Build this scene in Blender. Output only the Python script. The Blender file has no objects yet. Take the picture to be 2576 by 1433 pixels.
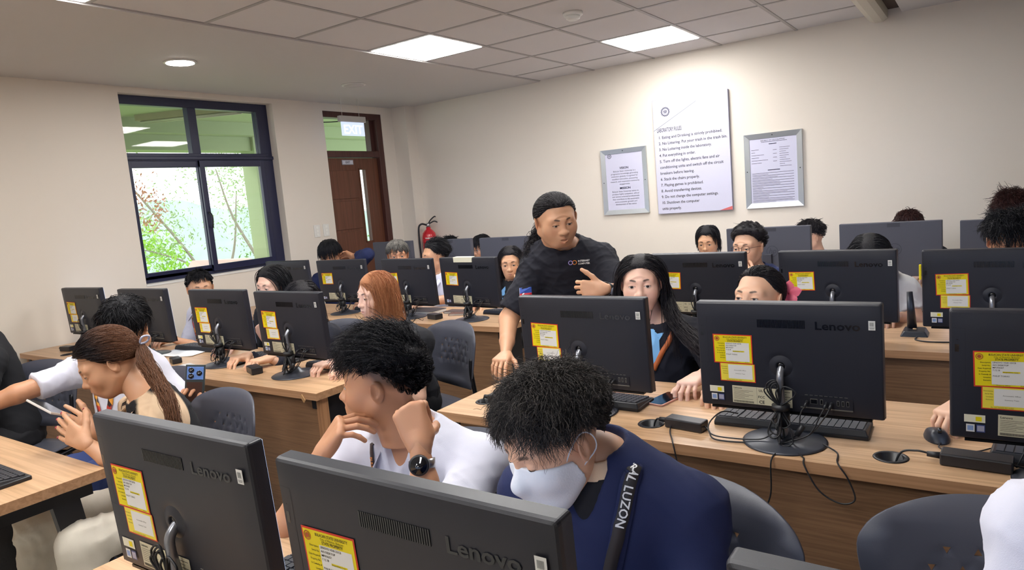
import bpy, bmesh, math, random
import numpy as np
from mathutils import Vector, Matrix, geometry
random.seed(7); RNG = np.random.default_rng(7)
S = bpy.context.scene
COL = S.collection
PI = math.pi

# ------------------------------------------------------------------ camera
CAMZ = 1.503
yaw, pit, rol = [math.radians(a) for a in (34.809, 7.1488, -4.8903)]
FPX = 1736.0
fw = np.array([-math.sin(yaw)*math.cos(pit), math.cos(yaw)*math.cos(pit), -math.sin(pit)])
rt = np.array([math.cos(yaw), math.sin(yaw), 0.0]); up = np.cross(rt, fw)
CR = rt*math.cos(rol)+up*math.sin(rol); CU = -rt*math.sin(rol)+up*math.cos(rol)
cam_data = bpy.data.cameras.new('camera'); cam = bpy.data.objects.new('camera', cam_data); COL.objects.link(cam)
cam_data.sensor_width = 36.0; cam_data.lens = FPX/2576*36.0
cam_data.clip_start = 0.05; cam_data.clip_end = 200
cam.matrix_world = Matrix(((CR[0], CU[0], -fw[0], 0), (CR[1], CU[1], -fw[1], 0), (CR[2], CU[2], -fw[2], CAMZ), (0, 0, 0, 1)))
S.camera = cam

# ------------------------------------------------------------------ world, view
S.view_settings.view_transform = 'Standard'; S.view_settings.look = 'None'
S.view_settings.gamma = 1.0; S.view_settings.use_curve_mapping = False
S.view_settings.exposure = 1.48
w = bpy.data.worlds.new('sky'); S.world = w; w.use_nodes = True
bg = w.node_tree.nodes['Background']; bg.inputs['Color'].default_value = (0.90, 0.96, 1.0, 1); bg.inputs['Strength'].default_value = 1.15
PANEL_STRENGTH = 9.8
SPOT_STRENGTH = 22.0
sun_d = bpy.data.lights.new('sun', 'SUN'); sun = bpy.data.objects.new('sun', sun_d); COL.objects.link(sun)
sun_d.energy = 0.7; sun_d.angle = 0.4; sun_d.color = (1, 0.97, 0.9)
sun.rotation_euler = (math.radians(35), math.radians(-50), 0)
# ------------------------------------------------------------------ helpers
def new_mesh_obj(name, me, parent=None, loc=None, rot=None):
    o = bpy.data.objects.new(name, me); COL.objects.link(o)
    if parent is not None: o.parent = parent
    if loc is not None: o.location = loc
    if rot is not None: o.rotation_euler = rot
    return o
def empty(name, loc=(0, 0, 0), rz=0.0):
    o = bpy.data.objects.new(name, None); COL.objects.link(o); o.location = loc; o.rotation_euler = (0, 0, rz)
    o.empty_display_size = 0.05
    return o
def tag(o, label=None, cat=None, group=None, kind=None):
    if label: o['label'] = label
    if cat: o['category'] = cat
    if group: o['group'] = group
    if kind: o['kind'] = kind
    return o
class MB:
    """collects shapes; build() links them as ONE mesh object"""
    def __init__(s): s.v = []; s.f = []; s.m = []; s.sm = []
    def add(s, V, F, mi=0, smooth=False, M=None):
        n = len(s.v)
        for p in V:
            p = Vector(p)
            if M is not None: p = M @ p
            s.v.append(p[:])
        for f in F: s.f.append([i+n for i in f]); s.m.append(mi); s.sm.append(smooth)
        return s
    def box(s, x0, x1, y0, y1, z0, z1, mi=0, M=None):
        V = [(x0, y0, z0), (x1, y0, z0), (x1, y1, z0), (x0, y1, z0), (x0, y0, z1), (x1, y0, z1), (x1, y1, z1), (x0, y1, z1)]
        F = [(0, 3, 2, 1), (4, 5, 6, 7), (0, 1, 5, 4), (1, 2, 6, 5), (2, 3, 7, 6), (3, 0, 4, 7)]
        return s.add(V, F, mi, False, M)
    def prism(s, pts, z0, z1, mi=0, M=None):
        n = len(pts); V = [(x, y, z0) for x, y in pts]+[(x, y, z1) for x, y in pts]
        F = [tuple(range(n-1, -1, -1)), tuple(range(n, 2*n))]+[(i, (i+1) % n, n+(i+1) % n, n+i) for i in range(n)]
        return s.add(V, F, mi, False, M)
    def rect(s, x0, x1, z0, z1, y, mi=0, M=None):   # faces -y
        return s.add([(x0, y, z0), (x1, y, z0), (x1, y, z1), (x0, y, z1)], [(0, 1, 2, 3)], mi, False, M)
    def tube(s, P, r, n=8, mi=0, M=None, cap=True):
        P = [Vector(p) for p in P]; R = r if hasattr(r, '__len__') else [r]*len(P)
        V = []; F = []; up_ = None
        for i, p in enumerate(P):
            d = (P[min(i+1, len(P)-1)]-P[max(i-1, 0)]).normalized()
            if up_ is None:
                up_ = d.orthogonal().normalized()
            else:
                up_ = (up_-d*up_.dot(d)); up_ = up_.normalized() if up_.length > 1e-6 else d.orthogonal().normalized()
            b = d.cross(up_)
            for k in range(n):
                a = 2*PI*k/n; V.append(p+(up_*math.cos(a)+b*math.sin(a))*R[i])
        for i in range(len(P)-1):
            for k in range(n):
                F.append((i*n+k, i*n+(k+1) % n, (i+1)*n+(k+1) % n, (i+1)*n+k))
        if cap: F.append(tuple(range(n-1, -1, -1))); F.append(tuple(range((len(P)-1)*n, len(P)*n)))
        return s.add(V, F, mi, True, M)
    def lathe(s, prof, n=32, mi=0, M=None, c=(0, 0)):
        V = []; F = []
        for r, z in prof:
            for k in range(n): a = 2*PI*k/n; V.append((c[0]+r*math.cos(a), c[1]+r*math.sin(a), z))
        for i in range(len(prof)-1):
            for k in range(n): F.append((i*n+k, i*n+(k+1) % n, (i+1)*n+(k+1) % n, (i+1)*n+k))
        F.append(tuple(range(n-1, -1, -1))); F.append(tuple(range((len(prof)-1)*n, len(prof)*n)))
        return s.add(V, F, mi, True, M)
    def mesh(s, name, mats):
        me = bpy.data.meshes.new(name); me.from_pydata(s.v, [], s.f)
        for m in (mats if isinstance(mats, (list, tuple)) else [mats]): me.materials.append(m)
        me.polygons.foreach_set('material_index', s.m); me.polygons.foreach_set('use_smooth', s.sm)
        me.update(); return me
    def build(s, name, mats, parent=None, bevel=0, loc=None, rot=None, seg=2):
        o = new_mesh_obj(name, s.mesh(name, mats), parent, loc, rot)
        if bevel:
            b = o.modifiers.new('bevel', 'BEVEL'); b.width = bevel; b.segments = seg; b.limit_method = 'ANGLE'; b.angle_limit = 0.6
        return o
def bez(P, n=24):
    """Catmull-Rom through points"""
    P = [Vector(p) for p in P]; Q = [P[0]*2-P[1]]+P+[P[-1]*2-P[-2]]; out = []
    seg = len(P)-1; m = max(2, n//seg)
    for i in range(seg):
        a, b, c, d = Q[i:i+4]
        for k in range(m):
            t = k/m; out.append(0.5*((2*b)+(-a+c)*t+(2*a-5*b+4*c-d)*t*t+(-a+3*b-3*c+d)*t**3))
    out.append(P[-1]); return out
_tc = {}
def text_geo(txt, size, align='LEFT', bold=0.0, italic=0.0):
    key = (txt, size, align, bold, italic)
    if key in _tc: return _tc[key]
    cu = bpy.data.curves.new('t', 'FONT'); cu.body = txt; cu.size = size; cu.align_x = align; cu.resolution_u = 2
    cu.offset = bold; cu.shear = italic
    o = bpy.data.objects.new('t', cu); COL.objects.link(o)
    dg = bpy.context.evaluated_depsgraph_get(); ev = o.evaluated_get(dg); me = ev.to_mesh()
    V = [tuple(v.co) for v in me.vertices]; F = [tuple(p.vertices) for p in me.polygons]
    ev.to_mesh_clear(); bpy.data.objects.remove(o); bpy.data.curves.remove(cu)
    _tc[key] = (V, F); return V, F
def add_text(mb, txt, size, x, z, y, mi=0, align='LEFT', bold=0.0, width=None, M=None, italic=0.0):
    """text standing in the xz plane, read from -y"""
    V, F = text_geo(txt, size, align, bold, italic)
    if not V: return
    sx = 1.0
    if width:
        w0 = max(v[0] for v in V)-min(v[0] for v in V)
        if w0 > 0: sx = width/w0
    mb.add([(x+v[0]*sx, y, z+v[1]) for v in V], F, mi, False, M)

# ------------------------------------------------------------------ materials
MATS = {}
def mat(name, col, rough=0.5, metal=0.0, spec=0.5, emit=None, es=0.0, bump=0.0, bscale=200.0, sub=0.0, vary=0.0, vscale=5.0, coat=0.0, alpha=1.0, trans=0.0, sheen=0.0):
    m = bpy.data.materials.new(name); m.use_nodes = True; nt = m.node_tree; b = nt.nodes['Principled BSDF']
    b.inputs['Base Color'].default_value = (*col, 1); b.inputs['Roughness'].default_value = rough
    b.inputs['Metallic'].default_value = metal; b.inputs['Specular IOR Level'].default_value = spec
    b.inputs['Coat Weight'].default_value = coat; b.inputs['Sheen Weight'].default_value = sheen
    b.inputs['Transmission Weight'].default_value = trans; b.inputs['Alpha'].default_value = alpha
    if sub: b.inputs['Subsurface Weight'].default_value = sub; b.inputs['Subsurface Radius'].default_value = (0.01, 0.004, 0.002); b.inputs['Subsurface Scale'].default_value = 1.0
    if emit: b.inputs['Emission Color'].default_value = (*emit, 1); b.inputs['Emission Strength'].default_value = es
    if vary or bump:
        tc = nt.nodes.new('ShaderNodeTexCoord')
    if vary:
        n = nt.nodes.new('ShaderNodeTexNoise'); n.inputs['Scale'].default_value = vscale; n.inputs['Detail'].default_value = 4
        nt.links.new(tc.outputs['Object'], n.inputs['Vector'])
        r = nt.nodes.new('ShaderNodeMapRange'); r.inputs['To Min'].default_value = 1-vary; r.inputs['To Max'].default_value = 1+vary
        nt.links.new(n.outputs['Fac'], r.inputs['Value'])
        h = nt.nodes.new('ShaderNodeHueSaturation'); h.inputs['Color'].default_value = (*col, 1)
        nt.links.new(r.outputs['Result'], h.inputs['Value']); nt.links.new(h.outputs['Color'], b.inputs['Base Color'])
    if bump:
        n2 = nt.nodes.new('ShaderNodeTexNoise'); n2.inputs['Scale'].default_value = bscale; n2.inputs['Detail'].default_value = 3
        nt.links.new(tc.outputs['Object'], n2.inputs['Vector'])
        bp = nt.nodes.new('ShaderNodeBump'); bp.inputs['Strength'].default_value = bump; bp.inputs['Distance'].default_value = 0.002
        nt.links.new(n2.outputs['Fac'], bp.inputs['Height']); nt.links.new(bp.outputs['Normal'], b.inputs['Normal'])
    MATS[name] = m; return m
def wood(name, c1, c2, axis=0, rough=0.45, scale=1.0):
    """laminate with grain running along one axis (0=x,1=y,2=z)"""
    m = bpy.data.materials.new(name); m.use_nodes = True; nt = m.node_tree; b = nt.nodes['Principled BSDF']
    tc = nt.nodes.new('ShaderNodeTexCoord'); mp = nt.nodes.new('ShaderNodeMapping')
    s = [38*scale]*3; s[axis] = 1.3*scale; mp.inputs['Scale'].default_value = s
    nt.links.new(tc.outputs['Object'], mp.inputs['Vector'])
    n = nt.nodes.new('ShaderNodeTexNoise'); n.inputs['Scale'].default_value = 1.6; n.inputs['Detail'].default_value = 6; n.inputs['Distortion'].default_value = 0.9
    nt.links.new(mp.outputs['Vector'], n.inputs['Vector'])
    cr = nt.nodes.new('ShaderNodeValToRGB'); cr.color_ramp.elements[0].position = 0.34; cr.color_ramp.elements[0].color = (*c2, 1)
    cr.color_ramp.elements[1].position = 0.62; cr.color_ramp.elements[1].color = (*c1, 1)
    nt.links.new(n.outputs['Fac'], cr.inputs['Fac']); nt.links.new(cr.outputs['Color'], b.inputs['Base Color'])
    b.inputs['Roughness'].default_value = rough
    MATS[name] = m; return m
def glass(name, tint=(1, 1, 1), refl=1.0):
    m = bpy.data.materials.new(name); m.use_nodes = True; nt = m.node_tree
    for n in list(nt.nodes): nt.nodes.remove(n)
    out = nt.nodes.new('ShaderNodeOutputMaterial'); tr = nt.nodes.new('ShaderNodeBsdfTransparent'); tr.inputs['Color'].default_value = (*tint, 1)
    gl = nt.nodes.new('ShaderNodeBsdfGlossy'); gl.inputs['Roughness'].default_value = 0.02
    fr = nt.nodes.new('ShaderNodeFresnel'); fr.inputs['IOR'].default_value = 1.5
    mu = nt.nodes.new('ShaderNodeMath'); mu.operation = 'MULTIPLY'; mu.inputs[1].default_value = refl
    ge = nt.nodes.new('ShaderNodeNewGeometry'); bf = nt.nodes.new('ShaderNodeMath'); bf.operation = 'SUBTRACT'; bf.inputs[0].default_value = 1.0; nt.links.new(ge.outputs['Backfacing'], bf.inputs[1])
    m2 = nt.nodes.new('ShaderNodeMath'); m2.operation = 'MULTIPLY'; nt.links.new(fr.outputs['Fac'], m2.inputs[0]); nt.links.new(bf.outputs[0], m2.inputs[1]); nt.links.new(m2.outputs[0], mu.inputs[0])
    mx = nt.nodes.new('ShaderNodeMixShader'); nt.links.new(mu.outputs[0], mx.inputs['Fac'])
    nt.links.new(tr.outputs[0], mx.inputs[1]); nt.links.new(gl.outputs[0], mx.inputs[2]); nt.links.new(mx.outputs[0], out.inputs['Surface'])
    MATS[name] = m; return m
def srgb(h):
    h = h.lstrip('#'); c = [int(h[i:i+2], 16)/255 for i in (0, 2, 4)]
    return tuple(x/12.92 if x <= 0.04045 else ((x+0.055)/1.055)**2.4 for x in c)
# ------------------------------------------------------------------ room materials
wallm = mat('wall_paint', srgb('E3DACE'), 0.6, bump=0.05, bscale=120)
ceilm = mat('gypsum_ceiling', srgb('C9C5C2'), 0.75)
tilem = mat('ceiling_tile', srgb('D5D1D0'), 0.8, bump=0.1, bscale=500)
gridm = mat('ceiling_grid', srgb('A8A4A2'), 0.5)
mouldm = mat('moulding', srgb('CFC8B8'), 0.5)
floorm = mat('floor_tile', srgb('B9B6AF'), 0.3, vary=0.06, vscale=2)
seamm = mat('tile_grout', srgb('8F8B84'), 0.7)
darkgap = mat('dark_gap', srgb('4A3B34'), 0.9)
framem = mat('window_frame_blue', srgb('1D2140'), 0.35)
whitem = mat('white_plastic', srgb('E4E2DD'), 0.4)
doorm = wood('door_wood', srgb('6A3F2C'), srgb('57321F'), 2, 0.4, 0.7)
doorframem = wood('door_frame_wood', srgb('52302A'), srgb('432420'), 2, 0.4, 0.7)
deskm = wood('desk_top_wood', srgb('CCA884'), srgb('B18C68'), 0, 0.33)
deskpm = wood('desk_panel_wood', srgb('8F6C4F'), srgb('7A5A41'), 0, 0.5, 2.2)
deskem = wood('desk_edge_wood', srgb('B98F6C'), srgb('A37A58'), 0, 0.4)
blackm = mat('black_steel', srgb('16161C'), 0.4)
panelglow = mat('panel_light', (1, 1, 1), 0.5, emit=(1.0, 0.985, 0.96), es=PANEL_STRENGTH)
spotglow = mat('spot_light', (1, 1, 1), 0.5, emit=(1.0, 0.97, 0.93), es=SPOT_STRENGTH)
greenm = mat('green_wall_paint', srgb('8E9E76'), 0.7)
greylam = mat('grey_laminate', srgb('9A9182'), 0.5)
pane = glass('window_glass')
pane2 = glass('frosted_door_glass', (0.95, 0.97, 0.95))

XL, YB, ZT = -5.4, 5.88, 2.59
XR, YF = 4.2, -3.2
def struct(o): o['kind'] = 'structure'; return o
m = MB(); m.box(XL-0.3, XR+0.1, YF-0.1, YB+0.1, -0.08, 0, 0)
floor = struct(m.build('floor', [floorm]))
# grout lines on the floor
m = MB()
for i in range(17): m.box(XL+0.6*i-0.002, XL+0.6*i+0.002, YF, YB, 0, 0.0006)
for j in range(16): m.box(XL, XR, YB-0.6*j-0.002, YB-0.6*j+0.002, 0, 0.0006)
struct(m.build('floor_joints', [seamm], floor))
# walls
m = MB(); m.box(XL-0.2, XR+0.1, YB, YB+0.15, 0, ZT+0.3); struct(m.build('wall_back', [wallm]))
WY0, WY1, WZ0, WZ1 = 2.79, 4.17, 1.07, 2.545
DY0, DY1, DZ1 = 4.755, 5.56, 2.515
m = MB(); X0, X1 = XL-0.18, XL
m.box(X0, X1, YF-0.1, WY0, 0, ZT+0.3); m.box(X0, X1, WY0, WY1, 0, WZ0); m.box(X0, X1, WY0, WY1, WZ1, ZT+0.3)
m.box(X0, X1, WY1, DY0, 0, ZT+0.3); m.box(X0, X1, DY0, DY1, DZ1, ZT+0.3); m.box(X0, X1, DY1, YB+0.1, 0, ZT+0.3)
struct(m.build('wall_left', [wallm]))
m = MB(); m.box(XR, XR+0.1, YF, YB, 0, ZT+0.3); struct(m.build('wall_right', [wallm]))
m = MB(); m.box(XL-0.2, XR+0.1, YF-0.1, YF, 0, ZT+0.3); struct(m.build('wall_front', [wallm]))
m = MB(); m.box(XL, XL+0.2, YB-0.15, YB, 0, ZT); struct(m.build('trim_1', [wallm]))   # corner pier
# ceiling: plain gypsum border, recessed tile field, moulding and the ceiling beyond
CX0, CX1 = -3.56, -0.72
m = MB()
m.box(XL-0.1, CX0, YF-0.1, YB+0.1, ZT, ZT+0.06)
m.box(-0.50, XR+0.1, YF-0.1, YB+0.1, ZT-0.005, ZT+0.06)
ceil = struct(m.build('ceiling', [ceilm]))
m = MB(); zt = ZT+0.012
m.box(CX0-0.02, CX1+0.05, YF-0.1, YB+0.1, zt, zt+0.05)
tiles = struct(m.build('ceiling_tiles', [tilem], ceil))
m = MB(); gy = [2.372+0.612*i for i in range(-9, 6)]; gx = [CX0+0.587*j for j in range(0, 6)]
for y in gy: m.box(CX0, CX1+0.02, y-0.011, y+0.011, zt-0.004, zt+0.002)
for x in gx: m.box(x-0.011, x+0.011, YF, YB, zt-0.0045, zt+0.002)
struct(m.build('ceiling_grid', [gridm], ceil))
m = MB()
prof = [(CX1-0.01, ZT+0.0), (CX1+0.01, ZT-0.03), (CX1+0.05, ZT-0.05), (CX1+0.1, ZT-0.05), (CX1+0.13, ZT-0.03), (CX1+0.135, ZT+0.06), (CX1-0.01, ZT+0.06)]
V = [(x, y, z) for y in (YF, YB) for x, z in prof]; n = len(prof)
m.add(V, [(i, (i+1) % n, n+(i+1) % n, n+i) for i in range(n)], 0, False)
struct(m.build('trim_2', [mouldm]))
m = MB(); m.box(CX1+0.12, -0.495, YF, YB, ZT+0.03, ZT+0.06); struct(m.build('trim_3', [darkgap]))
# ------------------------------------------------------------------ ceiling lights
def panel_light(x0, y0, label, size=(0.587, 0.612), group=None):
    t = tag(empty('ceiling_panel_light', (x0+size[0]/2, y0+size[1]/2, zt)), label, 'ceiling light', group)
    sx, sy = size[0]/2-0.012, size[1]/2-0.012
    m = MB(); m.box(-sx, sx, -sy, sy, -0.004, 0.03); m.build('housing', [whitem], t)
    m = MB(); m.box(-sx+0.012, sx-0.012, -sy+0.012, sy-0.012, -0.007, -0.003); m.build('diffuser', [panelglow], t)
    return t
panel_light(gx[0], gy[9+2], 'square ceiling light panel at the edge of the tiled ceiling, nearer the window', group=None)
panel_light(gx[2], gy[9+4], 'square ceiling light panel above the laboratory rules poster')
panel_light(gx[0], gy[9-2], 'ceiling light panel cut off by the top left edge of the photo')
for (i, j) in ((2, -4), (2, 0), (4, -2), (4, 2), (0, -6), (4, -6)):
    panel_light(gx[i] if i < 5 else gx[4], gy[9+j], 'ceiling light panel over the near rows, outside the photo', group='ceiling light panels outside the photo')
for y in (-1.6, 1.0, 3.4): panel_light(1.2, y, 'ceiling light panel over the near rows, outside the photo', group='ceiling light panels outside the photo')
def downlight(x, y, lit, label):
    t = tag(empty('recessed_downlight', (x, y, ZT)), label, 'downlight')
    m = MB(); m.lathe([(0.105, 0.0), (0.105, -0.006), (0.085, -0.008)], 40); m.build('trim_ring', [whitem], t)
    m = MB(); m.lathe([(0.088, -0.0085), (0.0875, -0.0095)], 40); m.build('lens', [spotglow if lit else ceilm], t)
downlight(-4.447, 2.742, True, 'round downlight lit in the plain ceiling above the window')
downlight(-4.521, 4.367, False, 'round downlight switched off in the plain ceiling before the door')
t = tag(empty('smoke_detector', (-2.104, 3.93, zt-0.004)), 'white round smoke detector on a ceiling tile between the light panels', 'smoke detector')
m = MB(); m.lathe([(0.062, 0.004), (0.062, -0.012), (0.055, -0.018)], 32); m.build('base_plate', [whitem], t)
m = MB(); m.lathe([(0.045, -0.017), (0.043, -0.034), (0.03, -0.042), (0.0, -0.042)], 32); m.build('sensor_cap', [whitem], t)

# ------------------------------------------------------------------ window and door
XW = XL-0.10
def bar(m, y0, y1, z0, z1, d=0.05, x=None, mi=0):
    x = XW if x is None else x; m.box(x-d, x+0.012, y0, y1, z0, z1, mi)
win = struct(empty('window_1', (0, 0, 0))); WF1 = 4.12
m = MB()
bar(m, WY0, WF1+0.05, 2.475, WZ1, 0.06); bar(m, WY0, WF1+0.05, WZ0, 1.13, 0.06); bar(m, WY0, 2.82, WZ0, WZ1, 0.058, XW+.002); bar(m, 4.05, WF1+0.05, WZ0, WZ1, 0.058, XW+.002)
bar(m, WY0, WF1, 2.035, 2.10, 0.07, XW+.004); bar(m, 3.385, 3.46, 2.09, 2.48, 0.056, XW+.001)
m.box(XW-0.05, XW+0.03, WY0, WF1+0.05, 2.045, 2.075)
m.build('frame', [framem], win, bevel=0.004)
def sash(y0, y1, x, nm='sash'):
    m = MB(); bar(m, y0, y0+0.045, 1.12, 2.039, 0.024, x+.001); bar(m, y1-0.045, y1, 1.12, 2.039, 0.024, x+.001); bar(m, y0, y1, 1.985, 2.04, 0.025, x); bar(m, y0, y1, 1.10, 1.155, 0.025, x)
    s_ = m.build(nm, [framem], win, bevel=0.003)
    m = MB(); m.box(x-0.012, x-0.006, y0+0.03, y1-0.03, 1.14, 2.0); m.build('pane', [pane], s_)
    return s_
sash(2.815, 3.455, XW+0.0); s2 = sash(3.415, 4.055, XW+0.026)
m = MB(); m.tube(bez([(XW+0.045, 3.435, 1.60), (XW+0.075, 3.435, 1.585), (XW+0.085, 3.437, 1.55), (XW+0.07, 3.44, 1.49), (XW+0.06, 3.445, 1.47)], 16), [0.007]*17, 8); m.build('handle', [blackm], s2)
m = MB(); m.box(XW-0.025, XW-0.019, 2.82, 3.385, 2.10, 2.475); m.box(XW-0.025, XW-0.019, 3.46, 4.05, 2.10, 2.475); m.build('pane', [pane], win)
m = MB(); m.box(XL-0.18, XL+0.005, WY0, WY1, WZ0-0.01, WZ0+0.006); struct(m.build('trim_4', [whitem]))

door = struct(empty('door_1', (0, 0, 0)))
XD = XL-0.04
m = MB()
m.box(XD-0.08, XD+0.034, DY0, DY1-0.075, 2.455, DZ1); m.box(XD-0.08, XD+0.035, DY1-0.075, DY1, 0, DZ1)
m.box(XD-0.08, XD-0.03, DY0, DY0+0.012, 0, DZ1); m.box(XD-0.08, XD+0.03, DY0, DY1-0.01, 2.06, 2.125)
m.box(XD-0.10, XD-0.02, DY1-0.13, DY1-0.06, 2.10, DZ1-0.05)
m.build('frame', [doorframem], door, bevel=0.004)
m = MB(); m.box(XD-0.03, XD-0.024, DY0, DY1-0.12, 2.12, 2.46); m.build('pane', [pane2], door)
m = MB(); a0, a1 = DY0+0.005, DY1-0.078; gy0, gy1 = 5.21, 5.29
x0, x1 = XD-0.055, XD-0.01
m.box(x0, x1, a0, gy0, 0.01, 2.055); m.box(x0, x1, gy1, a1, 0.01, 2.055); m.box(x0, x1, gy0, gy1, 1.935, 2.055); m.box(x0, x1, gy0, gy1, 0.01, 1.18)
leaf = m.build('door_leaf', [doorm], door)
m = MB()
for z0_, z1_ in ((1.64, 1.93), (1.325, 1.615), (1.01, 1.30), (0.5, 0.985)): m.box(x1, x1+0.008, a0+0.02, gy0-0.045, z0_, z1_)
m.build('raised_panel', [doorm], leaf, bevel=0.004)
m = MB(); m.box(XD-0.036, XD-0.03, gy0, gy1, 1.18, 1.935); m.build('vision_pane', [pane2], leaf)
m = MB()
for a, b, c, d in ((gy0-0.012, gy0, 1.17, 1.945), (gy1, gy1+0.012, 1.17, 1.945), (gy0-0.012, gy1+0.012, 1.165, 1.18), (gy0-0.012, gy1+0.012, 1.935, 1.95)): m.box(x1, x1+0.006, a, b, c, d)
m.build('pane_bead', [doorm], leaf)
m = MB(); m.box(x1, x1+0.03, 5.40, 5.42, 0.98, 1.0); m.box(x1+0.025, x1+0.04, 5.30, 5.42, 0.98, 1.0)
m.build('lever_handle', [mat('brushed_steel', srgb('B9B9BC'), 0.3, 1.0)], leaf, bevel=0.003)
steel = MATS['brushed_steel']
# writing helper for things on the window wall (read from +x): map xz plane -> yz plane
ML = Matrix(((0, -1, 0, 0), (1, 0, 0, 0), (0, 0, 1, 0), (0, 0, 0, 1)))
inkm = mat('black_ink', srgb('2A2A36'), 0.6)
t = tag(empty('door_sign', (x1+0.001, 5.053, 2.012)), 'small silver framed plate reading EXIT on the brown door', 'sign')
m = MB(); m.box(0, 0.006, -0.078, 0.078, -0.026, 0.026); m.build('frame', [mat('sign_grey', srgb('8C8A90'), 0.4)], t)
m = MB(); m.box(0.005, 0.0075, -0.07, 0.07, -0.019, 0.019); m.build('face', [mat('sign_paper', srgb('C9CAD6'), 0.5)], t)
m = MB(); add_text(m, 'EXIT', 0.03, 0.0, -0.0105, -0.0078, 0, 'CENTER', 0.0006, M=ML); m.build('lettering', [inkm], t)
t = tag(empty('exit_sign', (-5.1, 4.85, 2.41)), 'hanging edge-lit EXIT sign with a grey housing before the door transom', 'exit sign')
m = MB(); m.box(-0.022, 0.022, -0.165, 0.165, -0.045, 0.012); m.build('housing', [mat('sign_housing', srgb('B5B2AE'), 0.5)], t, bevel=0.004)
m = MB(); m.box(-0.004, 0.004, -0.145, 0.15, -0.175, -0.045); m.build('acrylic_plate', [mat('acrylic', srgb('AEB6CC'), 0.15, emit=(0.6, 0.7, 1.0), es=0.35)], t)
m = MB(); add_text(m, 'EXIT', 0.12, 0.0, -0.155, -0.0046, 0, 'CENTER', 0.002, M=ML); m.build('lettering', [mat('acrylic_letters', srgb('E3E8F5'), 0.3, emit=(0.8, 0.85, 1.0), es=0.5)], t)
m = MB(); m.tube([(0, -0.12, 0.012), (0, -0.12, 0.18)], 0.002, 6); m.tube([(0, 0.1, 0.012), (0, 0.1, 0.18)], 0.002, 6); m.build('hanging_wire', [whitem], t)
for y, lab in ((4.512, 'white light switch plate left of the door, the one farther from the door'), (4.626, 'white light switch plate nearer the door frame')):
    t = tag(empty('light_switch', (XL, y, 1.345)), lab, 'light switch')
    m = MB(); m.box(0, 0.008, -0.036, 0.036, -0.06, 0.06); m.build('plate', [whitem], t, bevel=0.002)
    for k in (-1, 0, 1):
        m = MB(); m.box(0.007, 0.012, -0.014, 0.014, k*0.034-0.012, k*0.034+0.012); m.build('rocker', [mat('rocker_white', srgb('EDECE6'), 0.3) if 'rocker_white' not in MATS else MATS['rocker_white']], t, bevel=0.001)

# ------------------------------------------------------------------ outdoors
m = MB(); m.box(-8.6, XL-0.18, YF, 10, 2.78, 2.95)
m.box(-8.25, -8.05, YF, 10, 2.62, 2.78)
m.box(-8.55, -8.25, YF, 10, 2.44, 2.78); struct(m.build('trim_5', [greenm]))     # walkway ceiling and its beams
m = MB(); m.box(-8.5, -8.2, 5.95, 6.27, 0, 2.78); struct(m.build('trim_6', [greenm]))   # column
m = MB(); m.box(-8.6, XL-0.18, YF, 10, -0.1, 0.0); m.box(-8.5, -8.3, YF, 10, 0, 0.9); struct(m.build('trim_7', [mat('pale_concrete', srgb('C9C6BC'), 0.8, vary=0.1)]))
t = tag(empty('corridor_light', (-7.35, 4.57, 2.735)), 'bare fluorescent light fixture on the green walkway ceiling outside the window', 'light fixture')
Mz = Matrix.Rotation(math.radians(27), 4, 'Z')
m = MB(); m.box(-0.62, 0.62, -0.09, 0.09, -0.02, 0.05, 0, Mz); m.build('tray', [mat('rusty_tray', srgb('8E8C6E'), 0.7)], t)
m = MB()
for s_ in (-0.05, 0.05): m.tube([Mz @ Vector((-0.58, s_, -0.035)), Mz @ Vector((0.58, s_, -0.035))], 0.013, 8)
m.build('tube', [mat('unlit_tube', srgb('9DA08C'), 0.4)], t)
m = MB(); m.tube(bez([(-5.75, 3.05, 2.74), (-5.9, 3.3, 2.70), (-6.0, 3.5, 2.66), (-6.0, 3.8, 2.62), (-5.95, 4.1, 2.55), (-5.95, 4.6, 2.54), (-6.0, 5.2, 2.50), (-5.9, 5.6, 2.52)], 42), 0.006, 6)
tag(m.build('loose_cable', [blackm]), 'dark loose cable sagging along the walkway ceiling outside the window', 'cable')
m = MB(); m.add([(-8.6, 4.95, .9), (-8.2, 4.95, .9), (-8.2, 5.9, .9), (-8.6, 5.9, .9), (-8.55, 5.05, 1.05), (-8.3, 5.1, 0.95), (-8.3, 5.8, 0.97), (-8.5, 5.85, 0.99)], [(0, 1, 5, 4), (1, 2, 6, 5), (2, 3, 7, 6), (3, 0, 4, 7), (4, 5, 6, 7)])
tag(m.build('tarpaulin', [mat('pink_tarp', srgb('E0BDB2'), 0.7, bump=0.8, bscale=12)]), 'pale pink folded sheet lying on the parapet outside the window', 'tarpaulin')
leafc = [mat('leaf_bright', srgb('8FBF3E'), 0.6, vary=0.35, vscale=3), mat('leaf_mid', srgb('648C40'), 0.6, vary=0.35, vscale=3), mat('leaf_pale', srgb('8FA872'), 0.6, vary=0.3, vscale=3), mat('leaf_rust', srgb('9A6A4C'), 0.6, vary=0.3)]
for m_ in leafc: m_.node_tree.nodes['Principled BSDF'].inputs['Subsurface Weight'].default_value = 0.0
barkm = mat('bark', srgb('8D8577'), 0.9)
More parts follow.
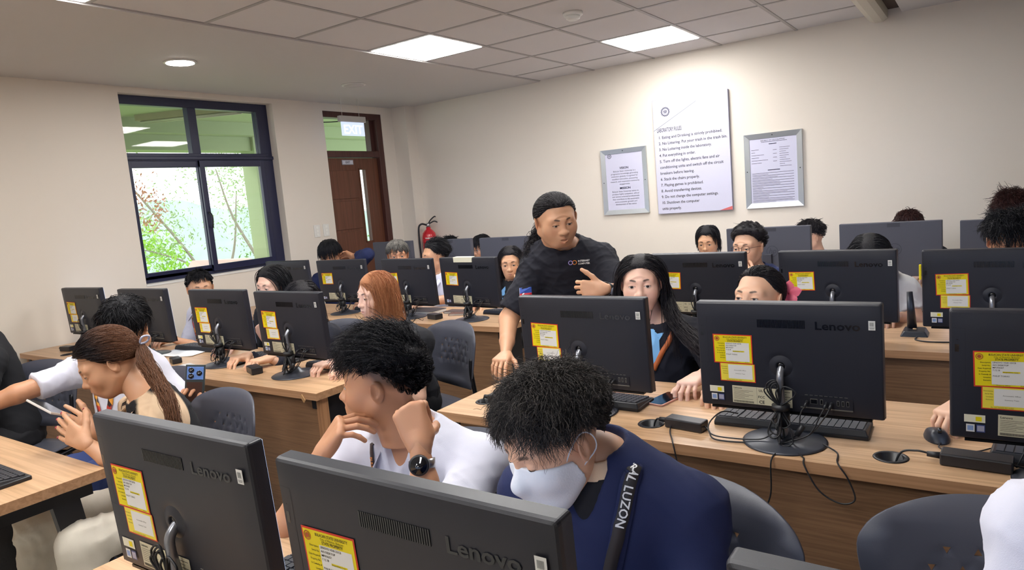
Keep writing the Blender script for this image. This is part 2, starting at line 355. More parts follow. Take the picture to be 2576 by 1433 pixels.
def leaves(mb, centers, radii, n, size, mi=0, flat=1.0):
    for _ in range(n):
        i = RNG.integers(len(centers)); d = RNG.normal(size=3); d /= np.linalg.norm(d); rr = radii[i]*RNG.uniform(0.55, 1.05)
        p = np.array(centers[i])+d*rr*np.array([1, 1, flat])
        a = RNG.normal(size=3); a /= np.linalg.norm(a); b = np.cross(a, RNG.normal(size=3)); b /= np.linalg.norm(b); s_ = size*RNG.uniform(0.6, 1.3)
        mb.add([p-a*s_, p-b*s_*0.35, p+a*s_, p+b*s_*0.35], [(0, 1, 2, 3)], mi)
def tree(x, y, zb, blobs, n, size, lm, trunk, label, group=None):
    t = tag(empty('tree', (x, y, zb)), label, 'tree', group)
    m = MB()
    for P, r in trunk: m.tube(bez(P, 16), np.linspace(r, r*0.35, len(bez(P, 16))), 7)
    m.build('trunk', [barkm], t)
    m = MB(); leaves(m, [b[:3] for b in blobs], [b[3] for b in blobs], n, size); m.build('foliage', [lm], t)
GZ = -3.2
m = MB(); m.add([(-80, -30, GZ-1), (-8.7, -30, GZ), (-8.7, 60, GZ), (-80, 60, GZ-1)], [(0, 1, 2, 3)]); struct(m.build('ground_outside', [mat('grass_ground', srgb('8FA968'), 0.9, vary=0.3)]))
tree(-12, 5.8, GZ, [(0, -.3, 3.0, 1.3), (0.2, .9, 2.9, 1.1), (-.5, -1.4, 3.2, 1.3), (0.3, 0.1, 4.0, 0.9), (0, -1.0, 4.2, .9), (0, 1.6, 2.6, 1.2)], 15000, 0.05, leafc[0], [([(0, 0, 0), (0.1, 0, 1.5), (0.1, .2, 2.8)], 0.05)], 'bright yellow green bushy tree low behind the left window pane')
tree(-11.5, 8.4, GZ, [(0, 0, 3.0, 1.2), (0, 1.2, 3.3, 1.1), (0, 2.2, 3.0, 1.2), (.2, .6, 4.2, .8), (0, -1.2, 2.6, 1.2)], 14000, 0.045, leafc[1], [([(0, 0, 0), (0, 0.1, 2.0), (0, 0, 3)], 0.05)], 'mid green tree low behind the right window pane')
tree(-11.0, 6.7, GZ, [(0, 0.3, 5.2, 1.0), (0.1, -1.6, 5.9, 0.8), (0, 1.3, 5.6, 0.9), (-.2, -.7, 4.6, .6)], 2600, 0.035, leafc[2], [([(0, 0.9, 0), (0, 0.55, 2.5), (0, -0.1, 4.0), (0, -0.9, 5.2), (0, -1.5, 6)], 0.035), ([(0, 0.2, 3.4), (0, .6, 4.2), (0, .8, 5.2)], 0.03), ([(0, 0, 3.9), (0, -.5, 4.2), (0, -1.3, 4.5)], 0.02)], 'thin leaning sparse tree crossing the left window pane')
tree(-10.6, 7.5, GZ, [(0, 0.3, 5.0, 0.9), (0.1, 1.1, 5.6, 0.8), (0, -.5, 5.9, 0.6)], 2600, 0.035, leafc[2], [([(0, 0.0, 0), (0, 0.05, 3.3), (0, 0.0, 4.4), (0, 0.3, 5.8)], 0.045), ([(0, 0, 4.0), (0, -.4, 4.8), (0, -.6, 5.6)], 0.03), ([(0, 0, 3.9), (0, .5, 4.6), (0, .9, 5.3)], 0.03)], 'thin forked pale tree behind the right window pane')
tree(-10.4, 5.1, GZ, [(0, 0, 5.6, 0.6), (0, .4, 5.0, 0.35)], 700, 0.035, leafc[3], [([(0, -1.6, 3.0), (0, -.8, 4.6), (0, 0, 5.4)], 0.03)], 'rust tinged leafy branch at the upper left of the window')
m = MB(); V = []; F = []
for i in range(41):
    yy = -10+i*1.6; h = 1.4+1.5*math.exp(-((yy-22)/9)**2)+0.3*math.sin(yy*0.9)
    V += [(-40, yy, GZ-1), (-40, yy, h)]
for i in range(40): F.append((2*i, 2*i+2, 2*i+3, 2*i+1))
V2 = [(x-6, y, z) for x, y, z in V]; n = len(V); F += [(2*i+1, 2*i+3, n+2*i+3, n+2*i+1) for i in range(40)]
m.add(V+V2, F, 0, True); struct(m.build('hills_outside', [mat('hazed_far_hill', srgb('A3B5AC'), 0.9, vary=0.25, vscale=0.7)]))  # distance haze is painted into the pale hill colour
# ------------------------------------------------------------------ wall boards
boardm = mat('poster_paper', srgb('CDCDE2'), 0.45); boarde = mat('poster_edge', srgb('8E90A8'), 0.5)
greytxt = mat('poster_text', srgb('34343E'), 0.6); navytxt = mat('poster_navy', srgb('1E1F42'), 0.6)
framem2 = mat('silver_frame', srgb('B9BEC2'), 0.3, 0.7); linem = mat('poster_line', srgb('8E929C'), 0.6); redm = mat('red_corner', srgb('D26A6A'), 0.5)
YW = YB
def gear(m, cx, cz, r, y, mi=0):
    for k in range(18):
        a = 2*PI*k/18; c, s_ = math.cos(a), math.sin(a)
        m.add([(cx+r*1.0*math.cos(a+d), y, cz+r*1.0*math.sin(a+d)) for d in (-.1, .1)]+[(cx+r*1.22*math.cos(a+d), y, cz+r*1.22*math.sin(a+d)) for d in (.08, -.08)], [(0, 1, 2, 3)], mi)
    N = 36
    for rr0, rr1 in ((0.86, 1.0), (0.60, 0.66)):
        V = []; F = []
        for k in range(N): a = 2*PI*k/N; V += [(cx+r*rr0*math.cos(a), y, cz+r*rr0*math.sin(a)), (cx+r*rr1*math.cos(a), y, cz+r*rr1*math.sin(a))]
        for k in range(N): j = (k+1) % N; F.append((2*k, 2*k+1, 2*j+1, 2*j))
        m.add(V, F, mi)
    m.rect(cx-r*.35, cx+r*.35, cz-r*.3, cz-r*.12, y, mi); m.rect(cx-r*.1, cx+r*.12, cz-.0*r, cz+r*.4, y, mi); m.rect(cx-r*.4, cx-r*.2, cz-.05*r, cz+r*.3, y, mi); m.rect(cx+r*.22, cx+r*.42, cz-.05*r, cz+r*.3, y, mi)
t = tag(empty('rules_poster', (-2.083, YW, 1.745)), 'tall white LABORATORY RULES board between the two silver framed notices', 'poster')
m = MB(); m.box(-0.33, 0.33, -0.03, 0, -0.495, 0.495); m.build('board', [boarde], t)
m = MB(); m.add([(-0.328, -0.0305, -0.493), (0.22, -0.0305, -0.493), (0.328, -0.0305, -0.462), (0.328, -0.0305, 0.493), (-0.328, -0.0305, 0.493)], [(0, 1, 2, 3, 4)]); m.build('paper_face', [boardm], t)
m = MB(); m.add([(0.22, -0.0307, -0.493), (0.329, -0.0307, -0.493), (0.329, -0.0307, -0.462)], [(0, 1, 2)]); m.build('red_corner', [redm], t)
m = MB(); m.add([(-0.328, -0.0312, 0.235), (-0.328, -0.0312, 0.229), (0.06, -0.0312, 0.435), (0.06, -0.0312, 0.441)], [(0, 1, 2, 3)]); m.build('diagonal_line', [linem], t)
m = MB(); gear(m, -0.215, 0.385, 0.034, -0.0312); m.build('gear_emblem', [navytxt], t)
m = MB(); Yp = -0.0312
add_text(m, 'LABORATORY RULES:', 0.05, -0.30, 0.215, Yp, 0, width=0.225, bold=0.0006)
rows = [('1. Eating and Drinking is strictly prohibited.', .555), ('2. No Littering. Put your trash in the trash bin.', .60), ('3. No Loitering inside the laboratory.', .465), ('4. Put everything in order.', .325), ('5. Turn off the lights, electric fans and air', .53), ('conditioning units and switch off the circuit', .56), ('breakers before leaving.', .305), ('6. Stack the chairs properly.', .35), ('7. Playing games is prohibited.', .38), ('8. Avoid transferring devices.', .365), ('9. Do not change the computer settings.', .505), ('10. Shutdown the computer', .335), ('units properly.', .175)]
m.build('poster_title', [greytxt], t)
for i, (s_, wd) in enumerate(rows):
    m = MB(); add_text(m, s_, 0.034, -0.29, 0.158-i*0.0515, Yp, 0, width=wd, bold=0.0005); m.build('text_line', [greytxt], t)
def framed(x, z, w_, h_, label, left):
    t = tag(empty('framed_notice', (x, YW, z)), label, 'framed notice')
    m = MB(); fw_ = 0.042; a, b = w_/2, h_/2
    for V in ([(-a, -b), (a, -b), (a-fw_, -b+fw_), (-a+fw_, -b+fw_)], [(a, -b), (a, b), (a-fw_, b-fw_), (a-fw_, -b+fw_)], [(a, b), (-a, b), (-a+fw_, b-fw_), (a-fw_, b-fw_)], [(-a, b), (-a, -b), (-a+fw_, -b+fw_), (-a+fw_, b-fw_)]):
        m.add([(p[0], -0.022, p[1]) if k < 2 else (p[0], -0.014, p[1]) for k, p in enumerate(V)]+[(p[0], 0, p[1]) for p in V], [(0, 1, 2, 3), (0, 4, 5, 1), (2, 6, 7, 3), (1, 5, 6, 2), (3, 7, 4, 0)])
    m.build('frame', [framem2], t)
    m = MB(); m.rect(-a+fw_-0.002, a-fw_+0.002, -b+fw_-0.002, b-fw_+0.002, -0.010); m.build('notice_sheet', [boardm], t)
    for px, pz in ((0, b-0.02), (-a+0.02, 0), (a-0.02, 0)):
        m = MB(); m.lathe([(0.004, 0), (0.004, 0.003)], 10, 0, Matrix.Translation((px, -0.0205, pz)) @ Matrix.Rotation(PI/2, 4, 'X')); m.build('screw', [blackm], t)
    m = MB(); Y_ = -0.0108
    if left:
        gear(m, -a+0.085, b-fw_-0.018, 0.018, Y_)
        add_text(m, 'VISION', 0.028, 0, 0.115, Y_, 0, 'CENTER', 0.0008)
        for i, s_ in enumerate(['Bulacan State University is a', 'progressive knowledge generating', 'institution globally recognized for', 'excellent instruction, pioneering', 'research, and responsive community', 'engagements.']): add_text(m, s_, 0.0195, 0, 0.09-i*0.0235, Y_, 0, 'CENTER')
        add_text(m, 'MISSION', 0.028, 0, -0.068, Y_, 0, 'CENTER', 0.0008)
        for i, s_ in enumerate(['Bulacan State University exists to', 'produce highly competent, ethical', 'and service-oriented professionals', 'that contribute to the sustainable', 'socio-economic growth and', 'development of the nation']): add_text(m, s_, 0.0195, 0, -0.095-i*0.0235, Y_, 0, 'CENTER')
    else:
        def ln(x0, x1, z_, th=0.0028): m.rect(x0, x1, z_, z_+th, Y_)
        r = random.Random(3)
        add_text(m, 'REPUBLIC OF THE PHILIPPINES', 0.014, 0, b-fw_-0.022, Y_, 0, 'CENTER')
        ln(-0.09, 0.11, b-fw_-0.03); ln(-0.03, 0.03, b-fw_-0.05, 0.006)
        for i, (l0, l1) in enumerate([(-.17, -.11), (-.17, -.14), (-.17, -.07), (-.17, -.11), (-.17, -.04), (-.17, -.09)]): ln(l0, l1, 0.17-0.0215*i)
        for i, l1 in enumerate([.13, .12, .10, .12, .12, .10, .13, .14, .09, .14]): ln(0.05, l1, 0.175-0.0165*i, 0.0025)
        for i in range(4): ln(0.0, 0.03, 0.16-0.03*i)
        ln(-0.045, 0.05, 0.0, 0.006)
        zz = -0.02
        for k in range(12):
            ln(-0.17, 0.155, zz); zz -= 0.011
            ln(-0.17, r.uniform(-.1, .14), zz, 0.0022); zz -= 0.0095
    m.build('printed_text', [navytxt], t)
framed(-2.729, 1.567, 0.45, 0.595, 'silver framed VISION and MISSION notice left of the rules board', True)
framed(-1.418, 1.549, 0.45, 0.60, 'silver framed notice of small print right of the rules board', False)

# fire extinguisher
redp = mat('extinguisher_red', srgb('C8202E'), 0.25, coat=0.5)
t = tag(empty('fire_extinguisher', (-5.06, YB-0.115, 0.84)), 'red fire extinguisher with black hose hanging by the corner pier', 'fire extinguisher'); t.rotation_euler = (0, 0, .72)
m = MB(); m.lathe([(0.0, 0), (0.07, 0), (0.078, 0.02), (0.078, 0.32), (0.07, 0.36), (0.045, 0.39), (0.026, 0.405), (0.026, 0.425), (0.0, 0.425)], 32); m.build('cylinder', [redp], t)
m = MB(); m.lathe([(0.02, 0.42), (0.022, 0.455), (0.014, 0.47), (0.0, 0.47)], 16); m.build('valve', [steel], t)
m = MB(); m.tube(bez([(0, 0, 0.455), (0.03, -0.01, 0.47), (0.07, -0.02, 0.485), (0.105, -0.02, 0.47)], 12), 0.007, 8); m.tube(bez([(-0.0, 0, 0.455), (0.03, -0.01, 0.50), (0.075, -0.02, 0.535), (0.09, -0.02, 0.53)], 12), 0.007, 8); m.build('handle', [blackm], t)
m = MB(); m.tube(bez([(-0.015, 0, 0.45), (-0.07, -0.02, 0.465), (-0.105, -0.02, 0.42), (-0.11, -0.02, 0.25), (-0.105, -0.01, 0.05)], 24), 0.010, 8); m.build('hose', [blackm], t)
m = MB(); m.lathe([(0.0785, 0.24), (0.0785, 0.30)], 32); m.build('label_band', [redp], t)
m = MB()
for s_ in (-0.03,): add_text(m, 'YAMATO', 0.022, 0.0, 0.30, -0.0795, 0, 'CENTER', 0.0006)
m.build('white_lettering', [whitem], t)
m = MB(); m.box(-0.03, 0.03, 0.05, 0.115, 0.2, 0.3, 0, Matrix.Rotation(-.72, 4, 'Z')); m.build('wall_bracket', [blackm], t)

# ------------------------------------------------------------------ desks
DT = 0.75
def desk(x0, x1, y0, label, grom=(), depth=0.6, legs_open=(), panel=True):
    t = tag(empty('computer_desk', (x0, y0, 0)), label, 'desk', None)
    L = x1-x0
    th = 0.032
    # top with grommet holes
    pts = [(0, 0), (L, 0), (L, depth), (0, depth)]
    vs = [Vector(p) for p in pts]; ed = [(0, 1), (1, 2), (2, 3), (3, 0)]; circ = []
    for gx_, gy_ in grom:
        n0 = len(vs)
        for k in range(20): a = 2*PI*k/20; vs.append(Vector((gx_-x0+0.032*math.cos(a), gy_-y0+0.032*math.sin(a))))
        ed += [(n0+k, n0+(k+1) % 20) for k in range(20)]; circ.append((gx_-x0, gy_-y0))
    r = geometry.delaunay_2d_cdt(vs, ed, [], 0, 1e-6); V2, F2 = r[0], r[2]
    F2 = [f for f in F2 if all(math.hypot(sum(V2[i][0] for i in f)/len(f)-c[0], sum(V2[i][1] for i in f)/len(f)-c[1]) > 0.031 for c in circ)]
    bm = bmesh.new(); bv = [bm.verts.new((v[0], v[1], DT)) for v in V2]
    for f in F2:
        try: bm.faces.new([bv[i] for i in f])
        except Exception: pass
    bmesh.ops.recalc_face_normals(bm, faces=bm.faces)
    for f in bm.faces:
        if f.normal.z < 0: f.normal_flip()
    ex = bmesh.ops.extrude_face_region(bm, geom=list(bm.faces))
    for v in [g for g in ex['geom'] if isinstance(g, bmesh.types.BMVert)]: v.co.z -= th
    bmesh.ops.recalc_face_normals(bm, faces=bm.faces)
    me = bpy.data.meshes.new('desk_top'); bm.to_mesh(me); bm.free(); me.materials.append(deskm); me.materials.append(deskem)
    for p in me.polygons:
        if abs(p.normal.z) < 0.5: p.material_index = 1
    new_mesh_obj('desk_top', me, t)
    for c in circ:
        m = MB(); N = 24; prof = [(0.001, -0.030), (0.0308, -0.030), (0.0308, 0.0015), (0.041, 0.0025), (0.043, 0.0004), (0.033, 0.0002)]  # profile starts with a black bottom disc, added to make the hole dark
        V = []; F = []
        for r_, z_ in prof:
            for k in range(N): a = 2*PI*k/N; V.append((c[0]+r_*math.cos(a), c[1]+r_*math.sin(a), DT+z_))
        for i in range(len(prof)-1):
            for k in range(N): F.append((i*N+k, i*N+(k+1) % N, (i+1)*N+(k+1) % N, (i+1)*N+k))
        m.add(V, F, 0, True); m.build('cable_grommet', [blackm], t)
    if panel:
        m = MB(); m.box(0.035, L-0.035, 0.035, 0.053, 0.06, DT-th); m.build('modesty_panel', [deskpm], t)
        m = MB(); m.box(0.05, L-0.05, 0.08, 0.24, DT-th-0.30, DT-th-0.02); m.build('under_desk_dark_box', [blackm], t)  # black box standing in for the dark space under the desk top
    for s_, xx in ((0, 0.02), (1, L-0.045)):
        if panel:
            m = MB(); m.box(xx, xx+0.025, 0.030, 0.075, 0.0, DT-th); m.build('end_panel', [MATS['desk_end_wood'] if 'desk_end_wood' in MATS else wood('desk_end_wood', srgb('B58660'), srgb('A07350'), 2, 0.5)], t)
        # A shaped steel leg
        m = MB(); xa = xx+(0.028 if s_ == 0 else -0.028)
        xb = xa+0.03
        z1 = DT-th
        m.box(xa, xb, 0.03, depth-0.03, z1-0.05, z1)
        m.add([(xa, depth-0.07, z1-0.05), (xb, depth-0.07, z1-0.05), (xb, depth-0.15, z1-0.05), (xa, depth-0.15, z1-0.05), (xa, depth-0.0, 0), (xb, depth-0.0, 0), (xb, depth-0.06, 0), (xa, depth-0.06, 0)], [(0, 1, 5, 4), (1, 2, 6, 5), (2, 3, 7, 6), (3, 0, 4, 7), (4, 5, 6, 7), (0, 3, 2, 1)])
        m.add([(xa, 0.15, z1-0.05), (xb, 0.15, z1-0.05), (xb, 0.07, z1-0.05), (xa, 0.07, z1-0.05), (xa, 0.06, 0), (xb, 0.06, 0), (xb, 0.0, 0), (xa, 0.0, 0)], [(0, 1, 5, 4), (1, 2, 6, 5), (2, 3, 7, 6), (3, 0, 4, 7), (4, 5, 6, 7), (0, 3, 2, 1)])
        m.build('leg_frame', [blackm], t)
    return t
LX0, LX1, RX0 = -5.36, -2.352, -1.672
desk(-4.6, LX1+0.0, 0.41, 'wooden desk with black steel legs at the lower left corner of the photo', depth=0.585, panel=False)
desk(RX0, 1.35, 0.40, 'wooden desk in the front row under the two nearest monitors', depth=0.585)
desk(LX0, LX1, 1.857, 'long wooden desk by the window with brown front panel and four monitors', grom=((-4.87, 1.95),))
desk(RX0, 1.35, 1.850, 'long wooden desk on the right with two black cable holes and three large monitors', grom=((-1.56, 2.01), (-0.885, 1.985), (-0.205, 1.955)))
desk(LX0, LX1, 3.268, 'wooden desk in the third row left of the standing person')
desk(RX0, 1.35, 3.155, 'wooden desk in the third row right of the standing person')
desk(-4.62, LX1, 4.62, 'back row desk in front of the door and extinguisher')
desk(RX0, 1.35, 4.62, 'back row desk along the poster wall')
m = MB(); c_ = Matrix.Translation((-2.438, 1.855, 0.722)) @ Matrix.Rotation(0.9, 4, 'Y') @ Matrix.Rotation(0.25, 4, 'X')
m.box(-0.016, 0.016, -0.003, 0.0, -0.012, 0.012, 0, c_); tag(m.build('tape_scrap', [mat('peeling_tape', srgb('C79A68'), 0.5)]), 'peeling edge strip hanging at the corner of the window side desk', 'tape')

# ------------------------------------------------------------------ chairs
chairm = mat('chair_plastic', srgb('4A4C58'), 0.42, bump=0.15, bscale=900); chairleg = mat('chair_leg', srgb('1B1B20'), 0.35, 0.6)
def chair_back_mesh():
    W, H = 0.25, 0.33    # half width, height
    out = []
    prof = [(-W*0.80, 0.0), (W*0.80, 0.0), (W*0.9, 0.10), (W, 0.215), (W*0.96, 0.262), (W*0.80, 0.296), (W*0.45, 0.323), (0, H), (-W*0.45, 0.323), (-W*0.80, 0.296), (-W*0.96, 0.262), (-W, 0.215), (-W*0.9, 0.10)]
    q_ = [Vector((a, b, 0)) for a, b in prof]; n_ = len(q_); sm_ = []
    for i in range(n_):
        a, b, c, d = q_[i-1], q_[i], q_[(i+1) % n_], q_[(i+2) % n_]
        for k in range(1 if i == 0 else 4):
            t = k/4; v = 0.5*((2*b)+(-a+c)*t+(2*a-5*b+4*c-d)*t*t+(-a+3*b-3*c+d)*t**3) if i not in (0, 1, n_-1) else b.lerp(c, t); sm_.append((v.x, v.y))
    prof = sm_
    vs = [Vector(p) for p in prof]; ed = [(i, (i+1) % len(prof)) for i in range(len(prof))]
    tris = []
    for r_ in range(4):
        zz = 0.225-0.035*r_
        for c in range(-3, 4):
            x = c*0.05+(0.025 if r_ % 2 else 0); d = 1 if (c+r_) % 2 else -1
            if abs(x) > 0.145: continue
            tri = [(x-0.0075, zz-0.006*d), (x+0.0075, zz-0.006*d), (x, zz+0.008*d)]; tris.append((x, zz)); n0 = len(vs)
            vs += [Vector(p) for p in tri]; ed += [(n0, n0+1), (n0+1, n0+2), (n0+2, n0)]
    for i in range(-8, 9):
        for j in range(1, 11):
            x, z_ = i*0.027, j*0.03
            if abs(x) < W*0.78 and z_ < 0.30 and all(math.hypot(x-t_[0], z_-t_[1]) > 0.014 for t_ in tris): vs.append(Vector((x, z_)))
    r = geometry.delaunay_2d_cdt(vs, ed, [], 0, 1e-6); V2, F2 = r[0], r[2]
    F3 = []
    def inside(c):
        n = len(prof); w_ = False
        for i in range(n):
            a, b = prof[i], prof[(i+1) % n]
            if (a[1] > c[1]) != (b[1] > c[1]) and c[0] < (b[0]-a[0])*(c[1]-a[1])/(b[1]-a[1])+a[0]: w_ = not w_
        return w_
    for f in F2:
        c = (sum(V2[i][0] for i in f)/len(f), sum(V2[i][1] for i in f)/len(f))
        if inside(c) and all(math.hypot(c[0]-t_[0], c[1]-t_[1]) > 0.0035 for t_ in tris): F3.append(tuple(f))
    def bend(p):
        x, z_ = p; y = -0.9*x*x*1.1+0.055*(z_/H)+0.02*math.sin(PI*z_/H)*0
        y = y+0.012*max(0, (z_-0.29)/0.04)
        return (x, y, z_)
    me = bpy.data.meshes.new('backrest'); me.from_pydata([bend(p) for p in V2], [], F3); me.materials.append(chairm)
    me.polygons.foreach_set('use_smooth', [True]*len(me.polygons)); me.update(); return me
_cb = None; _cs = None; _cl = []
def chair(x, y, rz, label, scale=1.0):
    """facing -y when rz = 0; the backrest stands at +y"""
    global _cb, _cs
    t = tag(empty('plastic_chair', (x, y, 0), rz), label, 'chair')
    if _cb is None:
        _cb = chair_back_mesh()
        V = []; F = []; n = 12
        for i in range(n+1):
            for j in range(n+1):
                u = i/n*2-1; v = j/n*2-1; sx = 0.23*u*math.sqrt(1-0.5*v*v*0.35); sy = 0.22*v*math.sqrt(1-0.5*u*u*0.35)
                V.append((sx, sy, 0.44-0.02*(1-u*u)*(1-v*v)-0.02*max(0, -v)**4))
        for i in range(n):
            for j in range(n): F.append((i*(n+1)+j, (i+1)*(n+1)+j, (i+1)*(n+1)+j+1, i*(n+1)+j+1))
        _cs = bpy.data.meshes.new('seat'); _cs.from_pydata(V, [], F); _cs.materials.append(chairm); _cs.polygons.foreach_set('use_smooth', [True]*len(F))
        for sx in (-1, 1):
            m = MB(); m.tube(bez([(sx*0.2, -0.16, 0.43), (sx*0.215, -0.20, 0.2), (sx*0.225, -0.22, 0.0)], 8), 0.012, 8); _cl.append(('leg', m.mesh('leg', [chairleg])))
            m = MB(); m.tube(bez([(sx*0.2, 0.12, 0.43), (sx*0.215, 0.19, 0.2), (sx*0.225, 0.23, 0.0)], 8), 0.012, 8); _cl.append(('leg', m.mesh('leg', [chairleg])))
            m = MB(); m.tube(bez([(sx*0.2, -0.18, 0.43), (sx*0.205, 0.1, 0.425), (sx*0.21, 0.19, 0.46), (sx*0.205, 0.185, 0.62), (sx*0.2, 0.195, 0.70)], 20), 0.012, 8); _cl.append(('back_frame', m.mesh('back_frame', [chairleg])))
        m = MB(); m.tube([(-0.2, -0.16, 0.425), (0.2, -0.16, 0.425)], 0.01, 8); m.tube([(-0.2, 0.12, 0.425), (0.2, 0.12, 0.425)], 0.01, 8); _cl.append(('stretcher', m.mesh('stretcher', [chairleg])))
    b = new_mesh_obj('backrest', _cb, t, (0, 0.215, 0.54)); md = b.modifiers.new('s', 'SOLIDIFY'); md.thickness = 0.006; md.offset = 0
    s_ = new_mesh_obj('seat', _cs, t, (0, -0.02, 0.02)); md = s_.modifiers.new('s', 'SOLIDIFY'); md.thickness = 0.008; md.offset = 0
    for nm, me in _cl: new_mesh_obj(nm, me, t)
    return t
# ------------------------------------------------------------------ all-in-one computers
def node_rgb_noise_plastic(name, col, rough): return mat(name, srgb(col), rough, bump=0.12, bscale=1500)
shellm = node_rgb_noise_plastic('computer_shell', '23252F', 0.40); shell2 = mat('computer_shell_dark', srgb('1B1C26'), 0.5)
rimm = mat('computer_rim', srgb('5B5E68'), 0.35); logom = mat('logo_gloss', srgb('0E0F16'), 0.18, spec=0.8)
screenm = mat('screen_on', srgb('0B0D14'), 0.1, emit=(0.55, 0.7, 1.0), es=0.6); bezelm = mat('bezel', srgb('0B0B0E'), 0.3)
redb = mat('sticker_red', srgb('D8392B'), 0.5); yel = mat('sticker_yellow', srgb('F0DC00'), 0.5); yel2 = mat('sticker_yellow_pale', srgb('F3E04A'), 0.5); wht = mat('sticker_white', srgb('E9E8E6'), 0.5)
ink = mat('sticker_ink', srgb('3A3418'), 0.6); inkr = mat('sticker_emblem', srgb('B4552E'), 0.6)
labm = mat('spec_label', srgb('CFC9AE'), 0.5); bluel = mat('blue_badge', srgb('8CA6D6'), 0.4); greyl = mat('grey_badge', srgb('A9A9BE'), 0.4); tagm = mat('white_tag', srgb('E2E2E0'), 0.5)
neckm = mat('stand_metal', srgb('9A9DA6'), 0.28, 0.7); basem = mat('stand_base', srgb('3C3F49'), 0.35, 0.2); cablem = mat('cable_black', srgb('1E1F24'), 0.45); portm = mat('port_metal', srgb('8F8D86'), 0.35, 0.6)
PW, PH, PT = 0.245, 0.316, 0.031
def rrect(hw, z0, z1, r, n=4):
    out = []
    for cx_, cz_, a0 in ((hw-r, z1-r, 0), (-hw+r, z1-r, PI/2), (-hw+r, z0+r, PI), (hw-r, z0+r, 1.5*PI)):
        for k in range(n+1): a = a0+PI/2*k/n; out.append((cx_+r*math.cos(a), cz_+r*math.sin(a)))
    return out
def dome_y(x, z_, pt=PT, bulge=0.004):
    u = min(1, (PW-.005-abs(x))/0.055); v = min(1, (-z_-.005)/0.045, (z_+PH-.005)/0.055)
    u = max(0, u); v = max(0, v); s_ = (u*(2-u))*(v*(2-v))
    y = -pt-bulge*s_
    d = math.hypot(x+0.0107, z_+0.181)
    if d < 0.042: y -= -0.010*(0.5+0.5*math.cos(PI*min(1, d/0.042)))*1.0
    return y
def shell_mesh():
    m = MB(); rings = [(0.0, 0.0), (0.0, -0.022), (0.0015, -0.027), (0.005, -0.0295)]
    V = []; F = []; n = None
    for ins, y in rings:
        L = rrect(PW-ins, -PH+ins, -ins, 0.006); n = len(L); V += [(x, y, z_) for x, z_ in L]
    for i in range(len(rings)-1):
        for k in range(n): F.append((i*n+k, (i+1)*n+k, (i+1)*n+(k+1) % n, i*n+(k+1) % n))
    m.add(V, F, 0, False)
    # domed back as a grid
    nx, nz = 56, 38; V = []; F = []
    for j in range(nz+1):
        for i in range(nx+1):
            x = -(PW-0.005)+(2*(PW-0.005))*i/nx; z_ = -0.005-(PH-0.01)*j/nz; V.append((x, dome_y(x, z_, 0.0295), z_))
    for j in range(nz):
        for i in range(nx): a = j*(nx+1)+i; F.append((a, a+nx+1, a+nx+2, a+1))
    m.add(V, F, 0, True)
    L = rrect(PW, -PH, 0, 0.006); m.add([(x, 0, z_) for x, z_ in L], [tuple(range(len(L)))], 0)
    return m.mesh('back_shell', [shellm])
PARTS = {}
YS = -0.0342  # sticker plane just proud of the domed back
def sticker_big():
    m = MB()
    def q(x0, x1, z0, z1, y, mi): m.rect(x0, x1, z0, z1, y, mi)
    w_, h_ = 0.056, 0.0435
    q(-w_, w_, -h_, h_, 0, 0); q(-w_+.003, w_-.003, -h_+.003, h_-.003, -0.0003, 1); q(-0.021, w_-.009, -h_+.007, h_-0.024, -0.0006, 2)
    y = -0.0009
    add_text(m, 'BULACAN STATE UNIVERSITY', 0.0065, 0.008, h_-0.0105, y, 3, 'CENTER', 0.00008, width=0.068)
    add_text(m, 'City of Malolos, Bulacan', 0.005, 0.008, h_-0.0155, y, 3, 'CENTER')
    add_text(m, 'STATE PROPERTY', 0.0065, 0.008, h_-0.0215, y, 3, 'CENTER', 0.00012, width=0.044)
    for i, s_ in enumerate(['Description', 'Serial No.', 'Date Acquired', 'Property No.', 'In Custody of', 'Location', 'Remarks']): add_text(m, s_, 0.0042, -0.0225, h_-0.0285-i*0.0072, y, 3, 'RIGHT', 0.00005)
    for i, s_ in enumerate(['LENOVO V530 22ICB', 'AIO DESKTOP', 'MP1PA5E7', '7.12.18', '']): add_text(m, s_, 0.0048, -0.019, h_-0.0285-i*0.0062, y, 3, 'LEFT', 0.00005)
    q(0.000, 0.033, -0.008, -0.0045, y, 1); add_text(m, 'Acquisition Cost', 0.0042, 0.001, -0.0075, y-.0003, 3); add_text(m, 'PHILIP TOBIAS', 0.005, -0.019, -0.0175, y, 3)
    add_text(m, 'Property Officer', 0.004, -0.012, -h_+0.0042, y, 3); add_text(m, 'Auditor', 0.004, 0.033, -h_+0.0042, y, 3)
    N = 20
    for r0, r1, mi in ((0.0058, 0.0075, 4), (0.0, 0.0042, 4)):
        V = []; F = []
        for k in range(N): a = 2*PI*k/N; V += [(-0.044+r0*math.cos(a), y, h_-0.013+r0*math.sin(a)), (-0.044+r1*math.cos(a), y, h_-0.013+r1*math.sin(a))]
        for k in range(N): j = (k+1) % N; F.append((2*k, 2*k+1, 2*j+1, 2*j))
        m.add(V, F, mi)
    return m.mesh('property_sticker', [redb, yel, wht, ink, inkr])
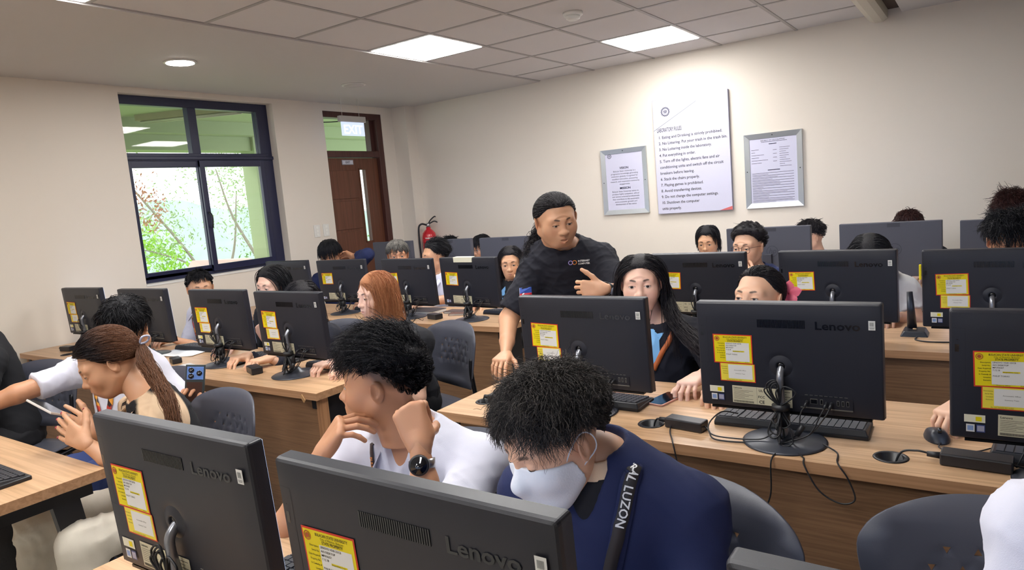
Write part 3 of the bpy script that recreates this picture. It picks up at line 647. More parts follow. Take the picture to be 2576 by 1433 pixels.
def sticker_small():
    m = MB(); w_, h_ = 0.0505, 0.0275
    m.rect(-w_, w_, -h_, h_, 0, 0); m.rect(-w_+.0025, w_-.0025, -h_+.0025, h_-.001, -0.0003, 1); m.rect(-0.026, w_-.008, -h_+.009, h_-0.004, -0.0006, 2)
    y = -0.0009
    for i, s_ in enumerate(['Description', 'Serial No.', 'Location', 'Remarks']): add_text(m, s_, 0.004, -0.0275, 0.016-i*0.007, y, 3, 'RIGHT')
    add_text(m, 'Accountable Officer', 0.0042, 0.008, 0.006, y, 3, 'CENTER'); add_text(m, 'Inventory Team', 0.0042, 0.008, -0.004, y, 3, 'CENTER')
    add_text(m, 'Do not remove this sticker', 0.004, -0.01, -h_+0.004, y, 3, 'CENTER')
    return m.mesh('inventory_sticker', [redb, yel2, wht, ink])
def prep_parts():
    P = PARTS
    P['back_shell'] = shell_mesh()
    m = MB(); m.box(-PW+0.004, PW-0.004, 0.0006, 0.003, -PH+0.03, -0.004); P['screen'] = m.mesh('screen', [screenm])
    m = MB(); m.box(-PW, PW, -0.006, 0.0015, -PH, -PH+0.028); m.box(-PW+.03, PW-.03, -0.028, 0.0, -PH-0.006, -PH); P['bezel'] = m.mesh('bezel', [bezelm])
    m = MB()
    for k in range(31): x = -0.069+k*0.00412; m.box(x, x+0.0024, YS-0.0005, YS+0.004, -0.070, -0.047)
    P['vent'] = m.mesh('vent', [logom])
    m = MB(); V, F = text_geo('Lenovo', 0.031, 'LEFT', 0.0006)
    wx = max(v[0] for v in V)-min(v[0] for v in V)
    add_text(m, 'Lenovo', 0.031, 0.0812, -0.071, YS-0.0006, 0, 'LEFT', 0.0006, width=0.11); P['brand_lettering'] = m.mesh('brand_lettering', [logom])
    m = MB(); m.rect(-0.008, 0.008, -0.0125, 0.0125, 0, 0)
    m.rect(-0.005, 0.005, -0.009, -0.0078, -0.0004, 1); m.rect(-0.006, 0.006, -0.0065, -0.0055, -0.0004, 1)
    for k in range(6): m.rect(-0.0048+k*.0016, -0.0040+k*.0016, -0.002, 0.008, -0.0004, 1)
    P['barcode_tag'] = m.mesh('barcode_tag', [tagm, mat('tag_grey', srgb('6F7370'), 0.5)])
    P['property_sticker'] = sticker_big(); P['inventory_sticker'] = sticker_small()
    m = MB(); m.rect(-0.021, 0.021, -0.0095, 0.0095, 0, 0); m.rect(0.002, 0.014, -0.006, 0.005, -0.0003, 1); P['energy_label'] = m.mesh('energy_label', [mat('pale_label', srgb('E6E3CE'), 0.5), yel])
    m = MB(); m.rect(-0.0085, 0.0085, -0.0095, 0.0095, 0, 0); m.rect(-0.006, 0.006, -0.006, 0.006, -0.0003, 1); P['badge_a'] = m.mesh('processor_badge', [tagm, bluel])
    m = MB(); m.rect(-0.0085, 0.0085, -0.0095, 0.0095, 0, 0); m.rect(-0.007, 0.007, -0.007, 0.007, -0.0003, 1); P['badge_b'] = m.mesh('processor_badge', [mat('badge_blue_edge', srgb('3E4E86'), 0.4), greyl])
    m = MB(); m.rect(-0.083, 0.083, -0.026, 0.026, 0, 0); y = -0.0004
    add_text(m, 'Lenovo', 0.008, -0.079, 0.017, y, 1, bold=0.0001)
    for i in range(7): m.rect(-0.079, -0.079+0.055-(i % 3)*0.012, 0.012-i*0.0042, 0.0128-i*0.0042, y, 1)
    for k in range(26): m.rect(-0.079+k*0.0022, -0.0778+k*0.0022, -0.024, -0.018, y, 1)
    m.rect(-0.0135, -0.013, -0.026, 0.026, y, 1)
    add_text(m, 'UL', 0.010, -0.008, 0.013, y, 1, bold=.0002); add_text(m, 'EAC', 0.009, 0.014, 0.013, y, 1); add_text(m, 'CE', 0.013, -0.008, -0.022, y, 1, bold=.0003); add_text(m, 'FCC', 0.010, -0.010, -0.006, y, 1, bold=.0002); add_text(m, 'R2', 0.009, 0.03, -0.006, y, 1)
    for i in range(6): m.rect(0.045, 0.078-(i % 2)*0.01, 0.018-i*0.007, 0.0193-i*0.007, y, 1)
    P['specification_label'] = m.mesh('specification_label', [labm, mats_black])
    # ports
    m = MB(); x0, x1 = 0.038, 0.17; z0, z1 = -0.293, -0.262
    m.box(x0, x1, YS-0.0002, YS+0.004, z0, z1, 0)
    m.box(x0, x1, YS-0.0016, YS+0.001, z0-0.003, z0, 1)
    for k in range(9): m.box(0.05+k*0.0125, 0.05+k*0.0125+0.008, YS-0.001, YS, -0.2585, -0.2575, 1)
    for a, b in ((0.064, 0.082), (0.089, 0.096), (0.131, 0.137), (0.143, 0.149), (0.155, 0.161)):
        m.box(a, b, YS-0.001, YS, -0.283, -0.268, 1); m.box(a+0.0012, b-0.0012, YS-0.0014, YS, -0.2815, -0.2695, 2)
    P['port_panel'] = m.mesh('port_panel', [shell2, portm, logom])
    m = MB()
    def groove(x0, z0, x1, z1, w_=.0009):
        n_ = 12; V = []
        dx, dz = x1-x0, z1-z0; L_ = math.hypot(dx, dz); px, pz = -dz/L_*w_/2, dx/L_*w_/2
        for i in range(n_+1):
            x, z_ = x0+dx*i/n_, z0+dz*i/n_
            for sg in (-1, 1): V.append((x+px*sg, dome_y(x+px*sg, z_+pz*sg, 0.0295)-.0003, z_+pz*sg))
        m.add(V, [(2*i, 2*i+1, 2*i+3, 2*i+2) for i in range(n_)], 0)
    groove(-.2135, -.0425, -.2135, -.183); groove(-.2395, -.0425, -.2135, -.0425); groove(-.2395, -.183, -.2135, -.183)
    P['optical_drive_cover'] = m.mesh('side_cover', [shell2])
    m = MB(); groove(-.230, -.082, -.230, -.100, .008); groove(-.231, -.070, -.227, -.070, .0012); P['lock_slot'] = m.mesh('lock_slot', [logom])
    m = MB(); m.lathe([(0.0, 0), (0.0115, 0), (0.0115, -0.006), (0, -0.006)], 20, 0, Matrix.Rotation(PI/2, 4, 'X')); P['hole'] = m.mesh('stand_socket', [logom])
    m = MB(); N = 40; V = []; F = []; pr_ = [(0.036, 0.0022), (0.028, 0.0002), (0.020, -0.0022), (0.015, -0.0032), (0.0128, -0.0030), (0.0115, 0.0)]
    for r_, y_ in pr_:
        for k in range(N): a = 2*PI*k/N; V.append((r_*math.cos(a), y_, r_*math.sin(a)))
    for i in range(len(pr_)-1):
        for k in range(N): F.append((i*N+k, (i+1)*N+k, (i+1)*N+(k+1) % N, i*N+(k+1) % N))
    m.add(V, F, 0, True); P['dish'] = m.mesh('socket_dish', [shellm])
    # stand (in monitor frame: origin on the desk)
    m = MB(); m.lathe([(0.0, 0.0), (0.112, 0.0), (0.114, 0.003), (0.108, 0.006), (0.06, 0.011), (0.035, 0.018), (0.022, 0.035), (0.0, 0.036)], 48); P['stand_base'] = m.mesh('stand_base', [basem])
    m = MB(); pts = bez([(0, 0, 0.02), (0, -0.004, 0.10), (0, -0.010, 0.17), (0, -0.008, 0.200), (0.0, 0.010, 0.219), (0.0, 0.030, 0.222)], 30)
    rs = [0.0155-0.006*min(1, i/12) for i in range(len(pts))]; m.tube(pts, rs, 12); P['stand_neck'] = m.mesh('stand_neck', [neckm])
    m = MB(); m.tube([(0, -0.001, 0.055), (0, -0.003, 0.10)], 0.021, 14); P['neck_collar'] = m.mesh('neck_collar', [cablem])
    for v_ in range(3): P['bundle%d' % v_] = bundle_mesh(v_); P['data%d' % v_] = data_mesh(v_)
def bundle_mesh(seed):
    r = random.Random(seed+5); m = MB()
    # looped cable tied round the neck
    for k in range(9):
        a = r.uniform(0, 2*PI); R = r.uniform(0.018, 0.035); H1 = r.uniform(0.03, 0.08); zc = 0.105+r.uniform(-.01, .01); d = (math.cos(a), math.sin(a)*0.6-0.3)
        m.tube(bez([(0, -0.022, zc), (d[0]*R*.8, -0.02+d[1]*R*.7, zc-0.03), (d[0]*R*1.3, -0.025+d[1]*R, zc-H1), (d[0]*R*.5, -0.03+d[1]*R*1.1, zc-H1-0.012), (d[0]*R*-.2, -0.03+d[1]*R*.5, zc-H1+0.005), (0, -0.024, zc)], 24), 0.0022, 6)
    for k in range(6):
        a = r.uniform(-1.2, 1.2); R = r.uniform(0.015, 0.04); H1 = r.uniform(0.03, 0.07)
        m.tube(bez([(0, -0.02, 0.115), (math.sin(a)*R, -0.026, 0.125+H1*.4), (math.sin(a)*R*1.3, -0.028, 0.12+H1), (math.sin(a)*R*.3, -0.024, 0.13+H1), (0, -0.022, 0.125)], 20), 0.0022, 6)
    m.tube([(0, -0.012, 0.103), (0, -0.012, 0.118)], 0.024, 12)
    return m.mesh('cable_bundle', [cablem])
def data_mesh(seed):
    r = random.Random(seed+50); m = MB()
    zt_ = 0.406
    def port(x): return (x, -0.038-0.018, zt_-0.277)
    for i, x in enumerate((0.055, 0.105, 0.118)):
        p = port(x); m.tube([(p[0], p[1]+0.022, p[2]), (p[0], p[1], p[2]-0.004), (p[0]-0.003, p[1]-0.006, p[2]-0.012)], 0.0042, 8)
        e = (r.uniform(-.04, .03), -0.055-r.uniform(0, .03), 0.012)
        mid = ((p[0]+e[0])/2+0.01, -0.075, 0.045)
        m.tube(bez([(p[0]-0.002, p[1]-0.004, p[2]-0.01), (p[0]-0.012, p[1]-0.012, p[2]-0.03), mid, e], 24), 0.002, 6)
        if i == 0: m.tube([Vector(mid)+Vector((0.014, .004, 0.022)), Vector(mid)+Vector((-0.002, -.0, -0.006))], 0.0075, 10)
    return m.mesh('data_cable', [cablem])
mats_black = mat('print_black', srgb('2C2C28'), 0.6)
prep_parts()
def computer(x, y, zt_, rz, label, group, stickers=2, tags=True, logo=True, bundle=0, tilt=0.049, hasbundle=True):
    """x,y: middle of the top edge; the stand base sits on the desk"""
    t = tag(empty('all_in_one_computer', (x, y+0.02, DT), rz), label, 'computer', group)
    P = PARTS
    h = zt_-DT; R = Matrix.Rotation(-tilt*-1, 4, 'X')
    body = new_mesh_obj('display', P['back_shell'], t, (0, 0.011, h), (tilt, 0, 0))
    # rotation: top leans to the camera side -> bottom moves to +y
    new_mesh_obj('screen', P['screen'], body); new_mesh_obj('bezel', P['bezel'], body); new_mesh_obj('vent', P['vent'], body)
    if logo: new_mesh_obj('brand_lettering', P['brand_lettering'], body)
    if tags: tag(new_mesh_obj('barcode_tag', P['barcode_tag'], body, (0.2205, YS-0.0006, -0.0555)), 'small white tag')
    if stickers >= 1: tag(new_mesh_obj('property_sticker', P['property_sticker'], body, (-0.1415, YS-0.0006, -0.1375), (0, R_JIT[bundle % 5], 0)), 'yellow sticker with red border')
    if stickers >= 2: tag(new_mesh_obj('inventory_sticker', P['inventory_sticker'], body, (-0.1315, YS-0.0004, -0.208), (0, 0.0, 0)), 'paler yellow sticker')
    new_mesh_obj('specification_label', P['specification_label'], body, (-0.0665, YS-0.0006, -0.274), (0, 0.01, 0))
    if stickers != 1: new_mesh_obj('energy_label', P['energy_label'], body, (-0.195, YS-0.0002, -0.262))
    new_mesh_obj('processor_badge', P['badge_a'], body, (-0.2035, YS-0.0002, -0.286)); new_mesh_obj('processor_badge', P['badge_b'], body, (-0.183, YS-0.0002, -0.286))
    new_mesh_obj('port_panel', P['port_panel'], body); new_mesh_obj('side_cover', P['optical_drive_cover'], body); new_mesh_obj('lock_slot', P['lock_slot'], body); new_mesh_obj('stand_socket', P['hole'], body, (-0.0107, -0.034, -0.181)); new_mesh_obj('socket_dish', P['dish'], body, (-0.0107, -0.0330, -0.181))
    new_mesh_obj('stand_base', P['stand_base'], t, (-0.0107, 0, 0)); nk = new_mesh_obj('stand_neck', P['stand_neck'], t, (-0.0107, -0.0165, 0)); new_mesh_obj('neck_collar', P['neck_collar'], nk)
    if hasbundle: new_mesh_obj('cable_bundle', P['bundle%d' % (bundle % 3)], t, (-0.0107, -0.0165, 0))
    new_mesh_obj('data_cable', P['data%d' % (bundle % 3)], t, (0, 0.030, 0))
    return t
R_JIT = [0.0, 0.03, -0.02, 0.015, -0.03]
ZTOP = 1.156
G2, G3 = 'computers on the second row desks', 'computers on the third row desks'
computer(-0.464, 1.956, ZTOP, 0.002, 'large black all-in-one computer in the middle of the right desk, its whole back visible', G2, 2, bundle=0)
computer(-1.135, 2.006, ZTOP, -0.02, 'black all-in-one computer with two yellow stickers in front of the long haired person in black', G2, 2, bundle=1)
computer(0.172, 1.90, ZTOP, 0.03, 'black all-in-one computer cut by the right photo edge beside the hand on a mouse', G2, 2, bundle=2)
computer(-4.972, 2.12, ZTOP, 0.04, 'leftmost black all-in-one computer, alone against the wall left of the window', G2, 2, bundle=1)
computer(-4.159, 2.097, ZTOP, 0.045, 'black all-in-one computer second from the wall, half behind a bent dark haired head', G2, 0, bundle=2)
computer(-3.37, 2.085, ZTOP, 0.016, 'black all-in-one computer below the window, before the smiling person in white', G2, 2, tags=False, bundle=0)
computer(-2.738, 2.047, ZTOP, -0.011, 'black all-in-one computer at the right end of the window side desk', G2, 2, bundle=1)
computer(-1.192, 3.33, ZTOP, -0.03, 'black all-in-one computer right of the standing person, behind the long haired person in black', G3, 1, bundle=1)
computer(-0.551, 3.289, ZTOP, -0.10, 'black all-in-one computer behind the person with a pink flower, single yellow sticker', G3, 1, bundle=2, hasbundle=False)
computer(0.030, 3.20, ZTOP, -0.03, 'black all-in-one computer at the upper right with a tilted yellow sticker overlapping a second one', G3, 2, bundle=4, hasbundle=False)
computer(-4.671, 3.543, ZTOP, 0.05, 'black all-in-one computer just under the right corner of the window, without yellow sticker', G3, 0, bundle=1)
computer(-3.986, 3.50, ZTOP, 0.06, 'black all-in-one computer before the person in navy with an arm behind the head', G3, 1, bundle=0)
computer(-3.262, 3.44, ZTOP, -0.055, 'black all-in-one computer in front of the grey haired person', G3, 1, bundle=2)
c_b3 = computer(-2.726, 3.43, ZTOP, -0.10, 'black all-in-one computer with a white strip stuck on its top edge', G3, 1, tags=False, bundle=1)
m = MB(); m.box(-0.105, 0.055, -0.037, 0.0, -0.03, 0.004); tag(m.build('taped_strip', [MATS['pale_label']], [c for c in c_b3.children if c.name.startswith('display')][0], bevel=0.002), 'white strip taped on the top edge')
computer(-1.205, 0.606, ZTOP, 0.02, 'near black all-in-one computer at the lower left, two yellow stickers at its left edge', 'computers on the front row desks', 2, bundle=0)
computer(-0.624, 0.592, ZTOP, -0.004, 'nearest black all-in-one computer in front of the masked person', 'computers on the front row desks', 2, bundle=2)
computer(0.04, 0.60, 1.147, -0.02, 'black all-in-one computer with only its top corner showing at the bottom right', 'computers on the front row desks', 2, bundle=1)

# back row grey monitors
greym = mat('monitor_grey', srgb('4C4E5B'), 0.5, bump=0.08, bscale=900); greyd = mat('monitor_grey_dark', srgb('3A3B47'), 0.5)
def grey_monitor(xl, xr, y, zt_, label, rz=0.0, silver=False):
    W = (xr-xl)
    t = tag(empty('monitor', ((xl+xr)/2, y, DT), rz), label, 'monitor', 'grey monitors in the back row')
    h = zt_-DT; H = W*0.60
    m = MB(); m.box(-W/2, W/2, -0.045, 0.0, h-H, h); b = m.build('display', [greym], t, bevel=0.004)
    m = MB(); m.box(-W/2+.005, W/2-.005, 0.0, 0.002, h-H+.02, h-.006); m.build('screen', [screenm], b)
    m = MB(); m.box(-0.01, 0.06, -0.0462, -0.044, h-0.03, h-0.006); m.build('release_plate', [greyd], b)
    m = MB(); N = 30; V = []; F = []
    for k in range(N): a = 2*PI*k/N; V += [(0.03+0.034*math.cos(a), -0.0458, h-H*.5+0.034*math.sin(a)), (0.03+0.038*math.cos(a), -0.0458, h-H*.5+0.038*math.sin(a))]
    for k in range(N): j = (k+1) % N; F.append((2*k, 2*k+1, 2*j+1, 2*j))
    m.add(V, F, 0); add_text(m, 'hp', 0.05, 0.03, h-H*.5-0.013, -0.0458, 0, 'CENTER', 0.0005, italic=0.3); m.build('round_emblem', [greyd], b)
    m = MB(); m.box(-0.03, 0.03, -0.075, -0.045, 0.02, h-H*.55); m.build('stand_neck', [neckm if silver else greyd], t, bevel=0.004)
    m = MB(); m.box(-0.13, 0.13, -0.13, 0.08, 0.0, 0.012); m.build('stand_base', [greyd], t, bevel=0.006)
    return t
grey_monitor(-5.0, -4.496, 4.892, 1.185, 'grey back row monitor behind the grey haired person')
grey_monitor(-4.30, -3.782, 4.892, 1.181, 'grey back row monitor hiding all but a tip of dark hair')
grey_monitor(-3.68, -3.17, 4.892, 1.178, 'grey back row monitor left of the standing person, round emblem showing', silver=True)
grey_monitor(-1.505, -0.953, 4.892, 1.161, 'grey back row monitor behind the person in glasses')
grey_monitor(-0.78, -0.216, 4.892, 1.157, 'grey back row monitor above the head with a centre parting')
grey_monitor(-0.128, 0.42, 4.892, 1.148, 'grey back row monitor at the right edge of the photo')
# ------------------------------------------------------------------ keyboards
kbm = mat('keyboard_body', srgb('1C1D22'), 0.45); keym = mat('keycap', srgb('2F3138'), 0.5)
_kb = None
def keyboard(x, y, rz, label, group='keyboards', z=DT):
    """x,y: centre; far (camera side) edge at -y is the raised back edge"""
    global _kb
    if _kb is None:
        m = MB(); W, D = 0.215, 0.068
        m.prism([(-W, -D), (W, -D), (W+0.002, -D+0.01), (W-0.001, D), (-W+0.001, D), (-W-0.002, -D+0.01)], 0, 0.012)
        V = [(-W, -D, 0.012), (W, -D, 0.012), (W-0.001, D, 0.012), (-W+0.001, D, 0.012), (-W+0.006, -D+0.006, 0.028), (W-0.006, -D+0.006, 0.028), (W-0.006, D-0.004, 0.014), (-W+0.006, D-0.004, 0.014)]
        m.add(V, [(0, 1, 5, 4), (1, 2, 6, 5), (2, 3, 7, 6), (3, 0, 4, 7), (4, 5, 6, 7)]); a = m.mesh('body', [kbm])
        m = MB()
        for r_ in range(6):
            yy = -D+0.018+r_*0.0195; zz = 0.0275-0.0125*(yy+D)/(2*D)-0.0012
            x_ = W-0.014
            cols = 21
            for c in range(cols):
                if r_ == 5 and 8 <= c <= 12:
                    if c == 8: m.box(W-0.014-0.0188*13+0.002, W-0.014-0.0188*8, yy-0.0075, yy+0.0075, zz, zz+0.005)
                    continue
                xx = W-0.014-0.0188*c-(0.006 if c > 14 else 0)-(0.004 if c > 17 else 0)
                if xx-0.016 < -W+0.004: continue
                m.box(xx-0.0162, xx, yy-0.0075, yy+0.0075, zz, zz+0.005)
        b = m.mesh('keycaps', [keym]); _kb = (a, b)
    t = tag(empty('keyboard', (x, y, z), rz), label, 'keyboard', group)
    o = new_mesh_obj('body', _kb[0], t); o.modifiers.new('b', 'BEVEL').width = 0.002
    tag(new_mesh_obj('keycaps', _kb[1], t), kind='stuff')
    return t
keyboard(-0.487, 2.118, 0.02, 'black keyboard below the large middle computer on the right desk')
keyboard(-1.185, 2.15, -0.02, 'black keyboard partly behind the computer of the long haired person in black')
keyboard(0.225, 2.06, -0.08, 'black keyboard at the right photo edge behind a power adapter')
keyboard(-2.60, 2.24, -0.04, 'black keyboard at the right end of the window side desk')
keyboard(-3.17, 2.27, 0.02, 'black keyboard between the two computers with cable bundles under the window')
keyboard(-3.93, 2.33, 0.05, 'black keyboard with papers beside it, behind the bow in the ponytail')
keyboard(-2.56, 3.68, -0.08, 'black keyboard near the right end of the third row desk')
keyboard(-3.80, 3.70, 0.05, 'black keyboard behind the computer of the person in navy')
keyboard(-2.71, 0.772, 0.0, 'black keyboard at the left photo edge on the near desk')
keyboard(-0.05, 5.04, 0.0, 'black keyboard behind the right hand back row monitors')
keyboard(-1.055, 0.85, 0.0, 'black keyboard between the two nearest computers')
# ------------------------------------------------------------------ power adapters and cables
brickm = mat('adapter_plastic', srgb('202127'), 0.35)
def adapter(x, y, rz, label, L=0.125, Wd=0.05, H=0.032, cord=None, cordtail=None):
    t = tag(empty('power_adapter', (x, y, DT), rz), label, 'power adapter', 'power adapters')
    m = MB(); m.box(-L/2, L/2, -Wd/2, Wd/2, 0.001, H); m.build('case', [brickm], t, bevel=0.004)
    m = MB(); m.tube([(-L/2+0.002, 0, H*.5), (-L/2-0.03, 0, H*.5)], [0.009, 0.007], 10); m.build('plug', [cablem], t)
    if cord: m = MB(); m.tube(bez(cord, 10*len(cord)), 0.0028, 7); m.build('cord', [cablem], t)
    if cordtail: m = MB(); m.tube(bez(cordtail, 10*len(cordtail)), 0.0024, 7); m.build('output_cord', [cablem], t)
    return t
adapter(-0.768, 1.985, -0.13, 'black power adapter lying beside the middle cable hole on the right desk', cord=[(-0.09, 0, .016), (-0.105, 0.0, .012), (-0.118, 0.004, -0.02), (-0.12, 0.0, -0.1)], cordtail=[(0.062, 0, .016), (0.085, -0.02, 0.012), (0.12, -0.055, 0.004), (0.2, -0.04, 0.004), (0.27, -0.01, 0.01), (0.30, 0.0, 0.05)])
adapter(-0.02, 1.965, -0.06, 'black power adapter beside the cable hole nearest the right photo edge', L=0.15, Wd=0.058, cord=[(-0.10, 0, .018), (-0.13, 0.0, .02), (-0.165, -0.0, 0.008), (-0.185, -0.005, -0.05)], cordtail=[(0.075, 0, .016), (0.11, 0.02, 0.006), (0.13, 0.04, 0.01), (0.2, -0.02, 0.02)])
adapter(-1.49, 2.02, 0.0, 'black power adapter at the left end of the right desk behind the bushy hair', L=0.11, cord=[(-0.08, 0, .016), (-0.09, 0.0, .006), (-0.075, -0.005, -0.03)])
adapter(-3.005, 2.02, -0.35, 'black power adapter left of the stand at the right end of the window side desk', L=0.10, Wd=0.055, H=0.036)
adapter(-3.74, 2.03, -0.3, 'black power adapter beside the raised phone on the window side desk', L=0.08, Wd=0.05)
adapter(-5.03, 2.02, 0.2, 'black power adapter at the wall end of the window side desk', L=0.10)
adapter(-3.03, 3.43, -0.25, 'black power adapter on the third row desk left of the computer with a white strip', L=0.10, Wd=0.06, H=0.036)
def cable(P, label, r=0.0022, name='cable'):
    m = MB(); m.tube(bez(P, 8*len(P)), r, 7); return tag(m.build(name, [cablem]), label, 'cable')
ye = 1.848
cable([(-0.82, 2.0, DT+.012), (-0.80, 1.93, DT+.004), (-0.77, 1.87, DT+.004), (-0.755, 1.843, DT-.01), (-0.735, 1.838, DT-.09), (-0.70, 1.835, DT-.14), (-0.62, 1.835, DT-.135), (-0.575, 1.835, DT-.15), (-0.52, 1.835, DT-.165), (-0.485, 1.84, DT-.11), (-0.48, 1.843, DT-.01), (-0.47, 1.88, DT+.004), (-0.46, 1.92, DT+.004)], 'thin black cable drooping over the desk edge below the middle power adapter')
cable([(-0.40, 1.97, DT+.006), (-0.42, 1.90, DT+.004), (-0.40, 1.86, DT+.004), (-0.395, 1.843, DT-.01), (-0.36, 1.838, DT-.07), (-0.31, 1.836, DT-.095), (-0.275, 1.838, DT-.08), (-0.29, 1.842, DT-.03), (-0.31, 1.845, DT+.0), (-0.32, 1.87, DT+.004), (-0.33, 1.93, DT+.004), (-0.37, 1.96, DT+.012)], 'black cable looping over the desk edge under the large middle computer')
cable([(-0.62, 2.03, DT+.05), (-0.66, 2.0, DT+.06), (-0.69, 1.97, DT+.03), (-0.67, 1.93, DT+.012), (-0.6, 1.925, DT+.010), (-0.53, 1.935, DT+.014), (-0.50, 1.95, DT+.03)], 'black cable arching left of the large middle computer stand')
cable([(0.06, 1.98, DT+.004), (0.09, 2.0, DT+.06), (0.14, 1.99, DT+.09)], 'black cable rising at the right photo edge')
# ------------------------------------------------------------------ things on desks
phonem = mat('phone_glass', srgb('0D0F16'), 0.08, spec=0.8); pinkm = mat('phone_pink_rim', srgb('D9A99B'), 0.3, 0.5)
t = tag(empty('smartphone', (-.938, 2.235, DT), -0.2), 'pink rimmed phone lying on the desk under a hand', 'phone')
Mt = Matrix.Rotation(0.0, 4, 'X')
m = MB(); m.prism(rrect(0.036, -0.074, 0.074, 0.010), 0.0, 0.007); m.build('case', [pinkm], t, bevel=0.0015)
m = MB(); m.prism(rrect(0.033, -0.071, 0.071, 0.009), 0.007, 0.0078); m.build('screen', [phonem], t)
def mouse(x, y, rz, label):
    t = tag(empty('computer_mouse', (x, y, DT), rz), label, 'mouse')
    n = 16; V = []; F = []
    for i in range(n+1):
        for j in range(n+1):
            u = i/n*2-1; v = j/n*2-1; a = math.sqrt(max(0, 1-v*v*.5)); b = math.sqrt(max(0, 1-u*u*.5)); r2 = min(1, max(abs(u), abs(v)))
            V.append((u*a*0.031, v*b*0.054, 0.004+0.030*(1-r2**3)*(0.85-0.25*v)))
    for i in range(n):
        for j in range(n): F.append((i*(n+1)+j, (i+1)*(n+1)+j, (i+1)*(n+1)+j+1, i*(n+1)+j+1))
    m = MB(); m.add(V, F, 0, True); m.prism([(0.03*math.cos(a)*1.02, 0.052*math.sin(a)*1.02) for a in np.linspace(0, 2*PI, 24, endpoint=False)], 0.0, 0.006); m.build('shell', [mat('mouse_black', srgb('2A2D36'), 0.35) if 'mouse_black' not in MATS else MATS['mouse_black']], t)
    m = MB(); m.tube([(-0.004, -0.03, 0.033), (0.004, -0.03, 0.033)], 0.008, 12); m.build('scroll_wheel', [logom], t)
    m = MB(); m.tube(bez([(0, -0.05, 0.006), (-0.01, -0.075, 0.003), (0.01, -0.10, 0.003), (0.07, -0.095, 0.003), (0.11, -0.07, 0.004)], 24), 0.0018, 6); m.build('cord', [cablem], t)
mouse(-0.112, 2.14, 0.25, 'black computer mouse under a hand beside the right edge computer')
def book(x, y, z, w_, d, h, rz, col, label, cat='notebook', name='notebook'):
    t = tag(empty(name, (x, y, z), rz), label, cat)
    cm = mat('cover_'+str(len(MATS)), srgb(col), 0.5)
    m = MB(); m.box(-w_/2+.003, w_/2-.003, -d/2+.003, d/2-.003, 0.0015, h-0.0015); m.build('pages', [whitem], t)
    m = MB(); m.box(-w_/2, w_/2, -d/2, d/2, 0, 0.0015); m.box(-w_/2, w_/2, -d/2, d/2, h-0.0015, h); m.box(-w_/2, -w_/2+.0015, -d/2, d/2, 0, h); m.build('cover', [cm], t)
    return t
book(-3.03, 3.67, DT, 0.17, 0.10, 0.013, 0.05, '4B3A36', 'dark brown notebook lying left of the cable-wrapped stand in the third row')
book(-2.96, 3.60, DT, 0.13, 0.08, 0.012, 0.4, '6B4636', 'small brown wallet on the third row desk beside the black adapter', 'wallet', 'wallet')
book(-3.30, 3.63, DT, 0.28, 0.16, 0.022, 0.03, '25262C', 'black flat laptop like case below the grey haired person', 'laptop', 'laptop')
paperm = mat('paper_white', srgb('EDEEF0'), 0.6)
def paper(x, y, rz, w_, d, label, z=DT+0.001):
    t = empty('paper_sheet', (x, y, z), rz); tag(t, label, 'paper')
    n = 8; V = []; F = []
    for i in range(n+1):
        for j in range(n+1): V.append((-w_/2+w_*i/n, -d/2+d*j/n, 0.003*math.sin(i*.8)*math.cos(j*.6)+0.003))
    for i in range(n):
        for j in range(n): F.append((i*(n+1)+j, (i+1)*(n+1)+j, (i+1)*(n+1)+j+1, i*(n+1)+j+1))
    m = MB(); m.add(V, F, 0, True); o = m.build('sheet', [paperm], t); o.modifiers.new('s', 'SOLIDIFY').thickness = 0.0006
paper(-3.98, 2.22, 0.3, 0.30, 0.21, 'white sheet of paper in front of the person in a white shirt with lanyard')
paper(-3.56, 1.97, -0.2, 0.16, 0.12, 'small white paper under the cables of the computer below the window')
m = MB()
for k in range(3):
    V = []
    for i in range(8): a = 2*PI*i/8; rr = (0.035-0.006*k)*random.uniform(.75, 1.15); V.append((-0.435+rr*math.cos(a)*1.2, 3.40+rr*math.sin(a), DT+0.001+0.012*k+random.uniform(0, .008)))
    V.append((-0.435, 3.40, DT+0.014+0.012*k)); m.add(V, [(i, (i+1) % 8, 8) for i in range(8)], 0, False)
o = m.build('crumpled_tissue', [paperm]); tag(o, 'crumpled white tissue on the third row desk on the right', 'tissue'); o.modifiers.new('s', 'SOLIDIFY').thickness = 0.001
t = tag(empty('desk_microphone', (-0.262, 3.47, DT)), 'black square based desk stand with a small lamp between two computers', 'device')
m = MB(); m.add([(-.055, -.05, 0), (.055, -.05, 0), (.055, .05, 0), (-.055, .05, 0), (-.04, -.03, .022), (.04, -.03, .022), (.04, .04, .03), (-.04, .04, .03)], [(0, 3, 2, 1), (4, 5, 6, 7), (0, 1, 5, 4), (1, 2, 6, 5), (2, 3, 7, 6), (3, 0, 4, 7)]); m.build('base', [brickm], t, bevel=0.004)
m = MB(); m.tube([(-0.012, 0.03, 0.025), (-0.02, 0.03, 0.19)], [0.02, 0.012], 12); m.build('upright', [brickm], t)
m = MB(); m.lathe([(0, 0.026), (0.008, 0.026), (0.007, 0.030), (0, 0.030)], 14); m.build('indicator', [mat('amber_lamp', srgb('E8B887'), 0.3)], t)
cable([(-0.25, 3.415, DT+.004), (-0.25, 3.36, DT+.003), (-0.2, 3.33, DT+.003), (-0.11, 3.34, DT+.003)], 'dark cable curving from the small desk stand on the third row', 0.003)
cable([(-3.36, 3.40, DT+.003), (-3.42, 3.36, DT+.003), (-3.47, 3.34, DT+.003)], 'short black pen like cable end on the third row desk by the red hair', 0.005)
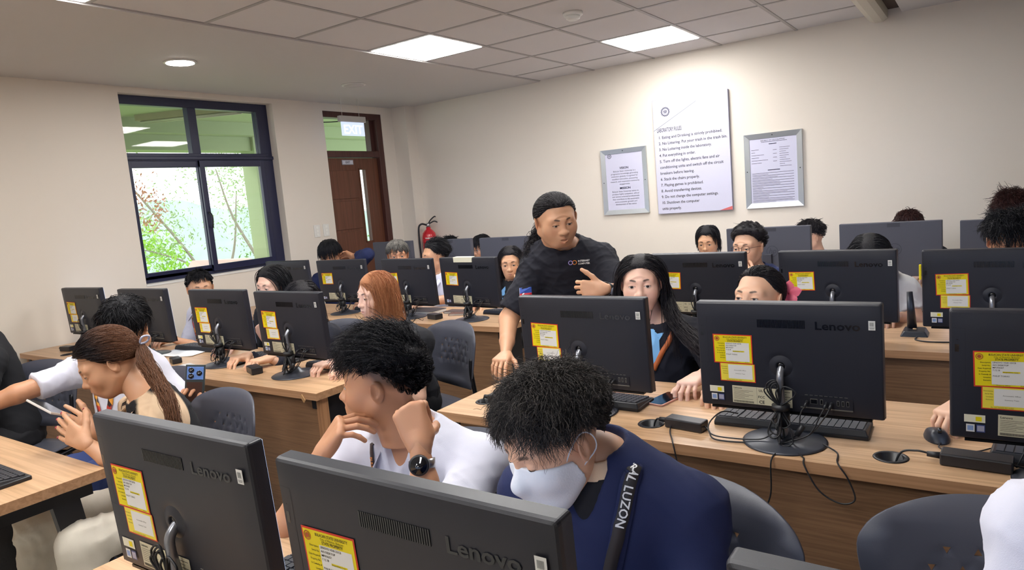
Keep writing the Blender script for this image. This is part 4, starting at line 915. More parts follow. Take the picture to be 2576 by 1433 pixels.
m = MB(); m.box(-0.004, 0.004, -0.01, 0.01, -0.03, 0.03); o = m.build('yellow_sticky_note', [yel], loc=(-0.235, 3.25, 1.04)); o.modifiers.new('b', 'BEVEL').width = .001
tag(o, 'small yellow strip on the side of the upper right computer', 'sticker'); o.location = (-0.219, 3.19, 1.07)
t = tag(empty('backpack', (-2.99, .90, 0)), 'black bag with a pale ring emblem under the near left desk', 'bag')
m = MB(); m.lathe([(0, .20), (.10, .20), (.145, .26), (.15, .42), (.13, .50), (.07, .54), (0, .545)], 28, 0, Matrix.Scale(.75, 4, (0, 1, 0))); m.build('body', [mat('bag_black', srgb('15161C'), .7, bump=.5, bscale=80)], t)
m = MB(); V = []; F = []
for k in range(28):
    a = 2*PI*k/28
    for rr in (.075, .095): V.append((rr*math.cos(a)+.01, -.119+.02*abs(math.cos(a)), .38+rr*1.1*math.sin(a)))
for k in range(28): j = (k+1) % 28; F.append((2*k, 2*k+1, 2*j+1, 2*j))
m.add(V, F, 0); o = m.build('ring_emblem', [MATS['pale_label']], t); o.rotation_euler = (0, 0, .6)
m = MB(); m.lathe([(0, 0), (.20, 0), (.21, .05), (.21, .16), (.18, .195), (0, .198)], 28); tag(m.build('floor_stool', [mat('stool_grey', srgb('8A8580'), .6)], loc=(-2.99, .90, 0)), 'grey round low stool under the black bag at the lower left', 'stool')
# ------------------------------------------------------------------ chairs
for c in [(0.05, 1.235, 0.05, 'grey plastic chair empty at the bottom right with triangular holes'),
          (-0.55, 1.13, -0.08, 'grey plastic chair behind the masked person in navy'),
          (-1.16, 1.20, 0.0, 'grey plastic chair of the person turning away with a wristwatch'),
          (-2.44, 2.60, -0.30, 'empty dark grey chair beside the right end of the window side desk'),
          (-2.40, 1.235, -0.1, 'grey plastic chair of the person with the brown ponytail'),
          (-3.98, 1.28, 0.35, 'black plastic chair at the left behind the outstretched arm'),
          (-3.13, 2.53, 0.1, 'grey plastic chair behind the red haired person, mostly hidden'),
          (-3.02, 1.40, 0.0, 'grey plastic chair of the person stretching an arm to the left edge')]: chair(*c)
# ------------------------------------------------------------------ implicit surfaces for bodies and clothes
class Field:
    def __init__(s, lo, hi, res):
        s.lo = np.array(lo, float); s.res = res; s.n = np.maximum(4, np.ceil((np.array(hi)-s.lo)/res).astype(int)+1)
        s.V = np.full(tuple(s.n), 0.2, np.float32)
        s.ax = [(s.lo[i]+res*np.arange(s.n[i])).astype(np.float32) for i in range(3)]
    def sub(s, lo, hi):
        a = np.clip(np.floor((np.array(lo)-s.lo)/s.res).astype(int), 0, s.n); b = np.clip(np.ceil((np.array(hi)-s.lo)/s.res).astype(int)+1, 0, s.n)
        if np.any(b <= a): return None, None
        sl = tuple(slice(a[i], b[i]) for i in range(3))
        X = np.meshgrid(s.ax[0][sl[0]], s.ax[1][sl[1]], s.ax[2][sl[2]], indexing='ij', sparse=True)
        return sl, X
    def comb(s, sl, d, k, op):
        v = s.V[sl]
        if op == 'u':
            if k > 0: h = np.maximum(k-np.abs(v-d), 0)/k; r = np.minimum(v, d)-h*h*k*0.25
            else: r = np.minimum(v, d)
        elif op == 's':
            d = -d
            if k > 0: h = np.maximum(k-np.abs(v-d), 0)/k; r = np.maximum(v, d)+h*h*k*0.25
            else: r = np.maximum(v, d)
        s.V[sl] = r
    def cone(s, a, b, ra, rb, k=0.02, op='u', cutb=False, cuta=False, sq=None):
        """tapered capsule; sq=(axis vec, factor) squashes thickness along an axis"""
        a = np.array(a, float); b = np.array(b, float); R = max(ra, rb)+k+2*s.res
        sl, X = s.sub(np.minimum(a, b)-R, np.maximum(a, b)+R)
        if sl is None: return s
        ab = b-a; L2 = ab@ab+1e-9
        px, py, pz = X[0]-a[0], X[1]-a[1], X[2]-a[2]
        t0 = (px*ab[0]+py*ab[1]+pz*ab[2])/L2; t = np.clip(t0, 0, 1)
        qx, qy, qz = px-t*ab[0], py-t*ab[1], pz-t*ab[2]
        d2 = qx*qx+qy*qy+qz*qz
        if sq is not None:
            ax = np.array(sq[0], float); ax /= np.linalg.norm(ax); c = qx*ax[0]+qy*ax[1]+qz*ax[2]; d2 = d2+c*c*((1/sq[1])**2-1)
        d = np.sqrt(d2)-(ra+(rb-ra)*t)
        L = math.sqrt(L2)
        if cutb: d = np.maximum(d, (t0-1)*L)
        if cuta: d = np.maximum(d, -t0*L)
        s.comb(sl, d.astype(np.float32), k, op); return s
    def ell(s, c, r, R=None, k=0.02, op='u'):
        c = np.array(c, float); r = np.array(r, float); E = max(r)+k+2*s.res
        sl, X = s.sub(c-E, c+E)
        if sl is None: return s
        p = [X[0]-c[0], X[1]-c[1], X[2]-c[2]]
        if R is not None:
            R = np.array(R); p = [p[0]*R[0, i]+p[1]*R[1, i]+p[2]*R[2, i] for i in range(3)]
        k0 = np.sqrt((p[0]/r[0])**2+(p[1]/r[1])**2+(p[2]/r[2])**2)+1e-6
        k1 = np.sqrt((p[0]/r[0]**2)**2+(p[1]/r[1]**2)**2+(p[2]/r[2]**2)**2)+1e-6
        s.comb(sl, (k0*(k0-1)/k1).astype(np.float32), k, op); return s
    def plane(s, p, n, k=0.0):
        """keep the side the normal points away from"""
        p = np.array(p, float); n = np.array(n, float); n = n/np.linalg.norm(n)
        X = np.meshgrid(*s.ax, indexing='ij', sparse=True)
        d = -((X[0]-p[0])*n[0]+(X[1]-p[1])*n[1]+(X[2]-p[2])*n[2])
        s.comb(tuple(slice(None) for _ in range(3)), d.astype(np.float32), k, 's'); return s
    def mesh(s, smooth=1):
        V = s.V.copy()
        for ax in range(3):  # closed border
            sl = [slice(None)]*3; sl[ax] = 0; V[tuple(sl)] = 0.05; sl[ax] = -1; V[tuple(sl)] = 0.05
        I = V < 0; nx, ny, nz = V.shape
        c = np.zeros((nx-1, ny-1, nz-1), np.int8)
        for dx in (0, 1):
            for dy in (0, 1):
                for dz in (0, 1): c += I[dx:nx-1+dx, dy:ny-1+dy, dz:nz-1+dz]
        act = np.argwhere((c > 0) & (c < 8))
        if len(act) == 0: return np.zeros((0, 3)), np.zeros((0, 4), int)
        idx = np.full(c.shape, -1, np.int32); idx[act[:, 0], act[:, 1], act[:, 2]] = np.arange(len(act))
        acc = np.zeros((len(act), 3)); cnt = np.zeros(len(act))
        corners = [(0, 0, 0), (1, 0, 0), (0, 1, 0), (1, 1, 0), (0, 0, 1), (1, 0, 1), (0, 1, 1), (1, 1, 1)]
        vals = [V[act[:, 0]+a, act[:, 1]+b, act[:, 2]+cc] for a, b, cc in corners]
        for i, j in ((0, 1), (2, 3), (4, 5), (6, 7), (0, 2), (1, 3), (4, 6), (5, 7), (0, 4), (1, 5), (2, 6), (3, 7)):
            a, b = vals[i], vals[j]; m = (a < 0) != (b < 0)
            t = np.where(m, a/np.where(m, a-b, 1), 0)
            p = np.array(corners[i])+t[:, None]*(np.array(corners[j])-np.array(corners[i]))
            acc += p*m[:, None]; cnt += m
        P = act+acc/np.maximum(cnt, 1)[:, None]
        F = []
        for ax, (u, v) in enumerate(((1, 2), (2, 0), (0, 1))):
            sl0 = [slice(0, -1)]*3; sl1 = [slice(0, -1)]*3; sl0[ax] = slice(0, None); 
            A = I[tuple(slice(0, -1) if i == ax else slice(1, -1) for i in range(3))]; B = I[tuple(slice(1, None) if i == ax else slice(1, -1) for i in range(3))]
            e = np.argwhere(A != B)
            if len(e) == 0: continue
            base = e.copy()
            for i in range(3):
                if i != ax: base[:, i] += 1
            flip = A[e[:, 0], e[:, 1], e[:, 2]]
            du = np.zeros(3, int); du[u] = 1; dv = np.zeros(3, int); dv[v] = 1
            q = [base-du-dv, base-dv, base, base-du]
            qi = np.stack([idx[x[:, 0], x[:, 1], x[:, 2]] for x in q], 1)
            qi[~flip] = qi[~flip][:, ::-1]
            F.append(qi)
        F = np.concatenate(F)
        F = F[(F >= 0).all(1)]
        P = s.lo+P*s.res
        for _ in range(smooth): P = relax(P, F, 0.5)
        return P, F
def relax(P, F, w=0.5):
    n = len(P); S_ = np.zeros((n, 3)); C_ = np.zeros(n)
    for a, b in ((0, 1), (1, 2), (2, 3), (3, 0)):
        for i in range(3):
            S_[:, i] += np.bincount(F[:, a], P[F[:, b], i], n)+np.bincount(F[:, b], P[F[:, a], i], n)
        C_ += np.bincount(F[:, a], minlength=n)+np.bincount(F[:, b], minlength=n)
    return P*(1-w)+w*S_/np.maximum(C_, 1)[:, None]
def vnormals(P, F):
    fn = np.cross(P[F[:, 2]]-P[F[:, 0]], P[F[:, 3]]-P[F[:, 1]]); N = np.zeros_like(P)
    for a in range(4):
        for i in range(3): N[:, i] += np.bincount(F[:, a], fn[:, i], len(P))
    return N/(np.linalg.norm(N, axis=1)[:, None]+1e-12)
def np_mesh(name, P, F, mats, attrs=None, smooth=True):
    me = bpy.data.meshes.new(name); nv, nf = len(P), len(F); k = F.shape[1]
    me.vertices.add(nv); me.vertices.foreach_set('co', np.asarray(P, np.float32).ravel())
    me.loops.add(nf*k); me.loops.foreach_set('vertex_index', F.astype(np.int32).ravel())
    me.polygons.add(nf); me.polygons.foreach_set('loop_start', np.arange(0, nf*k, k, dtype=np.int32))
    if smooth: me.polygons.foreach_set('use_smooth', np.ones(nf, bool))
    for m_ in (mats if isinstance(mats, (list, tuple)) else [mats]): me.materials.append(m_)
    for nm, arr in (attrs or {}).items():
        at = me.attributes.new(nm, 'FLOAT', 'POINT'); at.data.foreach_set('value', np.asarray(arr, np.float32))
    me.update(); me.validate(); return me
def folds(P, N, amp, seed=0, freq=1.0):
    r = np.random.default_rng(seed); D = np.zeros(len(P))
    for k in range(7):
        d = r.normal(size=3); d /= np.linalg.norm(d); e = r.normal(size=3); e /= np.linalg.norm(e)
        f = freq*r.uniform(26, 85); ph = r.uniform(0, 6.28)
        w_ = 1.6*np.sin(P@e*f*0.35+ph*2)+.8*np.sin(P@d[::-1]*f*.7+ph)
        D += (1-np.abs(np.sin(P@d*f+w_+ph)))**2/(k+2)**0.5
        
    m_ = 0.5+0.5*np.sin(P@r.normal(size=3)*7+r.uniform(0, 6))
    return P+N*((D-D.mean())*amp*1.5*(0.35+m_))[:, None]
def rotm(yaw=0, pitch=0, roll=0):
    """yaw turns the face (which looks to -y) towards +x; pitch bows it down; roll leans it to +x"""
    y, p, r = math.radians(yaw), math.radians(pitch), math.radians(roll)
    Rz = np.array([[math.cos(y), -math.sin(y), 0], [math.sin(y), math.cos(y), 0], [0, 0, 1]])
    Rx = np.array([[1, 0, 0], [0, math.cos(p), -math.sin(p)], [0, math.sin(p), math.cos(p)]])
    Ry = np.array([[math.cos(r), 0, math.sin(r)], [0, 1, 0], [-math.sin(r), 0, math.cos(r)]])
    return Rz@Rx@Ry
def seg_dist(P, a, b):
    a = np.array(a, float); b = np.array(b, float); ab = b-a; t = np.clip(((P-a)@ab)/(ab@ab+1e-9), 0, 1)
    return np.linalg.norm(P-a-t[:, None]*ab, axis=1)
def face_prims(f, g=0, wide=1.0, jaw=1.0, full=0.0):
    f.ell((0, .018, .030), (.076*wide+g, .094+g, .083+g), k=0)
    f.ell((0, -.022, -.024), (.0625*wide+g, .066+g, .075+g), k=.03)
    f.ell((0, -.050, -.086), (.032*jaw+g, .030+g, .026+g), k=.045)
    for s_ in (-1, 1):
        f.cone((s_*.053*wide*jaw, .002, -.048), (s_*.026*jaw, -.048, -.092), .017+g, .014+g, k=.03)
        f.ell((s_*.035*wide, -.052, -.030), (.023+.010*full+g, .024+g, .024+.012*full+g), k=.03)
_headcache = {}
def head_local(res, wide=1.0, jaw=1.0, mouth=0.0, lids=1.0, full=0.0, soft=0.0, nose=1.0):
    """lids 1 open .. 0 shut; returns verts, faces, attributes in head space"""
    key = (res, wide, jaw, mouth, lids, full, soft, nose)
    if key in _headcache: return _headcache[key]
    f = Field((-.105, -.125, -.165), (.105, .13, .13), res)
    face_prims(f, 0, wide, jaw, full)
    for s_ in (-1, 1):
        f.cone((s_*.012, -.078, .021), (s_*.044, -.066, .021), .006, .006, k=.03)
        f.ell((s_*.0315, -.092, .0), (.017, .013, .011), k=.016, op='s')
    f.cone((0, .02, -.05), (0, .045, -.16), .054*wide, .055*wide, k=.03)
    # nose
    f.cone((0, -.080, .004), (0, -.096*1, -.028), .0075*nose, .0095*nose, k=.014)
    f.ell((0, -.099, -.033), (.0120*nose, .012, .010), k=.010)
    for s_ in (-1, 1):
        f.ell((s_*.0135*nose, -.090, -.036), (.0085, .010, .0080), k=.006)
        f.ell((s_*.0065, -.098, -.0425), (.0035, .005, .003), k=.002, op='s')
    # mouth
    f.ell((0, -.074, -.062), (.026, .019, .022), k=.02)
    f.cone((-.019, -.0845, -.0640), (0, -.0925, -.0610), .0028, .0048, k=.005); f.cone((.019, -.0845, -.0640), (0, -.0925, -.0610), .0028, .0048, k=.005)
    f.cone((-.016, -.0840, -.0695-.006*mouth), (0, -.0905, -.0712-.010*mouth), .0032, .0052, k=.005); f.cone((.016, -.0840, -.0695-.006*mouth), (0, -.0905, -.0712-.010*mouth), .0032, .0052, k=.005)
    f.ell((0, -.101, -.0662-.003*mouth), (.020, .016, .0010+.0055*mouth), k=.002, op='s')
    # eyelids
    for s_ in (-1, 1):
        f.ell((s_*.0315, -.0715, .0005), (.0148, .0140, .0132), k=.004)
        if lids > 0.05: f.ell((s_*.0320, -.0885, -.0020-.0015*(1-lids)), (.0175, .0140, .0033*lids), k=.0010, op='s')
        # ears
        R = rotm(0, 0, 0)
        f.ell((s_*.079*wide, .012, -.008), (.0065, .0175, .030), R=np.array(rotm(s_*22, 10, s_*8)), k=.006)
        f.ell((s_*.0865*wide, .008, -.004), (.0055, .010, .018), R=np.array(rotm(s_*22, 10, s_*8)), k=.004, op='s')
    P, F = f.mesh(1)
    lip = np.minimum(np.minimum(seg_dist(P, (-.019, -.0845, -.0640), (0, -.0925, -.0610)), seg_dist(P, (.019, -.0845, -.0640), (0, -.0925, -.0610)))/.0058,
                     np.minimum(seg_dist(P, (-.016, -.084, -.0695-.006*mouth), (0, -.0905, -.0712-.010*mouth)), seg_dist(P, (.016, -.084, -.0695-.006*mouth), (0, -.0905, -.0712-.010*mouth)))/.0064)
    lip = np.clip((1.15-lip)/.4, 0, 1)*(P[:, 1] < -.072)
    br = np.full(len(P), 9.0)
    for s_ in (-1, 1):
        a, b, c = (s_*.015, -.085, .0215), (s_*.032, -.083, .0255), (s_*.052, -.064, .0215)
        br = np.minimum(br, np.minimum(seg_dist(P, a, b)/.0042, seg_dist(P, b, c)/.0036))
    brow = np.clip((1.15-br)/.5, 0, 1)*(P[:, 1] < -.045)
    lash = np.full(len(P), 9.0)
    for s_ in (-1, 1):
        zz = .0034*lids-.002
        lash = np.minimum(lash, np.minimum(seg_dist(P, (s_*.0185, -.083, -.001), (s_*.030, -.0865, zz+.0005)), seg_dist(P, (s_*.030, -.0865, zz+.0005), (s_*.0455, -.080, -.0012)))/.0024)
    lash = np.clip((1.4-lash)/.6, 0, 1)
    ch = np.zeros(len(P))
    for s_ in (-1, 1): ch = np.maximum(ch, np.clip(1-np.linalg.norm((P-np.array((s_*.042, -.065, -.030)))/np.array((.028, .04, .022)), axis=1), 0, 1))
    o = (P, F, {'lip': lip, 'brow': np.maximum(brow, lash), 'cheek': ch}); _headcache[key] = o; return o
def skin_mat(name, col, lipc=None, browc='231A18', rough=0.48):
    m = bpy.data.materials.new(name); m.use_nodes = True; nt = m.node_tree; b = nt.nodes['Principled BSDF']
    def at(n): a = nt.nodes.new('ShaderNodeAttribute'); a.attribute_name = n; return a.outputs['Fac']
    c = srgb(col); base = (*c, 1)
    def mix(fac, c1, c2):
        x = nt.nodes.new('ShaderNodeMix'); x.data_type = 'RGBA'; nt.links.new(fac, x.inputs['Factor'])
        if isinstance(c1, tuple): x.inputs['A'].default_value = c1
        else: nt.links.new(c1, x.inputs['A'])
        x.inputs['B'].default_value = c2; return x.outputs['Result']
    sc = nt.nodes.new('ShaderNodeMath'); sc.operation = 'MULTIPLY'; sc.inputs[1].default_value = 0.30; nt.links.new(at('cheek'), sc.inputs[0])
    r = mix(sc.outputs[0], base, (min(1, c[0]*1.02), c[1]*.62, c[2]*.58, 1))
    lc = srgb(lipc) if lipc else (c[0]*.80, c[1]*.50, c[2]*.48)
    r = mix(at('lip'), r, (*lc, 1)); 
    bs = nt.nodes.new('ShaderNodeMath'); bs.operation = 'MULTIPLY'; bs.inputs[1].default_value = 0.85; nt.links.new(at('brow'), bs.inputs[0])
    r = mix(bs.outputs[0], r, (*srgb(browc), 1))
    fs = nt.nodes.new('ShaderNodeMath'); fs.operation = 'MULTIPLY'; fs.inputs[1].default_value = 0.80; nt.links.new(at('fade'), fs.inputs[0])
    r = mix(fs.outputs[0], r, (*srgb('1C1817'), 1))
    nt.links.new(r, b.inputs['Base Color'])
    b.inputs['Roughness'].default_value = rough; b.inputs['Subsurface Weight'].default_value = 0.12; b.inputs['Subsurface Radius'].default_value = (0.012, 0.005, 0.003); b.inputs['Subsurface Scale'].default_value = 0.6
    tc = nt.nodes.new('ShaderNodeTexCoord'); n2 = nt.nodes.new('ShaderNodeTexNoise'); n2.inputs['Scale'].default_value = 350; nt.links.new(tc.outputs['Object'], n2.inputs['Vector'])
    bp = nt.nodes.new('ShaderNodeBump'); bp.inputs['Strength'].default_value = 0.12; bp.inputs['Distance'].default_value = 0.001; nt.links.new(n2.outputs['Fac'], bp.inputs['Height']); nt.links.new(bp.outputs['Normal'], b.inputs['Normal'])
    return m
def hair_mat(name, c1, c2, rough=0.48):
    m = bpy.data.materials.new(name); m.use_nodes = True; nt = m.node_tree; b = nt.nodes['Principled BSDF']
    a = nt.nodes.new('ShaderNodeAttribute'); a.attribute_name = 'tone'
    x = nt.nodes.new('ShaderNodeMix'); x.data_type = 'RGBA'; nt.links.new(a.outputs['Fac'], x.inputs['Factor']); x.inputs['A'].default_value = (*srgb(c1), 1); x.inputs['B'].default_value = (*srgb(c2), 1)
    nt.links.new(x.outputs['Result'], b.inputs['Base Color']); b.inputs['Roughness'].default_value = rough; b.inputs['Specular IOR Level'].default_value = 0.32
    tc = nt.nodes.new('ShaderNodeTexCoord'); n2 = nt.nodes.new('ShaderNodeTexNoise'); n2.inputs['Scale'].default_value = 240; n2.inputs['Detail'].default_value = 2; n2.inputs['Distortion'].default_value = 1.5
    mp = nt.nodes.new('ShaderNodeMapping'); mp.inputs['Scale'].default_value = (1, 1, .25); nt.links.new(tc.outputs['Object'], mp.inputs['Vector']); nt.links.new(mp.outputs['Vector'], n2.inputs['Vector'])
    bp = nt.nodes.new('ShaderNodeBump'); bp.inputs['Strength'].default_value = 0.9; bp.inputs['Distance'].default_value = 0.004; nt.links.new(n2.outputs['Fac'], bp.inputs['Height']); nt.links.new(bp.outputs['Normal'], b.inputs['Normal'])
    return m
# ------------------------------------------------------------------ hair
SK_C = np.array([0, .017, .030]); SK_R = np.array([.0765, .0945, .0835]); FC_C = np.array([0, -.022, -.022]); FC_R = np.array([.067, .068, .078])
AZ = np.array([0, .45, .75, 1.0, 1.25, 1.5, 1.75, 2.1, 2.6, PI]); TH = np.array([.53, .53, .46, .22, -.08, -.10, -.32, -.50, -.60, -.64])
def thr(az, shift=0.0, earup=0.0, frontup=0.0): return np.interp(np.abs(az), AZ, TH)+shift+earup*np.exp(-((np.abs(az)-1.55)/.55)**2)+frontup*np.exp(-(np.asarray(az)/.9)**2)
def push(P, C, R, c):
    q = (P-C)/(R+c); l = np.linalg.norm(q, axis=1); m_ = l < 1
    P[m_] = C+(q[m_]/l[m_][:, None])*(R+c); return P
def strands_mesh(name, S_, rad, mat_, tone, taper=0.35):
    """S_: n,m,3 polylines -> 3-sided tubes"""
    n, m_, _ = S_.shape; T = np.gradient(S_, axis=1); T /= np.linalg.norm(T, axis=2)[:, :, None]+1e-9
    ref = RNG.normal(size=(n, 1, 3)); U = np.cross(T, np.broadcast_to(ref, T.shape)); U /= np.linalg.norm(U, axis=2)[:, :, None]+1e-9
    W = np.cross(T, U); r = rad*np.interp(np.linspace(0, 1, m_), [0, .15, .6, 1], [.7, 1, .9, taper])[None, :, None]*RNG.uniform(.7, 1.3, size=(n, 1, 1))
    Vs = np.stack([S_+r*(math.cos(a)*U+math.sin(a)*W) for a in (0, 2.094, 4.189)], 2)   # n,m,3,3
    P = Vs.reshape(-1, 3); b = (np.arange(n)[:, None]*m_+np.arange(m_-1)[None, :])*3; F = []
    for k in range(3):
        j = (k+1) % 3; F.append(np.stack([b+k, b+j, b+3+j, b+3+k], -1).reshape(-1, 4))
    F = np.concatenate(F); return np_mesh(name, P, F, mat_, {'tone': np.repeat(tone.reshape(-1), 3)})
def cap_surface(shift, vol, edge=0.25, nseg=72, nr=22, earup=0.0, frontup=0.0):
    """shell of hair from the hairline to the crown"""
    P = []; F = []
    for j in range(nr+1):
        for i in range(nseg):
            az = -PI+2*PI*i/nseg; t0 = float(thr(az, shift, earup, frontup)); t0 = math.asin(max(-.99, min(.99, t0))); el = t0+(PI/2-t0)*(j/nr)
            d = np.array([math.sin(az)*math.cos(el), -math.cos(az)*math.cos(el), math.sin(el)])
            e = min(1, (j/nr)/edge); v_ = vol(az, el) if callable(vol) else vol
            P.append(SK_C+d*(SK_R-0.0015+(v_+0.0015)*math.sin(e*PI/2)))
    for j in range(nr):
        for i in range(nseg):
            k = (i+1) % nseg; F.append((j*nseg+i, j*nseg+k, (j+1)*nseg+k, (j+1)*nseg+i))
    return np.array(P), np.array(F)
def grow(style, n, m_=10, clump=0, earup=0.0, frontup=0.0, rad=.0012, L=.08, vol=.012, shift=0.0, fade=False, part=0.0, capsules=(), tie=(0, .10, .02), tail=None, noise=.25, curl=0.0, lift=.4, grav=.25, mat_=None, tonef=None, taper=.35, gdir=(0, 0, -1), sweep=(0, 0, 0)):
    """returns list of (P,F,tone) style meshes as a single strands array in head space"""
    d = RNG.normal(size=(n*5, 3)); d /= np.linalg.norm(d, axis=1)[:, None]; tp_ = RNG.random(len(d)) < .16; d[tp_, 2] = np.abs(d[tp_, 2])*1.0+1.6; d /= np.linalg.norm(d, axis=1)[:, None]
    az = np.arctan2(d[:, 0], -d[:, 1]); ok = d[:, 2] > thr(az, shift, earup, frontup)+0.01; d = d[ok][:n]; n = len(d); az = np.arctan2(d[:, 0], -d[:, 1])
    P = SK_C+d*SK_R*0.995; N = d/SK_R; N /= np.linalg.norm(N, axis=1)[:, None]
    Ls = L*RNG.uniform(.75, 1.15, size=n)
    up_ = np.clip((d[:, 2]-thr(az, shift))/.5, 0, 1)
    if fade: Ls *= np.where((np.abs(az) > .9), np.clip((d[:, 2]-.10)/.45, .10, 1), 1)
    g = np.array(gdir, float)
    crown = SK_C+np.array([0, .035, .085]); out = [P.copy()]; D = None
    sgn = np.where(d[:, 0] > part, 1.0, -1.0); CJ = crown+RNG.normal(size=(n, 3))*.028
    T0 = np.array(tie, float)
    for k in range(m_-1):
        seg = (Ls/(m_-1))[:, None]
        fz = np.ones(n)
        if style == 'radial': t = P-CJ
        elif style == 'part': t = np.stack([sgn*1.0, np.where(P[:, 1] < 0, .35, .5)*np.ones(n), -0.35*np.ones(n)], 1); fz = np.clip((P[:, 2]+.03)/.08, 0, 1)
        elif style == 'back': t = np.stack([P[:, 0]*2, np.ones(n), -.2*np.ones(n)], 1)
        elif style == 'fwd': t = np.stack([P[:, 0]*3, -np.ones(n), .0*np.ones(n)], 1)
        elif style == 'up': t = P-(SK_C-np.array([0, 0, .03]))
        elif style == 'tie': t = T0-P
        t = t+np.array(sweep)
        nn = (P-SK_C)/SK_R**2; nn /= np.linalg.norm(nn, axis=1)[:, None]
        t = t-nn*np.sum(t*nn, axis=1)[:, None]; t /= np.linalg.norm(t, axis=1)[:, None]+1e-6
        w_ = k/(m_-1)
        v = t*(fz*(1-.5*w_))[:, None]+nn*lift*max(0, 1-2.2*w_)*(0.3+up_[:, None])+g*grav*(w_*2.0)+RNG.normal(size=(n, 3))*noise*.35
        if D is None: D = v; R0 = RNG.normal(size=(n, 3))*noise
        v = v+R0
        if curl: v = v+curl*np.stack([np.sin(k*2.1+R0[:, 0]*30), np.cos(k*2.1+R0[:, 1]*30), np.sin(k*1.7+R0[:, 2]*30)], 1)
        v /= np.linalg.norm(v, axis=1)[:, None]; D = .45*D/np.linalg.norm(D, axis=1)[:, None]+.55*v; D /= np.linalg.norm(D, axis=1)[:, None]
        P = P+D*seg
        c = vol*(0.15+.85*min(1, w_*2))*RNG.uniform(.75, 1.1, size=(n, 1))*(.35+.65*up_[:, None])
        q = (P-SK_C)/(SK_R+c); l = np.linalg.norm(q, axis=1)[:, None]; P = np.where(l < 1, SK_C+(q/l)*(SK_R+c), P)
        P = push(P, FC_C, FC_R, .004)
        for a, b, r_ in capsules:
            a = np.array(a); b = np.array(b); ab = b-a; tt = np.clip(((P-a)@ab)/(ab@ab), 0, 1)[:, None]; q = P-a-tt*ab; l = np.linalg.norm(q, axis=1)[:, None]; P = np.where(l < r_, a+tt*ab+q/(l+1e-9)*r_, P)
        out.append(P.copy())
    S_ = np.stack(out, 1)
    if clump:
        g = RNG.permutation(n)[:max(8, n//clump)]; near_ = np.argmax(d@d[g].T, axis=1); G = S_[g][near_]
        w_ = (np.linspace(0, 1, S_.shape[1])**1.1*.82)[None, :, None]*RNG.uniform(.7, 1, size=(n, 1, 1)); S_ = S_*(1-w_)+(G+(S_-S_.mean(1, keepdims=True)-(G-G.mean(1, keepdims=True)))*.12)*w_
    return S_, d
def tie_strands(n, m_, tie, shift, vol):
    d = RNG.normal(size=(n*5, 3)); d /= np.linalg.norm(d, axis=1)[:, None]; az = np.arctan2(d[:, 0], -d[:, 1]); d = d[d[:, 2] > thr(az, shift)][:n]; n = len(d)
    T0 = np.array(tie, float); td = (T0-SK_C)/SK_R; td /= np.linalg.norm(td); A = SK_C+d*SK_R
    out = []
    for k in range(m_):
        w_ = k/(m_-1); v = d*(1-w_)+td*w_; v /= np.linalg.norm(v, axis=1)[:, None]+1e-6
        c = vol*math.sin(min(1, w_*2.5)*PI/2)*RNG.uniform(.8, 1.05, size=(n, 1))
        P = SK_C+v*(SK_R+c)
        if w_ > .8: P = P*(1-(w_-.8)/.2)+T0*((w_-.8)/.2)
        out.append(P)
    return np.stack(out, 1)
def tail_strands(n, path, r0, r1, curl=0.0, m_=24):
    Q = np.array([v[:] for v in bez(path, m_*2)]); idx = np.linspace(0, len(Q)-1, m_); Q = np.stack([np.interp(idx, np.arange(len(Q)), Q[:, i]) for i in range(3)], 1)
    off = RNG.normal(size=(n, 1, 3)); off /= np.linalg.norm(off, axis=2)[:, :, None]; off *= RNG.uniform(.1, 1, size=(n, 1, 1))**.5
    t = np.linspace(0, 1, m_)[None, :, None]; rr = np.interp(t, [0, .15, .6, 1], [r0*.5, r0, (r0+r1)/2, r1])
    S_ = Q[None]+off*rr
    ph = RNG.uniform(0, 6.28, size=(n, 1, 3)); S_ = S_+curl*np.sin(t*RNG.uniform(18, 30, size=(n, 1, 1))+ph)*np.minimum(1, t*3)+RNG.normal(size=(n, 1, 3))*.006*t
    S_ = S_[:, :, :]; Ls = RNG.uniform(.75, 1, size=n)
    idx = np.linspace(0, 1, m_)[None]*Ls[:, None]*(m_-1); i0 = np.minimum(idx.astype(int), m_-2); fr = (idx-i0)[:, :, None]; a = np.arange(n)[:, None]
    return S_[a, i0]*(1-fr)+S_[a, i0+1]*fr
# ------------------------------------------------------------------ people
SKIN = {'tan': skin_mat('skin_tan', 'C08B69'), 'warm': skin_mat('skin_warm', 'C99877'), 'light': skin_mat('skin_light', 'D8AA8C', 'B8705F'), 'pale': skin_mat('skin_pale', 'DFB49E', 'C04F5C'), 'brown': skin_mat('skin_brown', 'B07C5C'), 'honey': skin_mat('skin_honey', 'D3A27F', 'B4706A')}
HAIR = {'black': hair_mat('hair_black', '0E0D13', '24232B'), 'soft': hair_mat('hair_soft_black', '17141A', '3A3336', 0.45), 'ash': hair_mat('hair_ash', '201D1F', '6E665F', 0.55),
        'brown': hair_mat('hair_brown_ends', '17131A', '6B4329'), 'red': hair_mat('hair_copper', '9A5A38', 'CF9468'), 'grey': hair_mat('hair_greyed', '2A282A', 'A9A49C', 0.5), 'darkred': hair_mat('hair_dark_red', '2A1413', '5A2A20')}
eyew = mat('eye_white', srgb('BDB6AF'), 0.25); eyei = mat('eye_iris', srgb('1E120C'), 0.1)
def cloth(name, col, rough=0.85, sheen=0.0): return mat(name, srgb(col), rough, bump=0.25, bscale=700, sheen=sheen)
